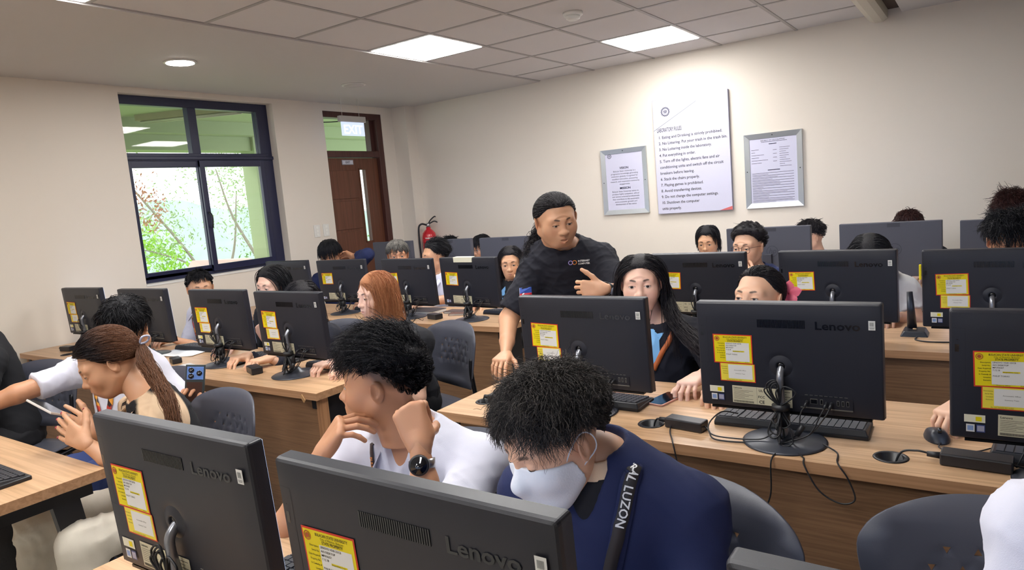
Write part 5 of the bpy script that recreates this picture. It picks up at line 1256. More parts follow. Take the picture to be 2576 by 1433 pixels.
CL = {'white': cloth('cloth_white', 'D3D4E2'), 'black': cloth('cloth_black', '0E1019'), 'navy': cloth('cloth_navy', '17224C'), 'navy2': cloth('cloth_deep_navy', '0D0F1E'), 'beige': cloth('cloth_beige', 'D9BC9C'), 'cream': cloth('cloth_cream', 'D9D2C4'),
      'denim': cloth('cloth_denim', '2A3B6E'), 'charcoal': cloth('cloth_charcoal', '14151B'), 'grey': cloth('cloth_light_grey', 'C9C7C6'), 'inner': cloth('cloth_inner', '0A0B14')}
shoem = mat('shoe_dark', srgb('2A2A30'), 0.5)
POSES = {'flat': [(5, 5, 5)]*4+[(15, 10, 10)], 'relax': [(20, 25, 15), (25, 30, 18), (30, 34, 20), (34, 38, 22), (20, 18, 15)], 'curl': [(50, 60, 35), (55, 65, 40), (60, 70, 40), (62, 70, 42), (30, 35, 30)],
         'type': [(30, 40, 20), (32, 42, 22), (34, 42, 22), (34, 44, 24), (25, 20, 20)], 'thumb': [(70, 85, 50), (74, 88, 50), (76, 88, 50), (78, 88, 50), (-12, -5, 0)], 'hold': [(35, 50, 30), (38, 52, 30), (40, 54, 30), (44, 56, 30), (35, 30, 25)],
         'teach': [(36, 54, 28), (39, 56, 30), (43, 58, 30), (48, 60, 32), (-8, 10, 5)], 'drape': [(48, 22, 12), (50, 24, 12), (52, 26, 14), (55, 30, 16), (30, 20, 15)], 'neck': [(80, 60, 30), (80, 62, 30), (78, 60, 30), (60, 50, 25), (75, 40, 30)],
         'reach': [(12, 20, 12), (22, 30, 15), (40, 45, 25), (60, 60, 35), (20, 25, 20)]}
_handc = {}
def hand_local(pose, res, side):
    """wrist at origin, fingers +y, back of hand +z, thumb towards +x (side=1)"""
    key = (pose, res, side)
    if key in _handc: return _handc[key]
    f = Field((-.10, -.045, -.10), (.11, .21, .075), res); A = POSES[pose]; tips = []
    f.cone((0, -.010, 0), (0, .012, 0), .0215, .022, k=0, sq=((0, 0, 1), .85))
    for x0, x1, y1 in ((.020, .030, .088), (.007, .010, .092), (-.006, -.010, .088), (-.017, -.028, .080)): f.cone((x0*.8, .008, 0), (x1, y1, 0), .0135, .0115, k=.014, sq=((0, 0, 1), .92))
    f.ell((.020, .035, -.010), (.018, .030, .014), k=.016); f.ell((-.020, .040, -.007), (.013, .034, .012), k=.014)
    base = [(.030, .090), (.010, .094), (-.010, .090), (-.028, .082)]; lens = [(.040, .025, .020), (.044, .028, .021), (.041, .026, .021), (.031, .020, .018)]; sp = [6, 1, -3, -9]
    for i in range(4):
        a = 0; p = np.array([base[i][0], base[i][1]-.006, 0.0]); r0 = (.0088, .0090, .0086, .0076)[i]
        for j in range(3):
            a += math.radians(A[i][j]); s_ = math.radians(sp[i]); d = np.array([math.sin(s_)*math.cos(a), math.cos(s_)*math.cos(a), -math.sin(a)])
            q = p+d*lens[i][j]; f.cone(p, q, r0*(1-.07*j), r0*(1-.07*(j+1)), k=.0025); p = q
        tips.append((p, d))
    p = np.array([.024, .022, -.006]); az = math.radians(48); a = math.radians(A[4][0])
    for j, L_ in enumerate((.040, .030, .024)):
        if j: az -= math.radians(A[4][j]); 
        d = np.array([math.sin(az)*math.cos(a), math.cos(az)*math.cos(a), -math.sin(a)]); q = p+d*L_; f.cone(p, q, (.0135, .0108, .0098)[j], (.0108, .0098, .0078)[j], k=.006); p = q
    tips.append((p, d))
    P, F = f.mesh(1)
    if side < 0: P = P*np.array([-1, 1, 1]); F = F[:, ::-1]; tips = [(p*np.array([-1, 1, 1]), d*np.array([-1, 1, 1])) for p, d in tips]
    _handc[key] = (P, F, tips); return _handc[key]
def unit(v): v = np.array(v, float); return v/(np.linalg.norm(v)+1e-9)
def eye_mesh():
    m = MB(); m.lathe([(0.0001, -.0125), (.006, -.011), (.0115, -.005), (.0125, 0), (.0115, .005), (.0060, .0110)], 20); m.lathe([(.0060, .0110), (.0035, .0121), (0.0001, .0126)], 20, 1); return m.mesh('eye', [eyew, eyei])
EYE = eye_mesh()
class Person:
    def __init__(s, label, head, ry=0, pitch=0, roll=0, skin='warm', near=0, ty=None, N=None, S=None, pelvis=None, w=1.0, arms=None, shirt='white', sleeve=.62, neckcut='crew', trousers='charcoal', legs=True, face=None, cat='person', fit=1.0, ncr=.074, seat=True, fade=0, gaze=(0, 0), hs=1.0, knees=None):
        s.wx = np.array([(face or {}).get('wide', 1.0), 1.0, 1.0]); s.C = np.array(head, float); s.phi = math.degrees(math.atan2(-head[0], head[1])); s.yaw = s.phi+ry; s.R = rotm(s.yaw, pitch, roll); s.hs = hs
        ty = 0 if ty is None else ty; t = math.radians(ty); s.rx = np.array([math.cos(t), math.sin(t), 0]); s.fr = np.array([math.sin(t), -math.cos(t), 0])
        up_ = np.array([0, 0, 1.0])
        s.N = np.array(N, float) if N is not None else s.C+s.R@np.array([0, .035, -.13])*.6+np.array([0, 0, -.075])-s.fr*.02
        s.P = np.array(pelvis, float) if pelvis is not None else np.array([s.N[0], s.N[1], .50])-s.fr*.06
        w_ = w; s.w = w
        sp = unit(s.N-s.P)
        if S is None: S = [s.N-sp*.055-s.rx*.165*w_, s.N-sp*.055+s.rx*.165*w_]
        s.S = [np.array(x, float) for x in S]     # [right, left] = [-rx, +rx]
        root = np.array([s.P[0], s.P[1], 0.0]); s.root = root
        s.o = tag(empty('person', tuple(root)), label, cat); s.near = near
        r_b = (.0085, .006, .0046)[near]
        s.arms = []
        for i, a in enumerate(arms or [None, None]):
            if a == 'none': s.arms.append(None); continue
            sgn = (-1, 1)[i]
            if a is None:
                E = s.S[i]+s.fr*.10+s.rx*sgn*.05-up_*.25; W = s.S[i]*.0+s.N+s.fr*.34+s.rx*sgn*.10; W[2] = max(.79, s.S[i][2]-.30)
                a = dict(E=E, W=W, dir=s.fr-s.rx*sgn*.15, back=up_, pose='type')
                if W[2] < .785: W[2] = .785
            a = dict(a); a['E'] = np.array(a['E'], float); a['W'] = np.array(a['W'], float); a['dir'] = unit(a['dir']); a['back'] = unit(np.array(a['back'], float)-a['dir']*np.dot(a['back'], a['dir'])); s.arms.append(a)
        # ---- body
        pts = [s.C, s.N, s.P]+s.S+[x for a in s.arms if a for x in (a['E'], a['W'])]
        lo = np.min(pts, 0)-.24; hi = np.max(pts, 0)+.24; lo[2] = min(lo[2], s.P[2]-.12)
        s.lo, s.hi = lo, hi
        f = Field(lo, hi, r_b)
        nk = s.C+s.R@np.array([0, .030, -.065])*hs
        f.cone(s.N-sp*.03, nk, .058*w_**.5, .052*w_**.5, k=0)
        Rt = np.stack([s.rx, np.cross(sp, s.rx)*1.0, sp], 1)
        s.sp, s.Rt = sp, Rt
        s.torso(f, -.010)
        for i, a in enumerate(s.arms):
            if a: f.cone(s.S[i], a['E'], .045*w_, .041*w_**.7, k=.03); f.cone(a['E'], a['E']*.35+a['W']*.65, .041*w_**.7, .031*w_**.6, k=.015); f.cone(a['E']*.35+a['W']*.65, a['W']+a['dir']*.012, .031*w_**.6, .0205, k=.01)
        P, F = f.mesh(2)
        # keep what is clear of the head grid: the neck enters the head
        HP, HF, HA = head_local((.0045, .003, .0021)[near], **(face or {}))
        HPw = HP*hs@s.R.T+s.C
        Ps = [P, HPw]; Fs = [F, HF+len(P)]; n = len(P)+len(HP)
        s.tips = []
        for i, a in enumerate(s.arms):
            if not a: s.tips.append(None); continue
            side = 1 if i == 0 else -1   # right hand (person's right) has thumb towards +x when fingers +y, back +z
            side = -side
            h = hand_local(a['pose'], (.005, .0035, .0024)[near], side)
            y_ = a['dir']; z_ = a['back']; x_ = np.cross(y_, z_); M3 = np.stack([x_, y_, z_], 1); a['M3'] = M3
            Ps.append(h[0]@M3.T+a['W']); Fs.append(h[1]+n); n += len(h[0]); s.tips.append([(p@M3.T+a['W'], d@M3.T) for p, d in h[2]])
        V = np.concatenate(Ps)-root; Fc = np.concatenate(Fs)
        at = {k: np.concatenate([np.zeros(len(P)), HA[k], np.zeros(n-len(P)-len(HP))]) for k in HA}
        fd = np.zeros(n)
        if fade:
            az = np.arctan2(HP[:, 0], -HP[:, 1]); el = (HP-SK_C)/SK_R; el = el[:, 2]/(np.linalg.norm(el, axis=1)+1e-6)
            fd[len(P):len(P)+len(HP)] = np.clip((el-thr(az))/.22, 0, 1)*fade*(HP[:, 1] > -.06)
        at['fade'] = fd
        s.body = new_mesh_obj('body', np_mesh('body', V, Fc, SKIN[skin], at), s.o)
        for sg in (-1, 1):
            c = s.C+s.R@np.array([sg*.0315, -.0730, -.0008])*hs-root
            g = s.R@rotm(gaze[0], gaze[1]); M4 = Matrix([list(g[i])+[0] for i in range(3)]+[[0, 0, 0, 1]])
            e = new_mesh_obj('eye', EYE, s.o); e.matrix_local = Matrix.Translation(c) @ M4 @ Matrix.Rotation(PI/2, 4, 'X') @ Matrix.Scale(hs, 4)
        # ---- shirt
        if shirt:
            f = Field(lo, hi, (.010, .0075, .0058)[near]); s.torso(f, .010*fit)
            for i, a in enumerate(s.arms):
                if not a: continue
                E, W = a['E'], a['W']
                if sleeve <= 1: b = s.S[i]+(E-s.S[i])*sleeve; f.cone(s.S[i], b, .060*w_, .060*w_, k=.03, cutb=True)
                else:
                    f.cone(s.S[i], E, .060*w_, .056*w_, k=.03); b = E+(W-E)*(sleeve-1); f.cone(E, b, .056*w_, .042*w_, k=.015, cutb=True)
            # cut neckline
            if neckcut == 'crew': f.ell(s.N+sp*.062+s.fr*.012, (ncr*w_**.5,)*3, k=.008, op='s')
            elif neckcut == 'high': f.cone(s.N-sp*.01, s.N+sp*.035, .066, .062, k=.01); f.ell(s.N+sp*.075, (.062,)*3, k=.004, op='s')
            elif neckcut == 'v':
                f.ell(s.N+sp*.062+s.fr*.012, (ncr-.002,)*3, k=.008, op='s'); f.cone(s.N+s.fr*.075+sp*.02, s.N+s.fr*.135-sp*.10, .045, .004, k=.004, op='s')
            P, F = f.mesh(2); Nn = vnormals(P, F)
            P = folds(P, Nn, .0030*fit, seed=int(abs(s.C[0]*1000)) % 997, freq=.75)
            # hollow sleeve end
            s.shirtP, s.shirtF, s.shirtN = P, F, Nn
            s.shirt = new_mesh_obj('shirt', np_mesh('shirt', P-root, F, CL[shirt] if isinstance(shirt, str) else shirt), s.o)
        if legs:
            if seat:
                K = [s.P+s.fr*.42+s.rx*g*.11 for g in (-1, 1)]
                for k in K: k[2] = .50
                if knees is not None: K = [np.array(k, float) for k in knees]
                A_ = [np.array([k[0], k[1], .06])+s.fr*.03 for k in K]; hipz = .52
            else:
                K = [np.array([s.P[0], s.P[1], .48])+s.rx*g*.10+s.fr*.02 for g in (-1, 1)]; A_ = [np.array([k[0], k[1], .08]) for k in K]
            pts = K+A_+[s.P]; f = Field(np.min(pts, 0)-.2, np.max(pts, 0)+.2, .014 if near < 2 else .010)
            f.ell(s.P+np.array([0, 0, -.01]), (.17*w_, .13, .10), k=0)
            for g, k, a_ in zip((-1, 1), K, A_):
                h_ = s.P+s.rx*g*.085*w_; f.cone(h_, k, .088*w_, .068, k=.03); f.cone(k, a_, .066, .052 if near < 2 else .075, k=.03, cutb=True)
            P, F = f.mesh(2); P = folds(P, vnormals(P, F), .004, 5, .8)
            new_mesh_obj('trousers', np_mesh('trousers', P-root, F, CL[trousers]), s.o)
            for a_ in A_:
                f = Field(a_-.2, a_+.2, .009); c = np.array([a_[0], a_[1], .045])+s.fr*.05; f.ell(c, (.047, .13, .045), R=np.stack([s.rx, -s.fr, up_], 1), k=0); f.cone([a_[0], a_[1], .05], [a_[0], a_[1], .11], .045, .045, k=.03); f.plane((0, 0, 0.002), (0, 0, -1)); P, F = f.mesh(1); P[:, 2] = np.maximum(P[:, 2], .001)
                new_mesh_obj('shoe', np_mesh('shoe', P-root, F, shoem), s.o)
    def torso(s, f, g):
        w_, sp, N, P = s.w, s.sp, s.N, s.P; L = np.linalg.norm(N-P)
        f.ell(N*.70+P*.30+s.fr*.005, (.150*w_+g, .105*w_**.7+g, L*.42+g), R=s.Rt, k=.02)
        f.ell(N*.36+P*.64+s.fr*.015, (.140*w_+g, .110*w_+g, L*.40+g), R=s.Rt, k=.05)
        f.ell(P+np.array([0, 0, .03]), (.160*w_+g, .125*w_+g, .13+g), R=s.Rt, k=.06)
        f.cone(s.S[0], s.S[1], .052*w_+g, .052*w_+g, k=.04)
        for i in (0, 1): f.cone(N+sp*.005, s.S[i], .046+g, .046*w_+g, k=.05)
    # head space -> root space
    def hw(s, P): return np.asarray(P)*s.hs@s.R.T+s.C-s.root
    def to_head(s, p): return (np.array(p, float)-s.C)@s.R/s.hs
    def caps(s):
        """neck and shoulders as push-out capsules in head space"""
        c = [(s.N-s.sp*.02, s.C+s.R@np.array([0, .03, -.06]), .064)]
        for i in (0, 1): c.append((s.N+s.sp*.0, s.S[i], .062*s.w))
        c.append((s.N-s.sp*.08, s.P, .135*s.w))
        return [(s.to_head(a), s.to_head(b), r) for a, b, r in c]
    def add_hair(s, kind, S_list, cap=None, rad=.0012, tone=None, name='hair', taper=.35):
        """strands (list of arrays in head space) and an optional cap, joined as one mesh"""
        V = []; F = []; T_ = []; n = 0
        for S_ in S_list:
            me = strands_mesh('tmp', np.ascontiguousarray(S_*s.wx*s.hs@s.R.T+s.C-s.root), rad, HAIR[kind], np.clip(tone(S_) if tone else RNG.uniform(0, .6, size=(S_.shape[0], 1))*np.linspace(.3, 1, S_.shape[1])[None], 0, 1), taper)
            P = np.zeros(len(me.vertices)*3, np.float32); me.vertices.foreach_get('co', P); P = P.reshape(-1, 3); q = np.zeros(len(me.loops), np.int32); me.loops.foreach_get('vertex_index', q)
            t = np.zeros(len(P), np.float32); me.attributes['tone'].data.foreach_get('value', t); bpy.data.meshes.remove(me)
            V.append(P); F.append(q.reshape(-1, 4)+n); T_.append(t); n += len(P)
        if cap is not None:
            P, f = cap; V.append(s.hw(P*s.wx)); F.append(f+n); tt = tone(P[None])[0] if tone else np.full(len(P), .05); T_.append(tt); n += len(P)
        return new_mesh_obj(name, np_mesh(name, np.concatenate(V), np.concatenate(F), HAIR[kind], {'tone': np.concatenate(T_)}), s.o)
    def lanyard(s, mat_, width=.018, drop=.26, spread=.6, text=None, tmat=None, vneck=.03, name='lanyard', lift=.0035):
        """strap from the back of the neck down to a point on the chest, laid on the shirt"""
        from mathutils.bvhtree import BVHTree
        bv = BVHTree.FromPolygons([tuple(p) for p in s.shirtP-s.root], [tuple(int(i) for i in q) for q in s.shirtF])
        for sg in (-1, 1):
            pts = [s.N-s.fr*.06+s.rx*sg*.01+s.sp*.02, s.N+s.rx*sg*.062+s.sp*.012, s.N+s.fr*.06+s.rx*sg*.070-s.sp*.04, s.N+s.fr*.12+s.rx*sg*.04-s.sp*(drop*.6), s.N+s.fr*.13+s.rx*sg*.006-s.sp*drop]
            Q = bez([Vector(p-s.root) for p in pts], 40); V = []; F = []
            C_ = []
            for q in Q:
                loc, nrm, i, d = bv.find_nearest(q); nn = Vector(nrm) if (q-loc).length < 1e-5 else (q-loc).normalized()
                if Vector(nrm).dot(nn) < 0: nn = Vector(nrm)
                C_.append((loc+Vector(nrm)*lift, Vector(nrm)))
            for i, (c, nn) in enumerate(C_):
                t = (C_[min(i+1, len(C_)-1)][0]-C_[max(i-1, 0)][0]).normalized(); b = t.cross(nn).normalized()*width/2; V += [c-b, c+b]
            F = [(2*i, 2*i+1, 2*i+3, 2*i+2) for i in range(len(C_)-1)]
            m = MB(); m.add(V, F, 0, True); o = m.build(name, [mat_], s.o); md = o.modifiers.new('s', 'SOLIDIFY'); md.thickness = .0012; md.offset = 1
            if text and sg == text[1]:
                self_text(s, o, C_, text[0], width, tmat, text[2] if len(text) > 2 else 14, text[3] if len(text) > 3 else 1)
        c, nn = C_[-1]
        return c, nn
def self_text(s, par, C_, txt, width, tmat, i0, dirn):
    V, F = text_geo(txt, width*.95, 'LEFT', .0004); m = MB(); out = []
    L = [0]
    for i in range(1, len(C_)): L.append(L[-1]+(C_[i][0]-C_[i-1][0]).length)
    for v in V:
        d = L[i0]+v[0]; k = max(1, min(len(C_)-1, int(np.searchsorted(L, d)))); f = (d-L[k-1])/max(1e-6, L[k]-L[k-1])
        c = C_[k-1][0].lerp(C_[k][0], min(1, max(0, f))); nn = C_[k][1]; t = (C_[k][0]-C_[k-1][0]).normalized(); b = nn.cross(t).normalized()
        out.append(c+b*(v[1]-width*.34)*dirn+nn*.0035)
    m.add(out, F); m.build('strap_lettering', [tmat], par)
def face_of(**k): return k
# hair recipes ------------------------------------------------------
def h_short(p, kind='black', n=900, L=.06, vol=.018, style='radial', curl=0, noise=.3, lift=.5, rad=.0018, shift=0, fade=True, sweep=(0, 0, 0), grav=.2, capv=.010, m_=8, tone=None, edge=.25, clump=0, earup=0, frontup=0):
    S_, _ = grow(style, n, m_=m_, L=L, vol=vol, shift=shift, fade=fade, noise=noise, curl=curl, lift=lift, grav=grav, sweep=sweep, clump=clump or (7 if n > 900 else 0), earup=earup, frontup=frontup)
    return p.add_hair(kind, [S_], cap_surface(shift+.05, (lambda az, el: capv*(1 if not fade else min(1, max(.1, (math.sin(el)+.05)/.5)))), edge, earup=earup, frontup=frontup), rad, tone)
def gravdir(p): return tuple(np.array([0, 0, -1.0])@p.R)
def h_long(p, kind='black', extra=None, n=1100, L=.42, style='part', part=0.0, vol=.010, rad=.0018, m_=22, noise=.10, grav=1.5, shift=-.06, curl=0, sweep=(0, 0, 0), tone=None, caps=True, ):
    S_, _ = grow(style, n, m_=m_, L=L, vol=vol, part=part, noise=noise, grav=grav*1.6, lift=.10, capsules=p.caps() if caps else (), gdir=gravdir(p), shift=shift, curl=curl, sweep=sweep, clump=6)
    return p.add_hair(kind, [S_]+(extra or []), cap_surface(shift+.02, .006), rad, tone)
def h_tied(p, kind, tie, tail=None, n=900, nt=350, vol=.008, rad=.0014, r0=.022, r1=.02, curl=0, tone=None, shift=0):
    L_ = [tie_strands(n, 16, tie, shift, vol)]
    if tail: L_.append(tail_strands(nt, tail, r0, r1, curl))
    return p.add_hair(kind, L_, cap_surface(shift, vol*.6), rad, tone, taper=.6)
# ------------------------------------------------------------------ the cast
LAN = {'brown': mat('lanyard_brown', srgb('3B2A2A'), 0.6), 'black': mat('lanyard_black', srgb('2A2628'), 0.6), 'orange': mat('lanyard_orange', srgb('B8612E'), 0.6), 'grey': mat('lanyard_grey', srgb('8A8792'), 0.6)}
def red_lan():
    m = bpy.data.materials.new('lanyard_red_print'); m.use_nodes = True; nt = m.node_tree; b = nt.nodes['Principled BSDF']; tc = nt.nodes.new('ShaderNodeTexCoord'); v = nt.nodes.new('ShaderNodeTexVoronoi'); v.inputs['Scale'].default_value = 55
    nt.links.new(tc.outputs['Object'], v.inputs['Vector']); cr = nt.nodes.new('ShaderNodeValToRGB'); cr.color_ramp.interpolation = 'CONSTANT'
    e = cr.color_ramp.elements; e[0].color = (*srgb('2A1A1C'), 1); e[1].position = .5; e[1].color = (*srgb('C23A2C'), 1); x = e.new(.72); x.color = (*srgb('E09A3A'), 1); x = e.new(.3); x.color = (*srgb('8E2A28'), 1)
    s = nt.nodes.new('ShaderNodeSeparateColor'); nt.links.new(v.outputs['Color'], s.inputs['Color']); nt.links.new(s.outputs['Red'], cr.inputs['Fac']); nt.links.new(cr.outputs['Color'], b.inputs['Base Color']); return m
LAN['red'] = red_lan()
whitetxt = mat('print_white', srgb('E6E6E6'), 0.6); orangetxt = mat('print_orange', srgb('D9863A'), 0.6); skybl = mat('print_sky_blue', srgb('7DB7E8'), 0.6)
SKIN['rosy'] = skin_mat('skin_rosy', 'C99877', 'B5605C')
# masked person, front row
p = Person('person in a navy jacket and white face mask looking down at the nearest computer', (-.685, 1.075, 1.040), ry=-54, pitch=21, roll=-2, skin='light', near=2, ty=4, N=(-.632, 1.165, .968), S=[(-.80, 1.165, .880), (-.462, 1.195, .890)], shirt='navy', sleeve=1.95, neckcut='v', trousers='black' if 'black' in CL else 'charcoal', w=1.02, face=dict(lids=.0), fade=.6, ncr=.060)
P1 = p
h_short(p, 'ash', n=12000, L=.095, vol=.032, style='radial', curl=1.0, noise=.30, lift=.9, rad=.00062, shift=.0, fade=True, grav=.2, capv=.024, m_=12, clump=14, earup=.34, frontup=.20)
# inner shirt and lanyard
f = Field(p.lo, p.hi, .006); p.torso(f, .005); f.ell(p.N+p.sp*.055+p.fr*.016, (.082,)*3, k=.004, op='s'); Pq, Fq = f.mesh(2)
new_mesh_obj('inner_shirt', np_mesh('inner_shirt', Pq-p.root, Fq, CL['inner']), p.o)
f = Field(p.N-.16, p.N+.16, .0045); p.torso(f, .0025); f.cone(p.N-p.sp*.02+p.fr*.006, p.N+p.sp*.02+p.fr*.004, .078, .066, k=.01); f.ell(p.N+p.sp*.072+p.fr*.012, (.066,)*3, k=.004, op='s'); Pq, Fq = f.mesh(2)
new_mesh_obj('beige_collar', np_mesh('beige_collar', Pq-p.root, Fq, CL['beige']), p.o)
p.lanyard(CL['navy2'] if False else mat('rib_navy', srgb('1B2653'), .8, bump=.6, bscale=900), .034, drop=.36, spread=1, name='ribbed_collar'); p.lanyard(LAN['black'], .024, drop=.32, text=('CENTRAL LUZON', 1, 12, 1), tmat=whitetxt, lift=.0075)
# mask with folds and ear loops
maskm = mat('mask_white', srgb('DDE0E6'), 0.7, bump=0.2, bscale=300)
f = Field((-.09, -.13, -.13), (.09, .05, .01), .003)
face_prims(f, .0045); f.cone((0, -.086, -.006), (0, -.102, -.033), .008, .013, k=.012); f.cone((0, -.098, -.035), (0, -.088, -.090), .013, .010, k=.025)
f.plane((0, 0, -.024), (0, .30, 1)); f.plane((0, -.020, 0), (0, 1, .25)); f.plane((0, -.02, -.118), (0, .0, -1))
Pq, Fq = f.mesh(2); new_mesh_obj('face_mask', np_mesh('face_mask', p.hw(Pq), Fq, maskm), p.o)
for sg in (-1, 1):
    m = MB(); m.tube([Vector(v) for v in p.hw([q[:] for q in bez([(sg*.063, -.035, -.025), (sg*.073, -.01, .005), (sg*.081, .018, .022), (sg*.088, .034, .008), (sg*.084, .032, -.022), (sg*.070, -.005, -.045), (sg*.058, -.035, -.080)], 28)])], .0014, 6); m.build('ear_loop', [maskm], p.o)
# ribbed collar band of the jacket
# person turning away with a watch
p = Person('person in a white polo turning away, hands at the neck, black round wristwatch', (-1.292, 1.225, 1.062), ry=-106, pitch=0, roll=-2, skin='tan', near=2, ty=8, N=(-1.245, 1.285, .905), S=[(-1.435, 1.25, .835), (-1.045, 1.305, .850)], shirt='white', sleeve=.85, neckcut='v', trousers='cream', fade=.9,
           arms=[dict(E=(-1.40, .98, .76), W=(-1.335, 1.045, .925), dir=(.50, .35, .75), back=(-.4, -.75, .5), pose='drape'), dict(E=(-.985, 1.03, .77), W=(-1.03, 1.075, .975), dir=(-.38, .10, .90), back=(.50, -.80, .2), pose='neck')], face=dict(lids=.7))
P2 = p
h_short(p, 'black', n=7000, L=.115, vol=.032, style='radial', curl=.30, noise=.30, lift=.75, rad=.0008, clump=22, sweep=(0, -.05, .12), shift=-.03, fade=True, grav=.15, capv=.024, m_=12, earup=.25)
a = p.arms[1]; W = a['W']; ax = unit(a['W']-a['E'])
t = p.o
c = W-ax*.035-p.root
def ringband(c, ax, r, width, mat_, name, par, facing, face_mat, face_r, thick=.004, rim=None):
    z = Vector(ax); fx = Vector(facing); fx = (fx-z*fx.dot(z)).normalized(); y = z.cross(fx); M4 = Matrix(((fx.x, y.x, z.x, c[0]), (fx.y, y.y, z.y, c[1]), (fx.z, y.z, z.z, c[2]), (0, 0, 0, 1)))
    m = MB(); N = 36; V = []; F = []
    for k in range(N):
        a_ = 2*PI*k/N
        for rr, zz in ((r, -width/2), (r+thick, -width/2), (r+thick, width/2), (r, width/2)): V.append((rr*math.cos(a_), rr*.92*math.sin(a_), zz))
    for k in range(N):
        j = (k+1) % N
        for q in range(4): F.append((4*k+q, 4*j+q, 4*j+(q+1) % 4, 4*k+(q+1) % 4))
    m.add(V, F, 0, True, M4); b = m.build(name, [mat_], par)
    Mf = M4 @ Matrix.Translation((r+thick*.5, 0, 0)) @ Matrix.Rotation(PI/2, 4, 'Y')
    m = MB(); m.lathe([(0, 0), (face_r, 0), (face_r, .008), (face_r*.9, .0105), (0, .0105)], 40, 0, Mf); w_ = m.build('watch_case', [rim or blackm], par)
    m = MB(); m.lathe([(0, .0106), (face_r*.82, .0106), (0, .0110)], 40, 0, Mf); m.build('watch_glass', [face_mat], w_)
    return b
ringband(c, ax, .028, .020, steel, 'watch_band', t, (.5, -.8, .1), phonem, .0225)
# collar flaps of the polo
def collar(p, mat_, size=.055, open_=.05):
    for sg in (-1, 1):
        A = p.N+p.sp*.028; pts = [A-p.fr*.055+p.rx*sg*.005, A+p.rx*sg*.066-p.sp*.005, A+p.fr*.055+p.rx*sg*.052-p.sp*.03, A+p.fr*.112+p.rx*sg*open_-p.sp*.065]
        Q = bez([Vector(q-p.root) for q in pts], 24); V = []; F = []
        ctr = Vector(p.N-p.root)
        for i, q in enumerate(Q):
            o_ = (q-ctr); o_.z = 0; o_ = o_.normalized(); w_ = size*(.75+.35*i/len(Q)); V += [q+Vector(p.sp)*.008, q+o_*.022-Vector(p.sp)*w_*.35, q+o_*.032-Vector(p.sp)*w_*.85]
        for i in range(len(Q)-1):
            for k in (0, 1): F.append((3*i+k, 3*i+k+1, 3*i+4+k, 3*i+3+k))
        m = MB(); m.add(V, F, 0, True); o = m.build('collar', [mat_], p.o); md = o.modifiers.new('s', 'SOLIDIFY'); md.thickness = .003
collar(p, CL['white'])
p.lanyard(LAN['brown'], .013, drop=.30, text=('BULSU', -1, 20, 1), tmat=orangetxt)
# ponytail person
p = Person('person with long brown ponytail in a beige and black top looking down at a phone', (-2.605, 1.165, 1.042), ry=-88, pitch=25, roll=0, skin='rosy', near=2, ty=-14, N=(-2.485, 1.245, .890), S=[(-2.64, 1.27, .835), (-2.335, 1.205, .840)], w=.92, shirt='beige', sleeve=.95, neckcut='crew', trousers='cream', face=dict(lids=.22, wide=.97, nose=.92), pelvis=(-2.42, 1.33, .50), knees=[(-2.70, .90, .53), (-2.38, .90, .53)],
           arms=[dict(E=(-2.60, 1.20, .68), W=(-2.565, 1.07, .82), dir=(-.92, -.12, .25), back=(-.1, .9, -.35), pose='flat'), dict(E=(-2.30, 1.09, .66), W=(-2.465, .995, .82), dir=(-.93, -.10, .30), back=(.25, -.90, .25), pose='flat')])
P3 = p
def tone3(S_):
    y = S_[..., 1]; z = S_[..., 2]
    return np.clip((y+.02)/.09, 0, 1)*.85+np.clip((-z-.02)/.1, 0, .5)+RNG.uniform(-.15, .15, size=(S_.shape[0], 1))
tp = [(0, .118, -.015), (0, .150, -.035)]
hd = [p.to_head(q) for q in [(-2.41, 1.205, 1.035), (-2.31, 1.185, .985), (-2.20, 1.155, .925), (-2.13, 1.125, .84)]]
h_tied(p, 'brown', tp[0], [tp[0]]+[tuple(q) for q in hd], n=3200, nt=900, vol=.016, rad=.0009, r0=.030, r1=.018, curl=.004, tone=tone3, shift=-.10)
bowm = mat('ribbon_lilac', srgb('B9BCD6'), 0.35)
m = MB(); N = 20
ctr = p.hw([tp[0]])[0]
m.tube(bez([Vector(v) for v in p.hw([(0.0, .10, .028), (-.02, .118, .01), (0, .125, -.02), (.02, .12, -.04), (.01, .11, -.055)])], 20), .004, 8)
m.tube(bez([Vector(v) for v in p.hw([(.02, .118, .0), (.03, .14, .018), (.02, .16, .006), (.015, .142, -.008), (.02, .118, 0)])], 20), .004, 8)
m.build('ribbon_bow', [bowm], p.o)
panelm = CL['beige'].copy(); panelm.name = 'cloth_beige_black_panels'; nt = panelm.node_tree; b_ = nt.nodes['Principled BSDF']; at_ = nt.nodes.new('ShaderNodeAttribute'); at_.attribute_name = 'panel'; mx_ = nt.nodes.new('ShaderNodeMix'); mx_.data_type = 'RGBA'
mx_.inputs['A'].default_value = (*srgb('D9BC9C'), 1); mx_.inputs['B'].default_value = (*srgb('0A0B14'), 1); nt.links.new(at_.outputs['Fac'], mx_.inputs['Factor']); nt.links.new(mx_.outputs['Result'], b_.inputs['Base Color'])
dd = np.minimum.reduce([seg_dist(p.shirtP, p.S[i], p.arms[i]['E']) for i in (0, 1)]+[seg_dist(p.shirtP, p.N, p.S[i]) for i in (0, 1)]); me = p.shirt.data; me.materials.clear(); me.materials.append(panelm)
at_ = me.attributes.new('panel', 'FLOAT', 'POINT'); at_.data.foreach_set('value', np.clip((dd-.076)/.004, 0, 1).astype(np.float32))
collar(p, CL['beige'], .035, .06)
p.lanyard(LAN['brown'], .022, drop=.30, text=('TECHNOLOGY', 1, 16, 1), tmat=whitetxt, lift=.014)
nailm = mat('nail_red', srgb('9E2236'), 0.2, coat=.6)
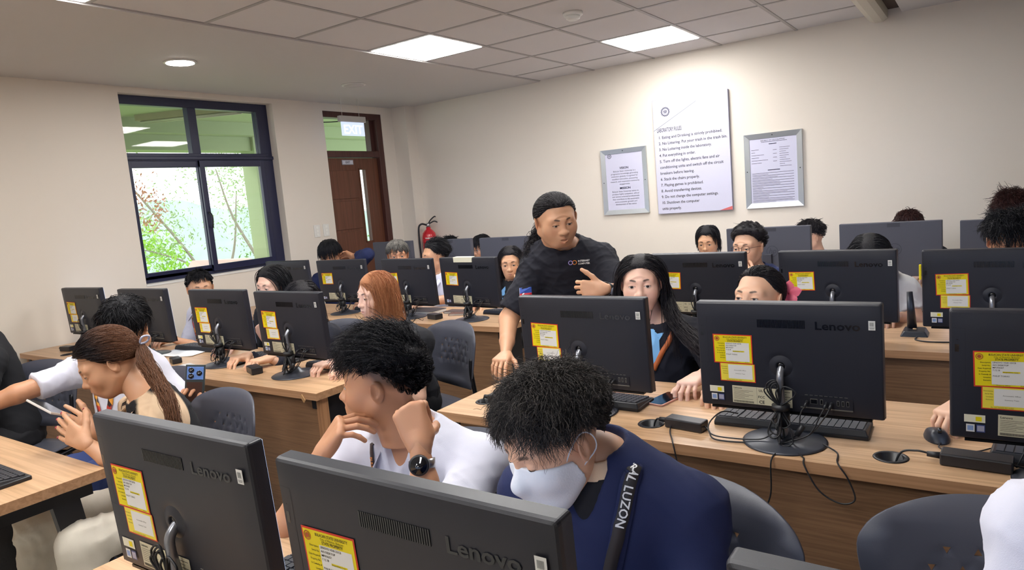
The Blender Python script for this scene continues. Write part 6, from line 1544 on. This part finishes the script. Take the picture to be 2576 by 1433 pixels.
for q, d in (p.tips[1] or [])[:5]:
    m = MB(); M4 = Matrix.Translation(Vector(q-p.root+p.arms[1]['back']*.006)) ; m.lathe([(0, -.001), (.0045, 0), (.0045, .0015), (0, .003)], 10, 0, M4 @ Vector((0, 0, 1)).rotation_difference(Vector(p.arms[1]['back'])).to_matrix().to_4x4()); m.build('fingernail', [nailm], p.o)
# the phone she looks at
t = tag(empty('smartphone', (-2.755, 1.012, .903)), 'white edged smartphone held level by the person with the ponytail', 'phone')
M4 = (Vector((1, 0, 0)).rotation_difference(Vector(unit((.93, .08, -.22)))).to_matrix().to_4x4()) @ Matrix.Rotation(math.radians(-28), 4, 'X')
m = MB(); m.box(-.078, .078, -.037, .037, -.004, .004, 0, M4); m.build('case', [mat('phone_white', srgb('D6CFCB'), .3)], t, bevel=.002)
m = MB(); m.box(-.074, .074, -.034, .034, .004, .0046, 0, M4); m.build('screen', [phonem], t)
m = MB(); m.lathe([(0, 0), (.005, 0), (.005, .0015), (0, .0015)], 12, 0, M4 @ Matrix.Translation((-.066, -.020, -.0055))); m.build('camera_lens', [phonem], t)
# person behind her
p = Person('person in a white shirt with a red lanyard stretching one arm to the left edge', (-2.975, 1.42, 1.105), ry=-28, pitch=42, roll=10, skin='tan', near=1, ty=12, N=(-3.12, 1.46, .955), S=[(-3.37, 1.38, .895), (-2.97, 1.50, .90)], shirt='white', sleeve=.72, neckcut='crew', trousers='denim', pelvis=(-3.02, 1.44, .52), face=dict(lids=.3), fade=.5, knees=[(-3.12, 1.12, .54), (-2.86, 1.16, .56)],
           arms=[dict(E=(-3.36, 1.13, .865), W=(-3.48, .92, .80), dir=(-.6, -.7, -.2), back=(0, 0, 1), pose='relax'), dict(E=(-2.78, 1.60, .66), W=(-2.660, 1.530, .730), dir=(-.05, -.05, 1), back=(-.35, .9, .05), pose='hold')])
h_short(p, 'black', n=1800, L=.10, vol=.024, style='radial', curl=.1, noise=.22, lift=.4, rad=.0014, shift=.0, fade=True, grav=.5, capv=.014, m_=10)
p.lanyard(LAN['red'], .026, drop=.28)
m = MB(); m.box(-.045, .045, -.002, .002, -.03, .03, 0, Matrix.Rotation(.5, 4, 'Y')); o = m.build('id_card', [mat('card_pale', srgb('D8CFC8'), .4)], p.o, loc=Vector((-3.10, 1.27, .70))-Vector(p.root)); m = MB(); m.box(-.045, -.02, -.0026, .002, -.03, .03, 0, Matrix.Rotation(.5, 4, 'Y')); m.build('card_stripe', [mat('card_red', srgb('C0452F'), .4)], o)
t = tag(empty('smartphone', (-2.640, 1.497, .868)), 'smartphone with a blue camera block held up beside the window side desk', 'phone')
Mp = Matrix.Rotation(math.radians(52), 4, 'Z') @ Matrix.Rotation(math.radians(-8), 4, 'X') @ Matrix.Rotation(math.radians(9), 4, 'Y')
m = MB(); m.box(-.037, .037, -.0045, .0045, -.078, .078, 0, Mp); m.build('case', [mat('phone_olive', srgb('3C4446'), .3)], t, bevel=.003)
m = MB(); m.box(-.031, .005+.026, -.0065, -.0045, .018, .070, 0, Mp); cb = m.build('camera_block', [mat('phone_blue', srgb('6E93D8'), .25)], t, bevel=.002)
for cx_, cz_ in ((-.015, .056), (-.015, .032), (.015, .044)):
    m = MB(); m.lathe([(0, 0), (.0105, 0), (.0105, .002), (0, .002)], 20, 0, Mp @ Matrix.Translation((cx_, -.0065, cz_)) @ Matrix.Rotation(PI/2, 4, 'X')); m.build('camera_lens', [phonem], cb)
m = MB(); m.box(-.030, .028, -.0050, -.0044, -.070, .008, 0, Mp); m.build('back_picture', [mat('phone_back_dark', srgb('4A3027'), .4)], t)
# left edge person in black
p = Person('person in a black jacket cut off by the left photo edge', (-4.35, 1.28, 1.16), ry=-40, pitch=20, skin='tan', near=1, N=(-4.20, 1.32, 1.0), S=[(-4.38, 1.32, .93), (-4.02, 1.27, .93)], shirt='charcoal', sleeve=1.95, w=.95, arms=['none', dict(E=(-3.93, 1.17, .72), W=(-4.05, .92, .80), dir=(0, -1, 0), back=(0, 0, 1), pose='type')])
h_short(p, n=500)
# row 2, from the window
p = Person('smiling person in a white shirt and lanyard below the window', (-4.435, 2.65, 1.072), ry=6, pitch=4, skin='warm', near=1, shirt='white', sleeve=.8, face=dict(full=.5, lids=.5), fade=.8, N=(-4.44, 2.70, .93))
h_short(p, 'black', n=1600, L=.05, vol=.018, style='fwd', noise=.3, lift=.7, rad=.0016, capv=.012, fade=True, shift=.02)
p.lanyard(LAN['red'], .024, drop=.28); collar(p, CL['white'], .04)
p = Person('person with long straight black hair and pale face under the window corner', (-3.60, 2.62, 1.105), ry=-48, pitch=12, skin='pale', near=1, ty=5, shirt='black', sleeve=.8, face=dict(lids=.45, nose=.9), arms=[None, dict(E=(-3.30, 2.55, .78), W=(-3.42, 2.40, .815), dir=(-.25, -.2, .9), back=(.3, -.9, 0), pose='thumb')])
h_long(p, 'black', n=1300, L=.36)
m = MB(); m.box(-.03, .03, -.03, .03, -.04, .04); m.tube([(0, -.03, .01), (0, -.06, .01)], .022, 16); m.box(-.02, .02, -.02, .02, .04, .055)
tag(m.build('camera', [blackm], loc=(-3.435, 2.30, .905), bevel=.004), 'black camera held up between two computers on the window side desk', 'camera')
p = Person('person with only forehead and dark parted hair rising over a computer, brown strands beside it', (-3.13, 2.46, 1.030), ry=6, pitch=12, skin='light', near=1, shirt='navy2', sleeve=1.9, face=dict(lids=.3))
h_long(p, 'soft', n=1300, L=.38, part=.0, tone=lambda S_: np.clip((-S_[..., 2]-.05)/.2, 0, 1))
p = Person('person with copper red shoulder length hair in profile', (-2.555, 2.46, 1.078), ry=-60, pitch=6, skin='pale', near=2, shirt='black', sleeve=.8, face=dict(lids=.55, nose=.9, wide=.96, jaw=.9), ty=-5, N=(-2.50, 2.52, .885))
h_long(p, 'red', shift=-.14, n=2600, L=.235, part=-.2, vol=.016, rad=.0011, noise=.12, grav=1.6, tone=lambda S_: np.clip(RNG.uniform(0, 1, size=(S_.shape[0], 1))*.6+(-S_[..., 2]+.05)*1.5, 0, 1))
# standing person
p = Person('standing person in a black t-shirt with curly tied back hair and a thumb up', (-1.640, 2.76, 1.388), ry=20, pitch=16, roll=-5, skin='warm', near=2, ty=27, N=(-1.665, 2.850, 1.258), S=[(-1.795, 2.80, 1.150), (-1.525, 2.94, 1.175)], pelvis=(-1.80, 3.02, .86), w=1.22, shirt='navy2', sleeve=.86, neckcut='crew', seat=False, face=dict(full=1.2, wide=1.16, jaw=1.22, mouth=1.0, lids=.7, nose=1.2),
           arms=[dict(E=(-1.885, 2.66, .93), W=(-1.76, 2.44, .82), dir=(.3, -1, -.1), back=(0, 0, 1), pose='relax'), dict(E=(-1.345, 2.82, 1.02), W=(-1.335, 2.60, 1.090), dir=(-.90, -.38, .02), back=(.35, -.90, .15), pose='teach')], hs=1.03)
PT = p
tq = (0, .118, -.02)
hd = [p.to_head(q) for q in [(-1.735, 2.83, 1.34), (-1.775, 2.82, 1.27), (-1.79, 2.80, 1.20), (-1.80, 2.79, 1.155)]]
h_tied(p, 'soft', tq, [tq]+[tuple(q) for q in hd], n=2600, nt=900, vol=.008, rad=.0011, r0=.050, r1=.045, curl=.014)
a = p.arms[1]; ax = unit(a['W']-a['E']); ringband(a['W']-ax*.018-p.root, ax, .031, .024, blackm, 'watch_band', p.o, (.6, -.75, .1), phonem, .019, rim=MATS['chair_plastic'])
from mathutils.bvhtree import BVHTree
def decal(p, origin, xdir, shapes, name, lift_=.003):
    """small flat prints laid on the shirt; shapes: list of (verts2d, faces, material)"""
    bv = BVHTree.FromPolygons([tuple(q) for q in p.shirtP-p.root], [tuple(int(i) for i in q) for q in p.shirtF]); o0 = Vector(origin)-Vector(p.root); x_ = Vector(xdir).normalized(); v_ = Vector((CAMD[0]*0, 0, 1)); n_ = x_.cross(v_)
    m = MB(); ms = []
    for V, F, mt in shapes:
        out = []
        if len(V) > 6 and len(F) == 1:
            V, F = fill2(V)
        for a_, b_ in V:
            q = o0+x_*a_+v_*b_; loc, nrm, i, d = bv.ray_cast(q+n_*.25, -n_)
            if loc is None: loc, nrm, i, d = bv.find_nearest(q)
            out.append(loc+Vector(n_)*lift_)
        if mt not in ms: ms.append(mt)
        m.add(out, F, ms.index(mt))
    m.build(name, ms, p.o)
CAMD = (0, 0, 0)
def fill2(poly, g=.004):
    xs = [v[0] for v in poly]; zs = [v[1] for v in poly]
    nx = int((max(xs)-min(xs))/g)+2; nz = int((max(zs)-min(zs))/g)+2; V = [(min(xs)+i*g, min(zs)+j*g) for j in range(nz) for i in range(nx)]; F = []
    def ins(x, z_):
        c = False; n = len(poly)
        for i in range(n):
            a, b = poly[i], poly[(i+1) % n]
            if (a[1] > z_) != (b[1] > z_) and x < (b[0]-a[0])*(z_-a[1])/(b[1]-a[1])+a[0]: c = not c
        return c
    for j in range(nz-1):
        for i in range(nx-1):
            x, z_ = V[j*nx+i]
            if ins(x+g/2, z_+g/2): F.append((j*nx+i, j*nx+i+1, (j+1)*nx+i+1, (j+1)*nx+i))
    return V, F
def ring2(cx, cy, r0, r1, a0, a1, n=16):
    V = []; 
    for k in range(n+1): a_ = a0+(a1-a0)*k/n; V += [(cx+r0*math.cos(a_), cy+r0*math.sin(a_)), (cx+r1*math.cos(a_), cy+r1*math.sin(a_))]
    return V, [(2*k, 2*k+1, 2*k+3, 2*k+2) for k in range(n)]
def txt2(s_, size, x, y, width=None):
    V, F = text_geo(s_, size, 'LEFT', .0003); sx = 1
    if width: sx = width/max(v[0] for v in V)
    return [(x+v[0]*sx, y+v[1]) for v in V], F
xd = (math.cos(math.radians(30)), math.sin(math.radians(30)), 0)
lg = (-1.50, 2.68, 1.178)
r1, f1 = ring2(-.030, .004, .0075, .0108, 0, 2*PI); r2, f2 = ring2(-.011, .004, .0075, .0108, 0, 2*PI)
decal(p, lg, xd, [(r1, f1, mat('print_purple', srgb('9A8FD0'), .6)), (r2, f2, orangetxt), (*txt2('INTERNET', .0115, .005, .005, .055), whitetxt), (*txt2('COMPUTER', .0115, .005, -.008, .055), whitetxt)], 'chest_print')
flag = [([(-.028, 0), (.028, 0), (.028, .026), (-.028, .026)], [(0, 1, 2, 3)], mat('print_blue', srgb('2F51A8'), .6)), ([(-.028, -.026), (.028, -.026), (.028, 0), (-.028, 0)], [(0, 1, 2, 3)], mat('print_red', srgb('C62C3A'), .6)), ([(-.029, -.026), (-.006, 0), (-.029, .026)], [(0, 1, 2)], whitetxt)]
decal(p, (-1.80, 2.70, 1.055), xd, flag, 'sleeve_flag')
# row 2 right
p = Person('person with long dark hair in a black shirt, hand on a phone', (-1.175, 2.62, 1.112), ry=-4, pitch=2, skin='pale', near=2, ty=10, w=1.1, shirt='navy2', sleeve=.9, N=(-1.15, 2.69, .925), gaze=(0, 0), face=dict(full=.8, wide=1.0, lids=1.05, jaw=1.0),
           arms=[None, dict(E=(-.80, 2.47, .795), W=(-.862, 2.375, .805), dir=(-.12, -.98, -.06), back=(-.05, 0, 1), pose='type')])
P18 = p
h_long(p, 'soft', n=3600, L=.46, rad=.0012, vol=.012, noise=.07, grav=1.8, extra=[tail_strands(700, [tuple(p.to_head(q)) for q in ((-1.10, 2.70, 1.10), (-1.075, 2.66, 1.02), (-1.02, 2.60, .95), (-.94, 2.54, .90), (-.87, 2.48, .87))], .030, .035, .003)], tone=lambda S_: np.clip((-S_[..., 2]-.08)/.25, 0, .8)+RNG.uniform(0, .1, size=(S_.shape[0], 1)))
p.lanyard(LAN['orange'], .020, drop=.17, text=('UNIVERSITY', 1, 8, 1), tmat=whitetxt)
bird = [(-.04, .05), (-.02, .062), (.004, .066), (.022, .045), (.028, .02), (.030, -.01), (.024, -.045), (.006, -.08), (-.015, -.095), (-.04, -.09)]
decal(p, (-1.105, 2.52, .86), (math.cos(.3), math.sin(.3), 0), [(bird, [tuple(range(len(bird)))], skybl), ([(.020, .046), (.048, .050), (.028, .02)], [(0, 1, 2)], skybl), ([(.004, .060), (.014, .088), (.024, .042)], [(0, 1, 2)], skybl)], 'shirt_print')
p = Person('person with tied back brown hair and a pink flower behind the ear', (-.700, 2.60, 1.058), ry=-30, pitch=-8, skin='light', near=2, shirt='black', sleeve=.8, face=dict(lids=.7), N=(-.68, 2.66, .87))
h_tied(p, 'soft', (0, .118, -.03), n=3600, vol=.010, rad=.0010, tone=lambda S_: np.clip((S_[..., 1]+.02)/.2, 0, .55)+RNG.uniform(0, .1, size=(S_.shape[0], 1)), shift=.08)
pinkf = mat('petal_pink', srgb('EE6E86'), .5)
fl = empty('flower', tuple(p.hw([(.066, .100, .018)])[0])); fl.parent = p.o
n_ = Vector(unit(np.array([-.25, -.9, .25])+p.R@np.array([.3, 0, 0]))); q_ = Vector((0, 0, 1)).rotation_difference(n_).to_matrix().to_4x4()
for k in range(5):
    m = MB(); V = []; F = []
    for i in range(7):
        for j in range(5):
            u = i/6; v = j/4*2-1; V.append((u*.050, v*.020*math.sin(PI*min(1, .15+u*.9))**.7*(1.15 if u > .5 else 1), .012*math.sin(u*2.2)-.006*v*v*u+.002*math.sin(v*5+k)))
    for i in range(6):
        for j in range(4): F.append((i*5+j, (i+1)*5+j, (i+1)*5+j+1, i*5+j+1))
    m.add(V, F, 0, True, q_ @ Matrix.Rotation(2*PI*k/5+.3, 4, 'Z')); m.build('petal', [pinkf], fl)
m = MB(); m.tube([q_ @ Vector((0, 0, 0)), q_ @ Vector((.004, 0, .02))], [.004, .002], 8); m.build('stamen', [mat('stamen_red', srgb('C2344A'), .5)], fl)
# arm with the mouse, right edge
p = Person('person beyond the right edge, only a hand on a mouse in view', (.46, 2.66, 1.12), ry=0, skin='light', near=1, shirt='white', sleeve=.8, arms=[dict(E=(.17, 2.45, .80), W=(-.058, 2.285, .812), dir=(-.38, -.90, -.12), back=(-.1, 0, 1), pose='type'), None])
h_short(p, n=500)
# front row right, white shoulder
p = Person('person in a white shirt cut off by the lower right corner', (.245, 1.11, 1.21), ry=0, skin='light', near=1, shirt='white', sleeve=.85, N=(.245, 1.13, 1.04), w=1.05)
h_short(p, n=500)
# row 3
p = Person('person in a navy shirt with an arm bent behind the head near the door', (-4.775, 4.10, 1.150), ry=-24, pitch=22, skin='tan', near=1, shirt='navy', sleeve=1.7, fade=.7, N=(-4.80, 4.17, .985), S=[(-4.97, 4.12, .915), (-4.62, 4.16, .945)], arms=[None, dict(E=(-4.375, 4.17, 1.13), W=(-4.585, 4.20, 1.115), dir=(-.9, .1, .25), back=(.1, .8, .5), pose='relax')])
h_short(p, 'black', n=1700, L=.115, vol=.022, style='radial', noise=.12, lift=.3, rad=.0018, capv=.014, grav=.9, fade=True)
p = Person('person with grey streaked fringe peering over a computer', (-3.925, 4.07, 1.124), ry=0, pitch=4, skin='brown', near=1, shirt='white', sleeve=.7, fade=.6, face=dict(lids=.9))
h_short(p, 'grey', n=1500, L=.078, vol=.020, style='radial', noise=.14, lift=.3, rad=.0018, capv=.014, grav=.9, fade=True, tone=lambda S_: np.clip(S_[..., 2]*9-.1, 0, 1)*RNG.uniform(.3, 1, size=(S_.shape[0], 1)))
p = Person('person in a white polo with swept back black hair in profile by the extinguisher', (-3.51, 4.03, 1.105), ry=-66, pitch=2, skin='warm', near=1, shirt='white', sleeve=.9, fade=.8, arms=[None, dict(E=(-3.28, 3.96, .80), W=(-3.40, 3.75, .80), dir=(-.3, -1, 0), back=(0, 0, 1), pose='type')])
h_short(p, 'black', n=1800, L=.10, vol=.022, style='back', curl=.15, noise=.25, lift=.6, rad=.0016, capv=.016, fade=True)
collar(p, CL['white'], .045)
p = Person('long haired person in a black and blue top just left of the standing person', (-2.865, 4.13, 1.040), ry=-8, pitch=10, skin='honey', near=1, shirt='charcoal', sleeve=.7, face=dict(lids=.45, wide=.95), arms=[None, dict(E=(-2.74, 4.05, .77), W=(-2.735, 4.03, .86), dir=(-.15, .25, 1), back=(.5, -.8, 0), pose='relax')])
h_long(p, 'soft', n=1100, L=.34, rad=.0016)
decal(p, (-2.93, 3.97, .83), (math.cos(.5), math.sin(.5), 0), [([(-.07, .03), (.08, .04), (.09, -.09), (-.08, -.09)], [(0, 1, 2, 3)], skybl)], 'shirt_print')
p.lanyard(LAN['grey'], .014, drop=.26)
p = Person('person in glasses resting the mouth on a hand, dark short hair', (-1.115, 3.98, 1.118), ry=-28, pitch=4, skin='light', near=2, shirt='navy', sleeve=.9, fade=.6, face=dict(lids=.35), arms=[None, dict(E=(-1.03, 3.83, .78), W=(-1.05, 3.845, .92), dir=(-.42, .15, .85), back=(.4, -.85, .2), pose='relax')])
h_short(p, 'soft', n=2600, L=.06, vol=.026, style='radial', curl=.15, noise=.22, lift=.5, rad=.0013, capv=.022, fade=True, grav=.1, sweep=(-.5, 0, .2))
glm = mat('glasses_metal', srgb('4A3A38'), .3, .8)
g = empty('glasses'); g.parent = p.o
for sg in (-1, 1):
    m = MB(); V = rrect(.0235, -.019, .019, .013); m.tube([Vector(q) for q in p.hw([(sg*.031+x, -.0945+abs(x+sg*.031)*.10, z_-.004) for x, z_ in V+[V[0]]])], .0011, 6); m.build('lens_rim', [glm], g)
    m = MB(); m.tube([Vector(q) for q in p.hw([(sg*.0545, -.089, .006), (sg*.072, -.06, .006), (sg*.082, .005, .002), (sg*.082, .02, -.008)])], .0011, 6); m.build('temple', [glm], g)
m = MB(); m.tube([Vector(q) for q in p.hw([(-.008, -.0935, .004), (0, -.096, .006), (.008, -.0935, .004)])], .0011, 6); m.build('bridge', [glm], g)
collar(p, CL['white'], .045)
p = Person('person bowed behind a computer, centre parted black hair and light grey sleeve', (-.482, 3.86, 1.052), ry=-6, pitch=46, skin='light', near=1, shirt='grey', sleeve=.62, N=(-.46, 3.98, .93), S=[(-.63, 3.95, .86), (-.335, 3.93, .875)], arms=[None, dict(E=(-.285, 3.86, .72), W=(-.36, 3.72, .79), dir=(-.3, -1, 0), back=(0, 0, 1), pose='type')])
h_long(p, 'black', n=1300, L=.36, rad=.0016, noise=.06)
p = Person('person with wavy black hair looking down at the upper right computer', (.085, 3.90, 1.115), ry=14, pitch=26, skin='tan', near=2, shirt='white', sleeve=.8, fade=.5, face=dict(lids=.4))
h_short(p, 'black', n=2600, L=.10, vol=.026, style='radial', curl=.4, noise=.35, lift=.7, rad=.0013, capv=.016, fade=True, grav=.2)
# back row
p = Person('person in the back row only a tip of dark hair above a grey monitor', (-4.47, 5.40, 1.05), ry=0, pitch=10, skin='tan', near=0, shirt='white')
h_short(p, n=500, rad=.0025)
p = Person('back row person with a black fringe between two grey monitors', (-4.05, 5.36, 1.05), ry=-52, pitch=12, skin='tan', near=0, shirt='black')
h_short(p, 'black', n=700, L=.11, style='radial', noise=.12, lift=.3, rad=.0024, grav=.9, vol=.018)
p = Person('back row person in a checked collar with parted black hair looking down', (-1.788, 5.28, 1.045), ry=-14, pitch=16, skin='honey', near=1, shirt='white', sleeve=.8, face=dict(lids=.25), N=(-1.78, 5.34, .89))
h_long(p, 'black', n=1000, L=.13, rad=.0018, vol=.016, noise=.1, grav=.9)
collar(p, CL['black'], .05)
p = Person('back row person in thin glasses partly hidden by a grey monitor', (-1.063, 5.36, 1.040), ry=-62, pitch=8, skin='light', near=0, shirt='white', fade=.7)
h_short(p, 'soft', n=800, L=.055, rad=.002, fade=True, vol=.018)
g = empty('glasses'); g.parent = p.o
for sg in (-1, 1): m = MB(); V = rrect(.022, -.017, .017, .012); m.tube([Vector(q) for q in p.hw([(sg*.031+x, -.0945, z_-.004) for x, z_ in V+[V[0]]])], .0012, 6); m.build('lens_rim', [glm], g)
p = Person('person in the back row only a brown tip of hair above the wide grey monitor', (-.434, 5.38, 1.068), ry=0, pitch=20, skin='light', near=0, shirt='black')
h_short(p, 'darkred', n=600, rad=.0022, L=.05)
p = Person('back row person with curly dark red hair at the upper right corner', (.135, 5.32, 1.150), ry=0, pitch=24, skin='tan', near=1, shirt='black')
h_short(p, 'darkred', n=1800, L=.10, vol=.035, style='radial', curl=.8, noise=.6, lift=.8, rad=.0016, capv=.022, fade=False, grav=.1)
